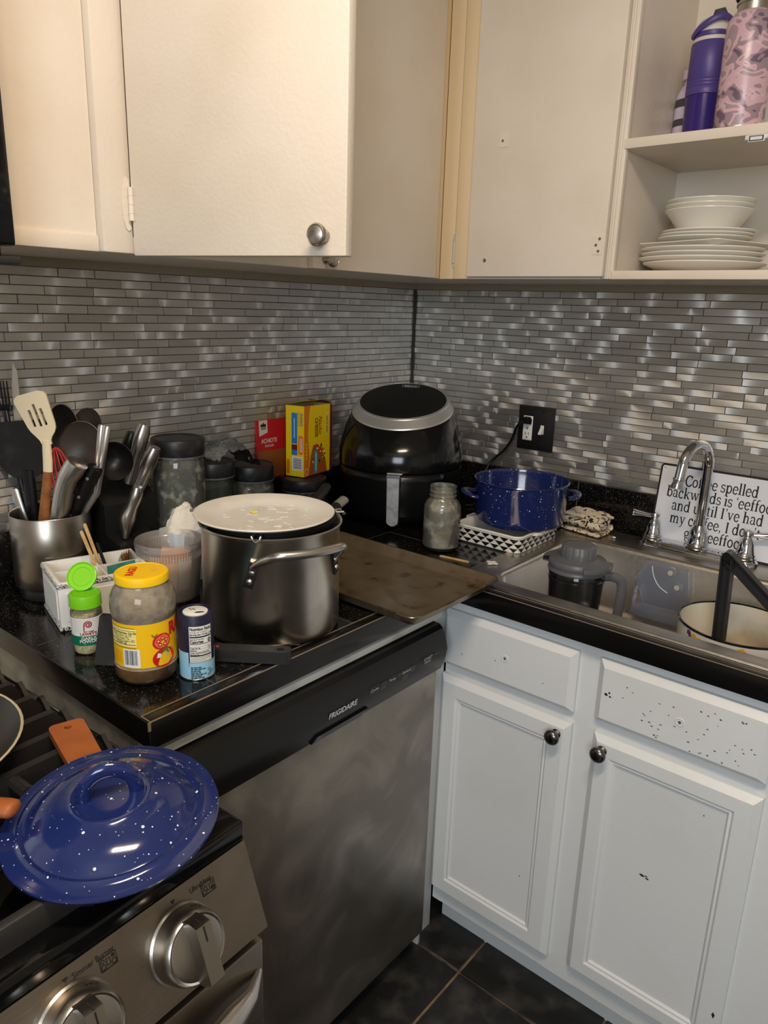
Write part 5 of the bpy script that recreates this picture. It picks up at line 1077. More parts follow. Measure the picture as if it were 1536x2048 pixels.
while xb < -.0125: w3 = random.choice((.0004, .0006, .0010)); sh.append(S_rect(xb, xb + w3, .0375, .0605, 3, .0006)); xb += w3 + random.choice((.0004, .0006, .0009))
sh += [S_rect(-.056, -.0365, .0385 + .0026 * i, .0392 + .0026 * i, 4, .0004, 4) for i in range(8)]
sh += [S_poly([(.004, .0321), (.042, .0321), (.060, .062), (.060, .070), (.030, .0475)], 5, .0003)]
sh += [S_disc(.0265, .0440, .0185, .0150, 6, .0008), S_disc(.0235, .0700, .0145, .0125, 6, .0006), S_disc(.0237, .0698, .0118, .0098, 7, .0008)]
for i in range(5): a = i * 1.257 + .3; sh += [S_disc(.0237 + .0066 * math.cos(a), .0698 + .0055 * math.sin(a), .0032, .0028, 6, .0010), S_disc(.0237 + .0066 * math.cos(a), .0698 + .0055 * math.sin(a), .0016, .0013, 9, .0012)]
sh += [S_poly([(.014, .046), (.020, .045), (.021, .051), (.016, .053)], 2, .0010)] + [S_line([(.0285, .0555), (.0285 + .009 * math.cos(a), .0545 + .006 * math.sin(a))], .0016, 8, .0012) for a in (.3, 1.3, 2.5, 3.6, 5.4)] + [S_line([(.012, .079), (.0085, .084)], .0014, 8, .001), S_line([(.012, .079), (.0165, .084)], .0014, 8, .001)]
sh += [S_text('RAGU', .026, .068, .085, 10, .0006, bold=.05, sx=.9)]
for k_ in range(len(sh)):
    pass
mb.decal(sh, fn); mb.build('label_band', ['ragu_yellow', 'label_cream', 'barcode_white', 'ink', 'nacho_orange', 'sky_blue', 'tomato', 'tomato_flesh', 'leaf', 'cheese', 'ragu_red'], t, smooth=30)

# ---------------------------------------------------------------- salt
s0 = Vector((.565, -1.236, H)); sa = az(s0.x, s0.y); r_ = .0262; t = thing('salt_canister', 'navy and light blue round salt canister showing its nutrition panel', 'canister', s0)
MB().lathe([(0, .001), (.0245, .0005), (.0262, .0005), (.0268, .001), (.0268, .0025), (.0262, .003)], s0, seg=48).build('bottom_rim', 'tin', t)
MB().lathe([(r_, .003), (r_, .046)], s0, seg=48, ).lathe([(r_, .046), (r_, .1025), (r_ - .0008, .104), (r_ - .0018, .104), (r_ - .0024, .1012), (0, .1012)], s0, seg=48, mi=1).build('tube', ['salt_blue', 'salt_navy'], t)
MB().lathe([(.0185, .1012), (.0185, .1032), (.0175, .1038), (0, .1038)], s0, seg=36).build('pour_cap', 'label_white', t)
mb = MB(); vdir = Vector((math.cos(rad(sa)), math.sin(rad(sa)), 0)); vr = Vector((-vdir.y, vdir.x, 0))
for a, b_, w3, h3 in ((-.006, .004, .0018, .0014), (-.003, .007, .0018, .0014), (-.008, .008, .0018, .0014), (-.001, .003, .0018, .0014), (.006, -.008, .0075, .0028)):
    c3 = s0 + vr * a + vdir * (-b_) + Vector((0, 0, .10385)); mb.M = Matrix.Translation(c3) @ Matrix.Rotation(rad(sa + 90), 4, 'Z'); mb.lathe([(1, 0), (0, .00005)], seg=12, sx=w3, sy=h3)
mb.M = None; mb.build('pour_holes', 'ink', t)
mb = MB(); fn = on_cyl(s0, r_, sa, .0003)
sh = [S_poly([(-.0125, .030), (.032, .030), (.032, .046), (-.0125, .046)], 1, 0), S_poly([(-.0125, .0302), (-.0125, .024), (.020, .0305)], 1, .0001)]
sh[0] = S_rect(-.0125, .033, .030, .047, 1, 0, 10)
sh += [S_rect(-.0105, .0235, .0305, .0885, 0, .0003, 10), S_text('Nutrition Facts', .0064, .0065, .0842, 2, .0006, bold=.035, sx=.8)]
for b_, h3 in ((.0705, .0022), (.0598, .0009), (.0405, .0020), (.0558, .0003), (.0520, .0003), (.0485, .0003), (.0445, .0003), (.0312, .0003)): sh.append(S_rect(-.0098, .0228, b_, b_ + h3, 2, .0005, 8))
for tx, b_, s3, bo, x3 in (('servings per container', .0797, .0033, 0, .0), ('Serving size 1/4 tsp (1.5g)', .0757, .0038, .03, .0), ('Amount per serving', .0682, .0028, .02, .0), ('Calories', .0638, .0066, .035, .0), ('Total Fat 0g', .0538, .0034, .02, .0), ('Sodium', .0502, .0034, .02, .0), ('Total Carbohydrate 0g', .0465, .0034, .02, .0), ('Protein 0g', .0430, .0034, .02, .0)): sh.append(S_text(tx, s3, -.0096, b_, 2, .0006, align='LEFT', bold=bo, sx=.88))
sh += [S_text('0', .009, .0195, .0645, 2, .0006, bold=.04), S_text('0%', .0034, .0195, .0538, 2, .0006), S_text('%', .0034, .0195, .0502, 2, .0006)]
for i in range(3): sh.append(S_rect(-.0096, (.022, .021, .013)[i], .0384 - .0026 * i, .0390 - .0026 * i, 2, .0005, 6))
random.seed(21)
for i in range(7):
    x_ = -.0096
    for wd in range(4):
        w_n = random.uniform(.003, .006); sh.append(S_rect(x_, x_ + w_n, .0217 - .0029 * i, .0231 - .0029 * i, 2, .0005, 2)); x_ += w_n + .0009
        if wd > 1 and random.random() < .5: break
for i in range(3): sh.append(S_line([(.0180 + .0035 * (i % 2) + .0022 * math.cos(q * .63), .0165 - .0040 * i + .0019 * math.sin(q * .63)) for q in range(11)], .0007, 2, .0005))
mb.decal(sh, fn); mb.build('label_band', ['label_white', 'salt_navy', 'ink'], t, smooth=30)

# ---------------------------------------------------------------- black slotted turner lying on the counter
hA, hB_ = Vector((.6445, -1.1165, .9285)), Vector((.500, -1.2235, .9265)); t = thing('nylon_turner', 'black nylon turner lying on the counter, ribbed handle end past the salt canister', 'turner', Vector((.56, -1.18, H)))
d = (hB_ - hA).normalized(); s_ = Vector((-d.y, d.x, 0)); M12 = Matrix(((d.x, s_.x, 0, hA.x), (d.y, s_.y, 0, hA.y), (d.z, 0, 1, hA.z), (0, 0, 0, 1))); Lh_ = (hB_ - hA).length
bm = bmesh.new(); o_ = rrect(0, .125, -.0125, .0125, .008, 4); hl = [(.016 + .0062 * math.cos(2 * PI * i / 16), .0048 * math.sin(2 * PI * i / 16)) for i in range(16)]; lay = []
for zz in (.009, -.0115):
    rs = [[bm.verts.new((x, y * (1.0 - .12 * x / .125), zz)) for x, y in poly] for poly in (o_, hl)]; es = [bm.edges.new((r2[i], r2[(i + 1) % len(r2)])) for r2 in rs for i in range(len(r2))]; bmesh.ops.triangle_fill(bm, edges=es, use_beauty=True); lay.append(rs)
for r1, r2 in zip(*lay):
    for i in range(len(r1)): bm.faces.new((r1[i], r1[(i + 1) % len(r1)], r2[(i + 1) % len(r1)], r2[i]))
outer = [e_ for e_ in bm.edges if len(e_.link_faces) == 2 and abs(e_.calc_face_angle(0)) > 1.2 and all(abs(v.co.y) > .0105 or v.co.x < .001 or v.co.x > .12 for v in e_.verts) and abs(e_.verts[0].co.z - e_.verts[1].co.z) < .001]
bmesh.ops.bevel(bm, geom=outer, offset=.004, segments=3, affect='EDGES'); bm.verts.index_update(); mb = MB(); mb.M = M12; mb.add([v.co.copy() for v in bm.verts], [[v.index for v in f.verts] for f in bm.faces]); bm.free()
for i in range(10): mb.box(.082 + i * .0042, .0842 + i * .0042, -.0122, .0122, -.004, .0098, .0006)
hd_ = mb.build('handle', 'dark_rubber', t, smooth=35)
mb = MB(); mb.M = M12; mb.tube([(.125, 0, 0), (.16, 0, -.002), (.185, 0, -.006), (.20, .0, -.008)], [.008, .006, .0055, .005], 10, flat=(1.2, .6)); mb.build('neck', 'nylon_black', t)
bl = [Vector((.430, -1.3305, .9150)), Vector((.4665, -1.3015, .9150)), Vector((.4370, -1.2760, .9780)), Vector((.4255, -1.2790, .9825)), Vector((.4040, -1.2960, .9835)), Vector((.4000, -1.3000, .978))]
nb = (bl[1] - bl[0]).cross(bl[3] - bl[0]).normalized() * .0022; n_ = len(bl); mb = MB(); mb.add(bl + [p - nb for p in bl], [tuple(range(n_)), tuple(range(n_, 2 * n_))[::-1]] + [(i, (i + 1) % n_, n_ + (i + 1) % n_, n_ + i) for i in range(n_)])
mb.build('blade', 'nylon_black', t, smooth=0)
tag(MB().sphere((.5545, -1.1900, .9385), .0035, 10, 8, sc=(1.0, .7, .55)).build('red_scrap', 'red_wire', loc=(.5545, -1.19, .937)), 'tiny red scrap on the black turner handle', 'food scrap')

# ---------------------------------------------------------------- baking sheet
bs = thing('baking_sheet', 'stained aluminium baking sheet lying across the corner of the counter beside the pot', 'baking sheet', (.48, -.75, H))
x0, x1, y0, y1 = .252, .7165, -.888, -.597; zr = .9375
def lr(d, r, z): return [(a, b_, z) for a, b_ in rrect(x0 + d, x1 - d, y0 + d, y1 - d, r, 6)]
mb = MB(); skin(mb, [lr(.0, .022, zr - .002), lr(-.0005, .0225, zr), lr(.001, .021, zr + .0012), lr(.003, .019, zr + .0005), lr(.0155, .012, .9188), lr(.019, .012, .9172)]); skin(mb, [lr(.0, .022, zr - .002), lr(.002, .021, zr - .002), lr(.0145, .013, .9172), lr(.018, .013, .9160)])
mb.build('pan', ['sheet_metal'], bs, smooth=35)
mb = MB(); mb.tube(lr(.0006, .0215, zr - .0002), .0018, 8, closed=True); mb.build('rolled_rim', 'sheet_rim', bs)
# ---------------------------------------------------------------- air fryer
mat('fryer_body', (15, 15, 16), 0.14); mat('fryer_low', (14, 14, 15), 0.28); mat('silver_ring', (200, 200, 197), 0.34, 0.7); mat('fryer_top', (17, 17, 18), 0.42); mat('grip_silver', (186, 190, 194), 0.45, 0.4, var=(60, (150, 154, 158), 0.4, 0.7))
fcn = Vector((.210, -.307, H)); af = thing('air_fryer', 'black egg-shaped air fryer with silver ring in the corner of the counter', 'air fryer', fcn)
fa = rad(-62.0); fd = Vector((math.cos(fa), math.sin(fa), 0)); fs_ = Vector((-fd.y, fd.x, 0))
def floop(r, z, tl, off, n=72):
    c = fcn + Vector((0, 0, z)) - fd * off; up_ = (Vector((0, 0, 1)) * math.cos(rad(tl)) + fd * math.sin(rad(tl))); vv = up_.cross(fs_).normalized()
    return [c + fs_ * (r * math.cos(2 * PI * i / n)) + vv * (-r * math.sin(2 * PI * i / n)) for i in range(n)]
mb = MB(); skin(mb, [floop(.135, .001, 0, 0), floop(.142, .004, 0, 0), floop(.154, .030, 0, 0), floop(.163, .085, 0, 0), floop(.1655, .130, 0, 0), floop(.1655, .146, 0, 0), floop(.162, .1475, 0, 0)]); mb.build('lower_body', 'fryer_low', af, smooth=50)
mb = MB(); skin(mb, [floop(.160, .1485, 0, 0), floop(.1655, .1500, 0, 0), floop(.1665, .158, 0.5, 0), floop(.1655, .190, 2, .001), floop(.160, .222, 5, .003), floop(.151, .250, 9, .005), floop(.139, .279, 13.5, .007), floop(.1355, .286, 15, .008)]); mb.build('upper_body', 'fryer_body', af, smooth=50)
ls = [floop(.1356, .2862, 15, .008)]
for i in range(5):
    f = i / 5; ls += [floop(.1362 - .0165 * f - .0004, .2875 + .0245 * f, 15.2 + 1.5 * f, .008 + .001 * f), floop(.1362 - .0165 * f - .0018, .2875 + .0245 * f + .0040, 15.3 + 1.5 * f, .008 + .001 * f)]
ls += [floop(.1175, .3125, 17, .009), floop(.1160, .3135, 17, .009), floop(.115, .3120, 17, .009)]
mb = MB(); skin(mb, ls, cap=False); mb.build('silver_ring', 'silver_ring', af, smooth=50)
mb = MB(); skin(mb, [floop(.1152, .3118, 17, .009), floop(.1145, .3130, 17, .009), floop(.06, .3145, 17, .009)]); tp_ = mb.build('top_panel', 'fryer_top', af, smooth=50)
tc_ = fcn + Vector((0, 0, .3148)) - fd * .009; tup = Vector((0, 0, 1)) * math.cos(rad(17)) + fd * math.sin(rad(17)); tu = fs_; tv_ = tup.cross(fs_).normalized()
if tv_.z < 0: tv_ = -tv_
mb = MB(); fn = lambda a, b_, l: tc_ + tu * a + tv_ * b_ + tup * (.0003 + l)
bl_ = [(-.025, .092), (.025, .092)]; o_ = [(x + .004, y + .0) for x, y in rrect(-.024, .024, .083, .099, .0078, 6)]; mb.decal([S_line(o_ + [o_[0]], .0009, 0), S_text('BELLA', .0105, .004, .0908, 0, 0, bold=.02, sx=1.25)], fn); mb.build('lettering', 'white_print', tp_, smooth=0)
# drawer front and grip
def fpt(a, r, z): d = Vector((math.cos(fa + rad(a)), math.sin(fa + rad(a)), 0)); return fcn + d * r + Vector((0, 0, z))
mb = MB(); vs = []; fs = []; nn_ = 24; hs = [(.012, .1500), (.040, .1592), (.085, .1648), (.128, .1672), (.1455, .1674)]
for z, r in hs:
    for i in range(nn_ + 1): vs.append(fpt(-52 + 104 * i / nn_, r + .001, z))
for j in range(len(hs) - 1):
    for i in range(nn_): k = j * (nn_ + 1) + i; fs.append((k, k + 1, k + nn_ + 2, k + nn_ + 1))
mb.add(vs, fs); dr_ = mb.build('basket_drawer', 'fryer_low', af, smooth=60, solid=.002)
ga_ = fa + rad(6.0); gd = Vector((math.cos(ga_), math.sin(ga_), 0)); gs = Vector((-gd.y, gd.x, 0))
mb = MB(); mb.prism([(.155, .140), (.205, .148), (.207, .142), (.196, .020), (.190, .016), (.180, .020), (.187, .118), (.165, .110)], fcn - gs * .0165 + Vector((0, 0, .006)), gd, (0, 0, 1), gs, .033); gp_ = mb.build('grip', 'black_plastic', dr_, smooth=25)
mb = MB(); pp = [(-.0140, .0), (.0140, 0)]; mb.prism([(x, y) for x, y in [(-.0145, .126), (.0145, .126)] + [(.0145 * math.cos(rad(a)), .0145 + .0145 * math.sin(rad(a))) for a in range(0, -181, -20)]], fcn + gd * .1945 + Vector((0, 0, .022)), gs, (gd * .0875 + Vector((0, 0, 1))).normalized(), gd, .0022); mb.v = [p for p in mb.v]; mb.build('grip_plate', 'grip_silver', gp_, smooth=25)
mb = MB(); mb.box(-.019, .019, -.003, .003, 0, .004, .001); mb.v = [fcn + gd * .170 + gs * p.x + gd * p.y + Vector((0, 0, .1485 + p.z)) for p in mb.v]; mb.build('release_button', 'dirty_grey', gp_)

# ---------------------------------------------------------------- outlet, plug and cord
ox, oz = .4475, 1.1505; ol = thing('outlet_plate', 'black double wall plate with white outlet and white switch on the right wall', 'outlet', (ox, -.003, oz))
mb = MB(); 
for d_, y in ((.0, .0055), (.0045, .0075), (.009, .0095)): mb.box(ox - .056 + d_, ox + .056 - d_, -y, -.003, oz - .061 + d_, oz + .061 - d_, .0012)
mb.build('plate', 'black_matte', ol)
mb = MB(); mb.box(ox - .0365, ox - .0075, -.0125, -.0096, oz - .034, oz + .034, .0015)
for dz in (-.019, .019):
    mb.box(ox - .0345, ox - .0095, -.0135, -.0126, oz + dz - .0125, oz + dz + .0125, .0008)
    for dx in (-.0048, .0048): mb.box(ox - .022 + dx - .0009, ox - .022 + dx + .0009, -.0139, -.0136, oz + dz + .000, oz + dz + .0075, mi=1)
    mb.box(ox - .022 - .0018, ox - .022 + .0018, -.0139, -.0136, oz + dz - .0085, oz + dz - .0045, mi=1)
mb.box(ox - .025, ox - .019, -.0139, -.0136, oz - .003, oz - .001, mi=1); mb.box(ox - .025, ox - .019, -.0139, -.0136, oz + .001, oz + .003, mi=1)
mb.build('receptacle', ['label_white', 'ink'], ol)
mb = MB(); mb.box(ox + .0165, ox + .0275, -.0115, -.0096, oz - .013, oz + .012, .001); mb.prism([(0, -.004), (.012, -.0125), (.0135, -.010), (.001, .006)], (ox + .0175, -.0110, oz - .0005), (0, -1, 0), (0, 0, 1), (1, 0, 0), .009); mb.build('switch', 'label_white', ol)
m2 = MB()
for dx in (-.022, .022):
    for dz in (-.048, .048): m2.M = Matrix.Translation((ox + dx, -.0095, oz + dz)) @ Matrix.Rotation(rad(90), 4, 'X'); m2.lathe([(.003, 0), (.0026, .0009), (0, .0004)], seg=12)
m2.M = None; m2.build('screws', 'black_plastic', ol)
pz = oz + .019; cd = thing('power_cord', 'black power cord plugged into the outlet and dropping behind the air fryer', 'power cord', (ox - .022, -.014, pz))
mb = MB(); mb.prism([(-.012, -.010), (.012, -.010), (.013, .004), (.008, .011), (-.008, .011), (-.013, .004)], (ox - .022, -.0139, pz + .002), (1, 0, 0), (0, 0, 1), (0, -1, 0), .020, taper=.72); mb.build('plug', 'black_plastic', cd, smooth=20)
mb = MB(); P = [Vector(p) for p in ((ox - .024, -.030, pz + .0), (ox - .036, -.034, pz - .006), (ox - .048, -.030, pz - .022), (ox - .062, -.025, pz - .055), (ox - .085, -.024, pz - .090), (ox - .112, -.025, pz - .116), (ox - .128, -.035, pz - .142), (ox - .135, -.06, pz - .20), (ox - .135, -.08, pz - .247), (ox - .150, -.11, pz - .250))]
def smooth_path(P, n=6):
    out = []
    for i in range(len(P) - 1):
        p0, p1, p2, p3 = P[max(i - 1, 0)], P[i], P[i + 1], P[min(i + 2, len(P) - 1)]
        for k in range(n): t = k / n; out.append(.5 * ((2 * p1) + (p2 - p0) * t + (2 * p0 - 5 * p1 + 4 * p2 - p3) * t * t + (3 * p1 - p0 - 3 * p2 + p3) * t ** 3))
    return out + [P[-1]]
mb.tube(smooth_path(P), .0036, 10); mb.build('cord', 'black_plastic', cd)

# ---------------------------------------------------------------- jar with residue, dish, blue pot, towel
mat('residue', (214, 186, 120), 0.55, bump=(60, .4, .002))
j0 = Vector((.470, -.469, H)); t = thing('empty_jar', 'open glass jar smeared with pale yellow residue behind the baking sheet', 'jar', j0)
MB().lathe([(0, .002), (.034, .001), (.041, .004), (.0435, .012), (.0435, .100), (.0425, .108), (.0375, .117), (.0325, .122), (.0305, .126), (.0305, .129), (.0325, .131), (.0325, .133), (.0308, .135), (.0308, .139), (.0325, .141), (.0322, .143), (.0308, .145), (.0308, .149), (.0318, .151), (.0312, .154), (.0296, .154), (.0292, .150), (.0288, .127), (.036, .114), (.0408, .104), (.0415, .014), (.036, .006), (0, .005)], j0, seg=60, mis=[1] * 3 + [0] * 25 + [1] * 4).build('glass', ['residue_glass', 'spice_glass'], t, smooth=50)
MB().lathe([(0, .0062), (.035, .0068), (.0405, .014), (.0408, .026), (.038, .0285), (.02, .027), (0, .028)], j0, seg=40).build('residue', 'residue', t)
mb = MB(); random.seed(12)
for (a0, z0, n_, dz_, r1) in ((-20, .118, 14, -.0042, .0026), (-75, .122, 9, .001, .0024), (-95, .112, 6, -.003, .0018), (-10, .139, 5, -.004, .0026), (-40, .07, 10, -.004, .0012), (-70, .05, 8, .005, .0010)):
    a_ = a0; z_ = z0
    for i in range(n_):
        rr2 = .0415 if z_ < .104 else (.0415 - (z_ - .104) * .72 if z_ < .122 else .0295); 
        mb.sphere(j0 + Vector((math.cos(rad(a_)) * (rr2 - .0012), math.sin(rad(a_)) * (rr2 - .0012), z_)), r1 * random.uniform(.7, 1.3), 8, 6); a_ += random.uniform(1, 5); z_ += dz_ * random.uniform(.5, 1.3)
mb.build('smears', 'residue', t, kind='stuff')

mat('ceramic_white', (228, 224, 212), 0.25); mat('ceramic_black', (24, 23, 23), 0.28)
bd = thing('baking_dish', 'square white baking dish with black triangle pattern under the blue pot', 'baking dish', (.545, -.289, H))
bx0, bx1, by0, by1 = .452, .6375, -.392, -.186
def lb(d, r, z): return [(a, b_, z) for a, b_ in rrect(bx0 + d, bx1 - d, by0 + d, by1 - d, r, 6)]
mb = MB(); skin(mb, [lb(.010, .014, H + .0008), lb(.0045, .018, H + .004), lb(.0010, .020, H + .038), lb(.0, .021, H + .0405), lb(-.0015, .0225, H + .043), lb(-.0005, .0215, H + .0455), lb(.003, .018, H + .0455), lb(.0055, .016, H + .042), lb(.008, .015, H + .010), lb(.014, .010, H + .006)]); n0_ = len(lb(0, .02, 0))
skin(mb, [lb(.010, .014, H + .0008), lb(.012, .014, H + .0008)])
# triangles in rows round the outside
per = []
pts = lb(0, .0195, 0)
def outl(s_):
    """point on the outline at arc length s_, returns xy and normal"""
    acc = 0
    for i in range(len(pts)):
        a, b_ = Vector(pts[i]), Vector(pts[(i + 1) % len(pts)]); L_ = (b_ - a).length
        if acc + L_ >= s_: tt = (b_ - a).normalized(); return a + tt * (s_ - acc), Vector((tt.y, -tt.x, 0))
        acc += L_
    return Vector(pts[0]), Vector((1, 0, 0))
PL = sum((Vector(pts[(i + 1) % len(pts)]) - Vector(pts[i])).length for i in range(len(pts))); NT = 29; rows_ = 3; z0_, z1_ = H + .004, H + .0375; hh_ = (z1_ - z0_) / rows_
def osrf(s_, z): p, n_ = outl(s_ % PL); off = .0045 - (z - H - .004) * (.0035 / .034); return Vector((p.x, p.y, 0)) - n_ * (off - .0006) + Vector((0, 0, z))
for r2 in range(rows_):
    for i in range(NT):
        w3 = PL / NT; s1 = (i + .5 * (r2 % 2)) * w3; za, zb = z1_ - r2 * hh_, z1_ - (r2 + 1) * hh_; i_ = .0004
        v = [osrf(s1 + i_, za - .0003), osrf(s1 + w3 / 2, za - .0003), osrf(s1 + w3 - i_, za - .0003), osrf(s1 + w3 * .75, (za + zb) / 2), osrf(s1 + w3 / 2, zb + .0003), osrf(s1 + w3 * .25, (za + zb) / 2)]
        mb.add(v, [(0, 1, 5), (1, 2, 3), (1, 3, 5), (5, 3, 4)], 1)
mb.build('dish', ['ceramic_white', 'ceramic_black'], bd, smooth=50, recalc=True)
for x_, s_ in ((bx1, 1), (bx0, -1)):
    mb = MB(); o_ = [(-.040, 0), (.040, 0), (.034, .010), (.026, .0135), (-.026, .0135), (-.034, .010)]
    mb.prism(o_, (x_ - s_ * .001, (by0 + by1) / 2, H + .037), (0, 1, 0), (s_, 0, .12), (0, 0, 1), .0075); mb.build('handle', 'ceramic_white', bd, smooth=25)

bp0 = Vector((.561, -.266, H + .0462)); t = thing('enamel_pot', 'dark blue speckled enamel pot standing on the triangle-patterned dish', 'pot', bp0); rr_2 = .113
mb = MB(); mb.lathe([(0, 0), (rr_2 - .016, 0), (rr_2 - .006, .004), (rr_2 - .002, .014), (rr_2, .100), (rr_2 + .002, .104), (rr_2 + .0035, .1065), (rr_2 + .0025, .1085), (rr_2 - .001, .107), (rr_2 - .0025, .100), (rr_2 - .004, .016), (rr_2 - .016, .004), (0, .003)], bp0, seg=88); mb.build('body', 'blue_enamel', t, smooth=50)
for an in (42, 222):
    d = Vector((math.cos(rad(an)), math.sin(rad(an)), 0)); tn_ = Vector((-d.y, d.x, 0)); z_ = Vector((0, 0, .068)); pts2 = []
    for i in range(17):
        f = PI * i / 16; pts2.append(bp0 + z_ + d * (rr_2 - .003 + .030 * math.sin(f) ** .6) + tn_ * (.034 * math.cos(f)) + Vector((0, 0, .007 * math.sin(f))))
    MB().tube(pts2, [.0062 + .001 * math.sin(PI * i / 16) for i in range(17)], 12, flat=(1.35, .7), up=(0, 0, 1)).build('handle', 'blue_enamel', t)

ramp_noise('towel_print', [(0.0, (40, 38, 34)), (0.40, (226, 210, 184)), (0.575, (228, 214, 190)), (0.60, (170, 142, 70)), (0.625, (60, 58, 50))], 42, 0.9, distortion=1.4, detail=2)
tw = MB(); ribbon = [(-.038, .004), (.030, .003), (.040, .006), (.043, .013), (.039, .020), (.028, .0215), (-.030, .021), (-.038, .0235), (-.0385, .030), (-.030, .0325), (.026, .033), (.0355, .0345), (.038, .041), (.032, .0455), (.015, .046), (-.034, .044)]
rb2 = [Vector((y, z, 0)) for y, z in ribbon]; rb2 = smooth_path(rb2, 4); nx_ = 26; vs = []; nr = len(rb2)
for i in range(nx_ + 1):
    u_ = i / nx_; x = .606 + .112 * u_
    for side in (1, -1):
        for k_, p in enumerate(rb2):
            t_ = (rb2[min(k_ + 1, nr - 1)] - rb2[max(k_ - 1, 0)]).normalized(); n_ = Vector((-t_.y, t_.x)); e_ = .0045 * side * (1 - .5 * (abs(2 * u_ - 1)) ** 6)
            wv = .0022 * noise.noise((x * 60, p.x * 50, p.y * 80)); y = p.x + n_.x * e_; z = p.y + n_.y * e_ + wv * (p.y / .04) - .004 * (abs(2 * u_ - 1)) ** 4 * (p.y / .045)
            vs.append((x + .004 * noise.noise((p.x * 40, p.y * 60, 3)) * (1 if 0 < i < nx_ else 2), -.086 + y * .96 - .18 * (x - .66), .9200 + max(z, .0004)))
fs = []; S2 = 2 * nr
for i in range(nx_):
    for s2 in (0, 1):
        for k_ in range(nr - 1): a = i * S2 + s2 * nr + k_; q = [a, a + 1, a + S2 + 1, a + S2]; fs.append(q if s2 else q[::-1])
    for k_ in (0, nr - 1): a = i * S2 + k_; fs.append((a, a + nr, a + nr + S2, a + S2))
for i in (0, nx_):
    for k_ in range(nr - 1): a = i * S2 + k_; fs.append((a, a + 1, a + nr + 1, a + nr))
tw.add(vs, fs); tag(tw.build('dish_towel', 'towel_print', loc=(.66, -.086, .919), smooth=60), 'folded cream dish towel with dark floral print behind the sink corner', 'towel')

# ---------------------------------------------------------------- small litter
stick((.505, -.520, .9150), (.578, -.509, .9150), 'wood_pale', 'flat wooden stir stick lying on the counter in front of the residue jar', None)
mb = MB(); o_ = []
for i in range(24): a = 2 * PI * i / 24; r2 = .011 + .0028 * math.cos(4 * a) + .001 * math.sin(3 * a); o_.append((r2 * math.cos(a) * 1.05, r2 * math.sin(a)))
hl = [(.0022 * math.cos(2 * PI * i / 10), .0022 * math.sin(2 * PI * i / 10)) for i in range(10)]; bm = bmesh.new(); lay = []
for zz in (.0016, 0):
    rs = [[bm.verts.new((x, y, zz)) for x, y in poly] for poly in (o_, hl)]; es = [bm.edges.new((r3[i], r3[(i + 1) % len(r3)])) for r3 in rs for i in range(len(r3))]; bmesh.ops.triangle_fill(bm, edges=es, use_beauty=True); lay.append(rs)
for r1, r3 in zip(*lay):
    for i in range(len(r1)): bm.faces.new((r1[i], r1[(i + 1) % len(r1)], r3[(i + 1) % len(r1)], r3[i]))
bm.verts.index_update(); mb.M = Matrix.Translation((.6235, -.484, .9186)); mb.add([v.co.copy() for v in bm.verts], [[v.index for v in f.verts] for f in bm.faces]); bm.free()
tag(mb.build('bread_clip', 'label_white', loc=(.6235, -.484, .9186), smooth=0), 'small white plastic clip lying on the left rim of the sink', 'clip')
tag(MB().prism([(0, .003), (.004, 0), (.009, .002), (.008, .006), (.003, .008)], (.737, -.098, .9183), (1, 0, 0), (0, 1, 0), (0, 0, 1), .0025).build('paper_scrap', 'paper_white', loc=(.737, -.098, .9183), smooth=0), 'tiny white scrap on the sink deck right of the folded towel', 'scrap')

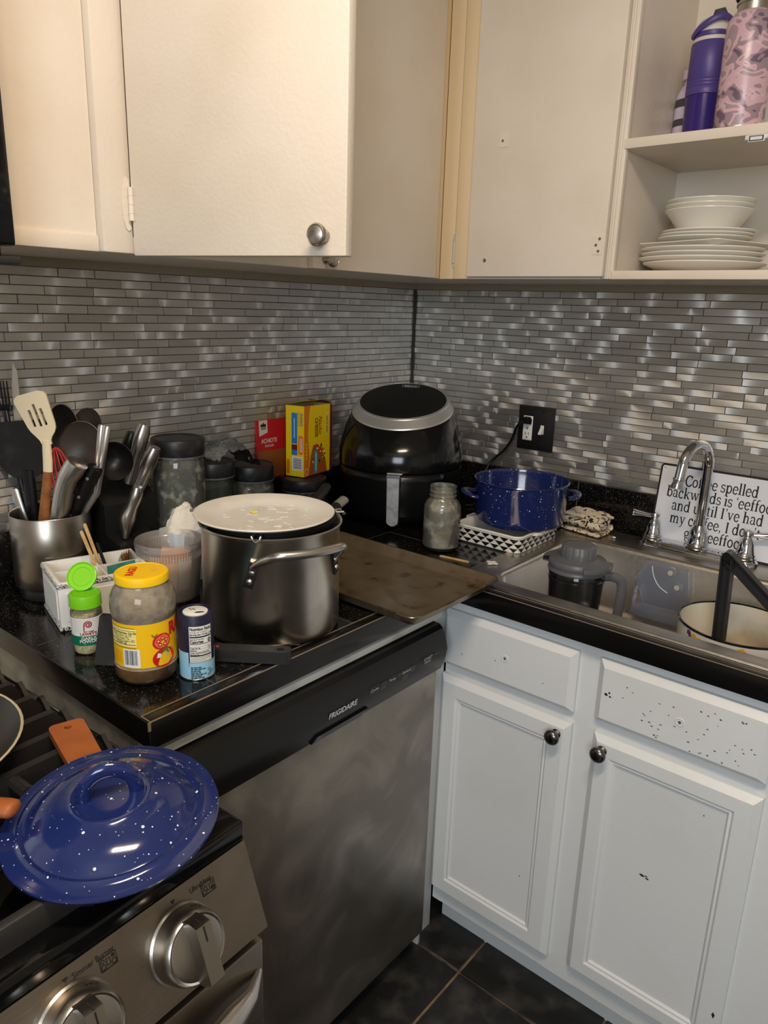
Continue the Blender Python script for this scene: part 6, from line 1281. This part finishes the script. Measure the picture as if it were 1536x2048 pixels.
# ---------------------------------------------------------------- sign with verse, lettering drawn as serif strokes
mat('sign_white', (222, 224, 230), 0.3, bump=(120, .05, .0005))
def E(cx, cy, rx, ry, a0, a1, n=14): return [(cx + rx * math.cos(rad(a0 + (a1 - a0) * i / n)), cy + ry * math.sin(rad(a0 + (a1 - a0) * i / n))) for i in range(n + 1)]
K, T2 = .094, .046
def stem(x, y0, y1, s0=1, s1=1):
    o = [([(x, y0), (x, y1)], K)]
    if s0: o.append(([(x - .11, y0 + .018), (x + .11, y0 + .018)], T2))
    if s1: o.append(([(x - .11, y1 - .018), (x + .04, y1 - .018)], T2))
    return o
GL = {
'C': (.62, [(E(.36, .35, .27, .35, 42, 318, 20), K), ([(.57, .70), (.57, .50)], T2), ([(.57, .19), (.57, .06)], T2)]),
'I': (.36, stem(.18, 0, .7) + [([(.09, .682), (.27, .682)], T2)]),
'o': (.52, [(E(.26, .24, .18, .24, 0, 360, 22), .078)]), 'e': (.48, [(E(.25, .24, .18, .24, 8, 325, 20), .074), ([(.07, .26), (.43, .26)], T2)]),
'c': (.46, [(E(.26, .24, .18, .24, 48, 318, 18), .078), (E(.36, .40, .035, .035, 0, 360, 8), .06)]),
'f': (.33, stem(.15, 0, .55, 1, 0) + [([(.15, .5)] + E(.27, .58, .12, .14, 180, 50, 8), .06), ([(.04, .46), (.30, .46)], T2)]),
's': (.40, [(E(.20, .36, .13, .115, 40, 250, 10) + E(.21, .12, .14, .125, 100, -140, 12), .066), ([(.33, .47), (.33, .36)], T2), ([(.06, .13), (.06, .01)], T2)]),
'p': (.55, stem(.14, -.22, .48) + [(E(.30, .24, .17, .235, 150, -150, 18), .074)]), 'l': (.28, stem(.14, 0, .74)),
'd': (.56, stem(.41, 0, .74) + [(E(.24, .24, .17, .235, 30, 330, 18), .074), ([(.41, .018), (.52, .018)], T2)]), 'b': (.55, stem(.13, 0, .74, 0) + [(E(.30, .24, .17, .235, 150, -150, 18), .074)]),
'a': (.48, [([(.08, .37)] + E(.21, .36, .13, .12, 160, 0, 8) + [(.34, .10), (.38, .03), (.46, .03)], .074), (E(.20, .14, .13, .13, 95, 360, 12), .06)]),
'k': (.56, stem(.14, 0, .74) + [([(.16, .20), (.42, .46)], .05), ([(.25, .28), (.46, .02)], .075), ([(.34, .462), (.52, .462)], T2), ([(.36, .018), (.56, .018)], T2)]),
'w': (.76, [([(.10, .47), (.25, .01)], .075), ([(.25, .01), (.38, .47)], .045), ([(.38, .47), (.53, .01)], .075), ([(.53, .01), (.66, .47)], .045), ([(.0, .462), (.20, .462)], T2), ([(.29, .462), (.47, .462)], T2), ([(.57, .462), (.75, .462)], T2)]),
'r': (.40, stem(.14, 0, .48) + [([(.16, .32), (.22, .43), (.33, .46)], .055), (E(.335, .42, .03, .03, 0, 360, 8), .055)]),
'i': (.28, stem(.14, 0, .48) + [(E(.14, .64, .025, .025, 0, 360, 8), .05)]),
'n': (.58, stem(.14, 0, .48) + [([(.16, .34)] + E(.30, .33, .125, .14, 140, 0, 8) + [(.425, 0)], .074), ([(.32, .018), (.53, .018)], T2)]),
'm': (.86, stem(.14, 0, .48) + [([(.16, .34)] + E(.29, .33, .12, .14, 140, 0, 8) + [(.41, 0)], .074), ([(.43, .34)] + E(.57, .33, .12, .14, 140, 0, 8) + [(.69, 0)], .074), ([(.31, .018), (.51, .018)], T2), ([(.59, .018), (.80, .018)], T2)]),
'u': (.56, [([(.14, .47), (.14, .16)] + E(.27, .15, .13, .14, 180, 320, 8), .074), ([(.42, .47), (.42, 0)], .08), ([(.03, .462), (.16, .462)], T2), ([(.31, .462), (.44, .462)], T2), ([(.42, .018), (.53, .018)], T2)]),
't': (.34, [([(.15, .60), (.15, .10)] + E(.23, .09, .08, .08, 180, 300, 6), .07), ([(.03, .46), (.30, .46)], T2)]),
'v': (.50, [([(.09, .47), (.25, .01)], .075), ([(.25, .01), (.40, .47)], .045), ([(.0, .462), (.19, .462)], T2), ([(.31, .462), (.50, .462)], T2)]),
'y': (.50, [([(.09, .47), (.26, .02)], .075), ([(.41, .47), (.22, -.12), (.14, -.20), (.06, -.19)], .048), ([(.0, .462), (.19, .462)], T2), ([(.31, .462), (.50, .462)], T2)]),
'h': (.58, stem(.14, 0, .74) + [([(.16, .34)] + E(.30, .33, .125, .14, 140, 0, 8) + [(.425, 0)], .074), ([(.32, .018), (.53, .018)], T2)]),
'g': (.50, [(E(.22, .31, .15, .16, 0, 360, 16), .066), ([(.34, .42), (.46, .46)], .05), ([(.13, .18), (.09, .09), (.16, .04), (.36, .02)] + E(.30, -.10, .15, .11, 60, -180, 10) + [(.17, .03)], .055)]),
',': (.24, [(E(.11, .04, .025, .025, 0, 360, 8), .055), ([(.135, .03), (.12, -.06), (.07, -.12)], .04)]),
"'": (.22, [(E(.11, .67, .022, .022, 0, 360, 8), .05), ([(.13, .67), (.12, .58), (.07, .53)], .04)]), '`': (.22, [(E(.11, .56, .022, .022, 0, 360, 8), .05), ([(.09, .56), (.10, .65), (.15, .70)], .04)]), ' ': (.24, [])}
def S_serif(tx, size, xc, y, mi, lift, sx=1.0):
    wd = sum(GL[c][0] for c in tx) * size * sx; x = xc - wd / 2; out = []; n_ = 0
    for c in tx:
        w3, st_ = GL[c]
        for p, wk in st_:
            v, f, _, _ = S_line([(x + a * size * sx, y + b_ * size) for a, b_ in p], wk * size, mi, 0); n_ += 1
            out.append((v, f, mi, lift + (n_ % 7) * .00002))
        x += w3 * size * sx
    return out
SGB = Vector((.956, -.0385, .9187)); SV = Vector((0, .142, 1)).normalized(); SU = Vector((1, 0, 0)); SN = SU.cross(SV).normalized()
if SN.y > 0: SN = -SN
sg = thing('verse_sign', 'white metal sign with black verse leaning on the wall behind the faucet', 'sign', SGB); hw, hS = .1465, .194
mb = MB(); mb.prism(rrect(-hw, hw, 0, hS, .008, 5), SGB, SU, SV, SN, .0012); mb.prism(rrect(-hw, hw, 0, hS, .008, 5), SGB - SN * .0014, SU, SV, SN, .0014, mi=1)
fn = on_plane(SGB, SU, SV, SN, .0013); mb.decal([S_line([(p[0], p[1]) for p in rrect(-hw + .0014, hw - .0014, .0014, hS - .0014, .007, 5)] + [(hw - .0014, hS - .0084)], .0045, 1, 0)], fn)
for a in (-1, 1): mb.decal([S_disc(a * (hw - .009), hS - .009, .0013, .0013, 1, .0001, 12)], fn)
pl_ = mb.build('panel', ['sign_white', 'ink'], sg, smooth=20)
mb = MB(); sz = .0365; sx_ = .168 / (sum(GL[c][0] for c in 'Coffee spelled') * sz)
for i, tx in enumerate(('Coffee spelled', "backwards is `eeffoc'", "and until I've had", "my coffee, I don't", 'give eeffoc')): mb.decal(S_serif(tx, sz, 0, .1475 - .0315 * i, 0, .0001, sx_), fn)
mb.build('lettering', 'ink', pl_, smooth=0)

# ---------------------------------------------------------------- things in the sink
mat('grey_lid', (92, 94, 97), 0.35); mat('dark_tongs', (44, 44, 45), 0.4)
SB = .7356
b0 = Vector((.791, -.407, SB)); t = thing('blender_cup', 'grey plastic pitcher with a ribbed twist lid standing in the sink', 'pitcher', b0)
MB().lathe([(0, .001), (.045, .001), (.050, .005), (.0575, .150), (.0590, .168), (.0600, .170), (.0600, .175), (.0575, .177), (.0590, .182), (.0600, .184), (.0585, .188), (.057, .198)], b0, seg=60).build('jug', 'grey_tritan', t)
mb = MB(); mb.lathe([(.0585, .190), (.0620, .191), (.0630, .194), (.0615, .197), (.0612, .202), (.0625, .204), (.0625, .212), (.060, .2165), (.042, .2195), (.0385, .2215), (0, .2215)], b0, seg=60); lid_ = mb.build('lid', 'grey_lid', t)
mb = MB()
for an in (-15, 165):
    mb = MB(); a0_, a1_ = rad(an - 40), rad(an + 40); mb.lathe([(.058, .203), (.0735, .204), (.0745, .208), (.0735, .2145), (.058, .216)], b0, seg=14, a0=a0_, a1=a1_); mb.build('lug', 'grey_lid', lid_)
mb = MB(); vs = []; lv = [(.0380, .2215), (.0385, .226), (.0365, .246), (.0335, .2485), (.026, .2490)]; n_ = 96
lp = [[b0 + Vector((math.cos(2 * PI * i / n_) * (r - (.0016 if 0 < k_ < 3 and (i % 8) in (0, 1) else 0)), math.sin(2 * PI * i / n_) * (r - (.0016 if 0 < k_ < 3 and (i % 8) in (0, 1) else 0)), z)) for i in range(n_)] for k_, (r, z) in enumerate(lv)]
skin(mb, lp); mb.build('twist_cap', 'grey_lid', lid_, smooth=50)
hdv = Vector((.80, .60, 0)); P = [b0 + hdv * r + Vector((0, 0, z)) for r, z in ((.056, .176), (.075, .178), (.094, .172), (.101, .155), (.100, .12), (.095, .07), (.078, .045), (.052, .045))]
MB().tube(smooth_path(P, 5), .011, 12, flat=(1.0, .62), up=(0, 0, 1) if False else tuple(Vector((-hdv.y, hdv.x, 0)))).build('handle', 'grey_lid', t)
# clear basket with suction cups on the back wall of the basin
bk = thing('suction_basket', 'clear plastic basket held by two suction cups on the back wall of the sink', 'basket', (.89, -.17, .80)); yw = -.1585
tiltw = lambda z: -.1585 - .0     # back wall
mb = MB(); o_ = [(.835, .858), (.858, .905), (.872, .908), (.955, .902), (.968, .80), (.865, .79)]
mb.prism(o_, (0, yw - .0085, 0), (1, 0, 0), (0, 0, 1), (0, -1, 0), .0022); mb.build('back_panel', 'clear_plastic', bk, smooth=0)
mb = MB(); sd = [(0, .858), (.0, .80), (.062, .795), (.072, .822), (.050, .850)]
mb.prism(sd, (.842, yw - .0110, 0), (.22, -1, 0), (0, 0, 1), (1, .22, 0), .0020)
for i, (a, z) in enumerate(((.012, .845), (.022, .822), (.040, .838), (.050, .815))): mb.tube([(.8435 + .22 * a + .0035 * math.cos(q), yw - .0110 - a, z + .0035 * math.sin(q)) for q in [k_ * .628 for k_ in range(10)]], .0008, 6, closed=True)
mb.build('side_panel', 'clear_plastic', bk, smooth=0)
mb = MB(); mb.box(.846, .966, yw - .078, yw - .0110, .790, .7922)
for i in range(5):
    for j in range(3): mb.box(.856 + i * .021, .868 + i * .021, yw - .070 + j * .022, yw - .060 + j * .022, .7922, .7940, .0006)
mb.build('floor_grid', 'clear_plastic', bk, smooth=0)
mb = MB(); mb.box(.858, .968, yw - .080, yw - .078, .790, .825); mb.build('front_lip', 'clear_plastic', bk, smooth=0)
mb = MB(); mb.tube(smooth_path([Vector((.872, yw - .0125, .895)), Vector((.878, yw - .0125, .872)), Vector((.893, yw - .0125, .850)), Vector((.915, yw - .0125, .838))], 6), .0012, 6); mb.build('rib', 'label_white', bk)
mat('cup_silicone', (186, 178, 160), .3)
for x, z in ((.9145, .8875), (.9335, .8560)):
    mb = MB(); mb.M = Matrix.Translation((x, yw + .0006, z)) @ Matrix.Rotation(rad(90), 4, 'X'); mb.lathe([(.0125, 0), (.0128, .0012), (.009, .004), (.005, .0065), (.0045, .0105), (.0062, .0115), (.0062, .0128), (.003, .0135), (0, .013)], seg=28); mb.build('suction_cup', 'cup_silicone', bk)
# enamel pot with flowers and the black tongs standing in it
ep0 = Vector((1.113, -.334, SB)); t = thing('flowered_pot', 'white enamel pot with painted flowers and black rim standing in the sink', 'pot', ep0); r_ = .114
mat('enamel_white', (226, 224, 218), 0.22); mat('enamel_stain', (222, 214, 194), 0.3, var=(9, (196, 172, 138), 0.5, 0.7)); mat('petal_yellow', (226, 184, 30), 0.4); mat('petal_purple', (112, 66, 128), 0.4); mat('leaf_paint', (140, 156, 60), 0.4)
mb = MB(); mb.lathe([(0, .001), (r_ - .012, .001), (r_ - .003, .006), (r_ - .001, .02), (r_, .138)], ep0, seg=80); bdy = mb.build('body', 'enamel_white', t, smooth=50)
MB().lathe([(r_ - .002, .139), (r_ - .0035, .02), (r_ - .010, .006), (0, .006)], ep0, seg=80).build('inside', 'enamel_stain', t, smooth=50)
MB().lathe([(r_ - .002, .1385), (r_ + .0005, .1370), (r_ + .0022, .1395), (r_ + .0010, .1420), (r_ - .002, .1415)], ep0, seg=80).build('rim', 'black_gloss', t, smooth=50)
pa = az(ep0.x, ep0.y); fn = on_cyl(ep0, r_ - .0002, pa, .0005); mb = MB(); random.seed(4); sh = []
for (x, z, m1, s3) in ((-.062, .120, 1, .006), (-.056, .113, 1, .005), (-.048, .116, 0, .007), (-.036, .112, 0, .008), (-.033, .104, 0, .006), (-.014, .104, 2, .009), (-.068, .104, 3, .004), (.030, .106, 2, .009), (.022, .114, 3, .004), (.045, .118, 0, .007), (.060, .108, 1, .007)):
    for k_ in range(5 if m1 < 2 else 2): a = k_ * 1.257; x_ = x - .034; z_f = z + .010; sh.append(S_disc(x_ + s3 * .55 * math.cos(a), z_f + s3 * .5 * math.sin(a), s3 * .55, s3 * .45, m1, .00005 * (k_ + 1), 10))
for (x0_, z0_, x1_, z1_) in ((-.040, .108, -.050, .07), (-.055, .11, -.062, .08), (-.013, .112, -.014, .07), (.003, .118, .002, .07), (.022, .112, .034, .07), (-.068, .103, -.06, .12), (.05, .115, .05, .07)): sh.append(S_line([(x0_ - .034, z0_ + .01), ((x0_ + x1_) / 2 - .031, (z0_ + z1_) / 2 + .01), (x1_ - .034, z1_ + .01)], .0011, 3, .0003))
mb.decal(sh, fn); mb.build('flowers', ['petal_yellow', 'petal_purple', 'leaf_paint', 'ink'], bdy, smooth=0)
tg = thing('black_tongs', 'black plastic tongs with one leg standing in the flowered pot, opened over the sink', 'tongs', Vector((1.085, -.345, .7430)))
pv = Vector((1.0755, -.347, 1.010))
def chan(p, q, w0, w1, name):
    z = (q - p).normalized(); hint = Vector((-.25, -.97, 0)); M_ = frame(p, q, hint); L_ = (q - p).length; mb = MB(); mb.M = M_
    for s_ in (-1, 1): mb.prism([(0, -w0 / 2), (0, w0 / 2), (L_, w1 / 2), (L_, -w1 / 2)], (s_ * .0105 - .0015, 0, 0), (0, 0, 1), (0, 1, 0), (1, 0, 0), .003)
    mb.prism([(0, -.0105), (0, .0105), (L_, .0105), (L_, -.0105)], (0, -w0 / 2, 0), (0, 0, 1), (1, 0, 0), (0, 1, 0), .0025); mb.build(name, 'dark_tongs', tg, smooth=20)
chan(pv, Vector((1.0865, -.350, .7425)), .014, .012, 'leg'); chan(pv, Vector((1.249, -.351, .868)), .014, .012, 'leg')
mb = MB(); mb.tube([pv + Vector((0, -.014, .004)), pv + Vector((0, .014, .004))], .0088, 14); mb.build('pivot', 'black_plastic', tg)

# ---------------------------------------------------------------- dishes on the shelf
DX, DY, DZ = .8825, -.160, 1.5514
random.seed(2)
def plate_mesh(R2, foot, rise):
    mb = MB(); mb.lathe([(0, .001), (foot - .004, .001), (foot - .002, 0), (foot, 0), (foot + .004, .002), (R2 * .80, rise * .45), (R2 - .002, rise - .0015), (R2, rise + .0005), (R2 - .0005, rise + .002), (R2 - .003, rise + .002), (R2 * .79, rise * .45 + .0032), (foot + .002, .0040), (0, .0036)], seg=72); return mb
dl = [('lowest of the four large round white plates on the dish shelf'), ('second large white plate from the bottom of the shelf stack'), ('third large white plate from the bottom of the shelf stack'), ('top one of the four large round white plates, just under the square plate')]
first = None; gd_ = 'large white plates on the shelf'
for i in range(4):
    loc = Vector((DX + random.uniform(-.002, .002) + (.004 if i < 1 else 0), DY + random.uniform(-.003, .002), DZ + .0093 * i))
    if first is None:
        first = plate_mesh(.122, .066, .0195); first.M = None; first.v = [p + loc for p in first.v]; o = first.build('dinner_plate', 'ceramic_white', loc=loc, smooth=50); src = o
    else: o = src.copy(); COL.objects.link(o); o.location = loc
    tag(o, dl[i], 'plate', gd_)
zo = DZ + .0093 * 3 + .0100; lo = Vector((DX + .010, DY - .002, zo)); mb = MB()
def octl(r, z, rot=-65):
    out = []
    for i in range(4):
        a = rad(rot + 90 * i); p = Vector((math.cos(a), math.sin(a), 0)); q = Vector((-p.y, p.x, 0)); out += [lo + (p * 1.0 - q * .04) * r + Vector((0, 0, z)), lo + (p * 1.0 + q * .04) * r + Vector((0, 0, z))]
    return out
skin(mb, [octl(.066, 0), octl(.070, .001), octl(.112, .0085), octl(.134, .0205), octl(.1335, .022), octl(.130, .0216), octl(.110, .0115), octl(.070, .0045), octl(.05, .004)]); mb.add(octl(.066, 0), [tuple(range(8))[::-1]]); tag(mb.build('square_plate', 'ceramic_white', loc=lo, smooth=25), 'white square plate with one corner facing forward in the middle of the shelf stack', 'plate')
zs_ = zo + .0195; src = None; dl = ['lowest of three small white plates under the bowls', 'middle one of three small white plates under the bowls', 'top one of three small white plates, right under the bowls']
for i in range(3):
    loc = Vector((DX + .004 + (-.002, .002, .005)[i], DY + .002 * i, zs_ + .0066 * i))
    if src is None: mb = plate_mesh(.093, .052, .0125); mb.v = [p + loc for p in mb.v]; src = o = mb.build('side_plate', 'ceramic_white', loc=loc, smooth=50)
    else: o = src.copy(); COL.objects.link(o); o.location = loc
    tag(o, dl[i], 'plate', 'small white plates on the shelf')
zb2 = zs_ + .0066 * 2 + .0058; src = None; dl = ['lowest of three nested white bowls, showing its whole side', 'middle one of the three nested white bowls', 'top one of the three nested white bowls on the plates']
for i in range(3):
    loc = Vector((DX + .004 + (0, -.001, .001)[i], DY + .002, zb2 + .0092 * i))
    if src is None:
        mb = MB(); mb.lathe([(0, .001), (.046, .001), (.049, 0), (.051, .0015), (.060, .014), (.0845, .0455), (.0865, .0475), (.0862, .0490), (.0840, .0485), (.058, .0165), (.047, .006), (0, .005)], seg=72); mb.v = [p + loc for p in mb.v]; src = o = mb.build('bowl', 'ceramic_white', loc=loc, smooth=50)
    else: o = src.copy(); COL.objects.link(o); o.location = loc
    tag(o, dl[i], 'bowl', 'nested white bowls on the shelf')
tq = MB().box(1.020, 1.10, -.10, -.06, 1.5514, 1.5735, .002); tq.box(1.052, 1.062, -.1006, -.0994, 1.553, 1.572, mi=1); tag(tq.build('tea_box', ['teal_sign', 'nacho_brown'], loc=(1.06, -.08, 1.5514)), 'small teal box on the dish shelf, right of the plates', 'box')

# ---------------------------------------------------------------- bottles on the upper shelf
SZ = 1.7992
ramp_noise('camo', [(0.0, (112, 92, 110)), (0.40, (158, 134, 146)), (0.49, (208, 172, 182)), (0.58, (216, 184, 192)), (0.61, (168, 146, 154))], 24, 0.28, stretch=(1, 1, 1.5), distortion=1.1, detail=1.0)
mat('purple_body', (78, 64, 132), 0.4); mat('purple_gloss', (52, 38, 110), 0.12); mat('cap_cream', (214, 208, 196), 0.45); mat('lilac', (206, 190, 214), 0.4); mat('stripe_dark', (70, 66, 72), 0.5)
c0 = Vector((.9385, -.222, SZ)); t = thing('camo_bottle', 'pink camouflage steel bottle on the upper shelf', 'bottle', c0); r_ = .0445
MB().lathe([(0, 0), (r_ - .003, 0), (r_ - .001, .002), (r_ - .0005, .013)], c0, seg=64).build('base', 'steel_plain', t)
MB().lathe([(r_ - .0004, .013), (r_, .014), (r_, .185), (r_ - .002, .196), (r_ - .010, .207), (r_ - .015, .2095)], c0, seg=64).build('body', 'camo', t, smooth=50)
MB().lathe([(r_ - .015, .2095), (r_ - .0155, .222), (r_ - .013, .2225), (r_ - .013, .226), (r_ - .016, .2265), (r_ - .016, .232)], c0, seg=48).lathe([(r_ - .012, .232), (r_ - .010, .234), (r_ - .010, .262), (r_ - .013, .266), (0, .266)], c0, seg=48).build('cap', 'steel_plain', t)
c0 = Vector((.8437, -.150, SZ)); t = thing('shaker_bottle', 'purple shaker bottle with cream flip cap left of the pink camouflage bottle', 'bottle', c0); r_ = .0375
MB().lathe([(0, 0), (r_ - .004, 0), (r_ - .001, .003), (r_ - .0005, .096), (r_, .0965)], c0, seg=56).build('lower_cup', 'purple_gloss', t)
MB().lathe([(r_ + .0006, .097), (r_ + .0012, .099), (r_ + .0012, .111), (r_ + .0004, .112), (r_ + .0012, .113), (r_ + .0012, .117), (r_ + .0004, .118), (r_ + .0012, .119), (r_ + .0012, .123), (r_ + .0004, .124), (r_ + .0012, .125), (r_ + .0005, .191), (r_ - .001, .193)], c0, seg=56).build('sleeve', 'purple_body', t)
MB().lathe([(r_ - .001, .193), (r_ - .0005, .194), (r_ - .001, .199), (r_ - .002, .200)], c0, seg=56).build('collar', 'cap_cream', t)
MB().lathe([(r_ - .002, .200), (r_ - .001, .202), (r_ - .0015, .209), (r_ - .003, .210)], c0, seg=56).build('cap_ring', 'purple_body', t)
mb = MB(); mb.lathe([(r_ - .003, .210), (r_ - .003, .214), (r_ - .006, .226), (r_ - .012, .234), (r_ - .020, .237), (0, .237)], c0, seg=48); cpp = mb.build('cap', 'cap_cream', t)
MB().tube([c0 + Vector((.006, -.012, .233)), c0 + Vector((.010, -.015, .241)), c0 + Vector((.018, -.016, .241)), c0 + Vector((.025, -.016, .231))], [.008, .0095, .0095, .007], 12).build('spout_flap', 'stripe_dark', cpp)
P = [c0 + Vector((math.cos(rad(a)) * rr3, math.sin(rad(a)) * rr3, z)) for a, rr3, z in ((-150, r_ + .001, .206), (-120, r_ + .003, .211), (-95, r_ + .004, .219), (-70, r_ + .004, .227), (-45, r_ + .004, .230), (-20, r_ + .002, .226))]
MB().tube(smooth_path(P, 5), .0042, 10, flat=(.7, 1.4), up=(0, 0, 1)).build('carry_loop', 'purple_body', t)
c0 = Vector((.7895, -.080, SZ)); t = thing('striped_bottle', 'lilac bottle with dark stripes half hidden behind the purple shaker', 'bottle', c0); r_ = .030
mb = MB(); lv = [(0, 0, 0), (r_ - .002, 0, 0), (r_, .003, 0)]
pz_ = [(.003, 0), (.022, 1), (.036, 0), (.059, 1), (.073, 0), (.096, 1), (.112, 0), (.135, 0)]
prof = [(0, 0), (r_ - .002, 0), (r_, .003), (r_, .022), (r_, .036), (r_, .059), (r_, .073), (r_, .096), (r_, .112), (r_ - .002, .124), (r_ - .010, .138), (r_ - .014, .142), (r_ - .014, .16), (0, .16)]
mb.lathe(prof, c0, seg=48, mis=[0, 0, 0, 1, 0, 1, 0, 1, 0, 0, 0, 0, 0]); mb.build('body', ['lilac', 'stripe_dark'], t, smooth=50)
MB().lathe([(r_ - .013, .150), (r_ - .009, .151), (r_ - .009, .168), (r_ - .012, .171), (0, .171)], c0, seg=36).build('cap', 'lilac', t)
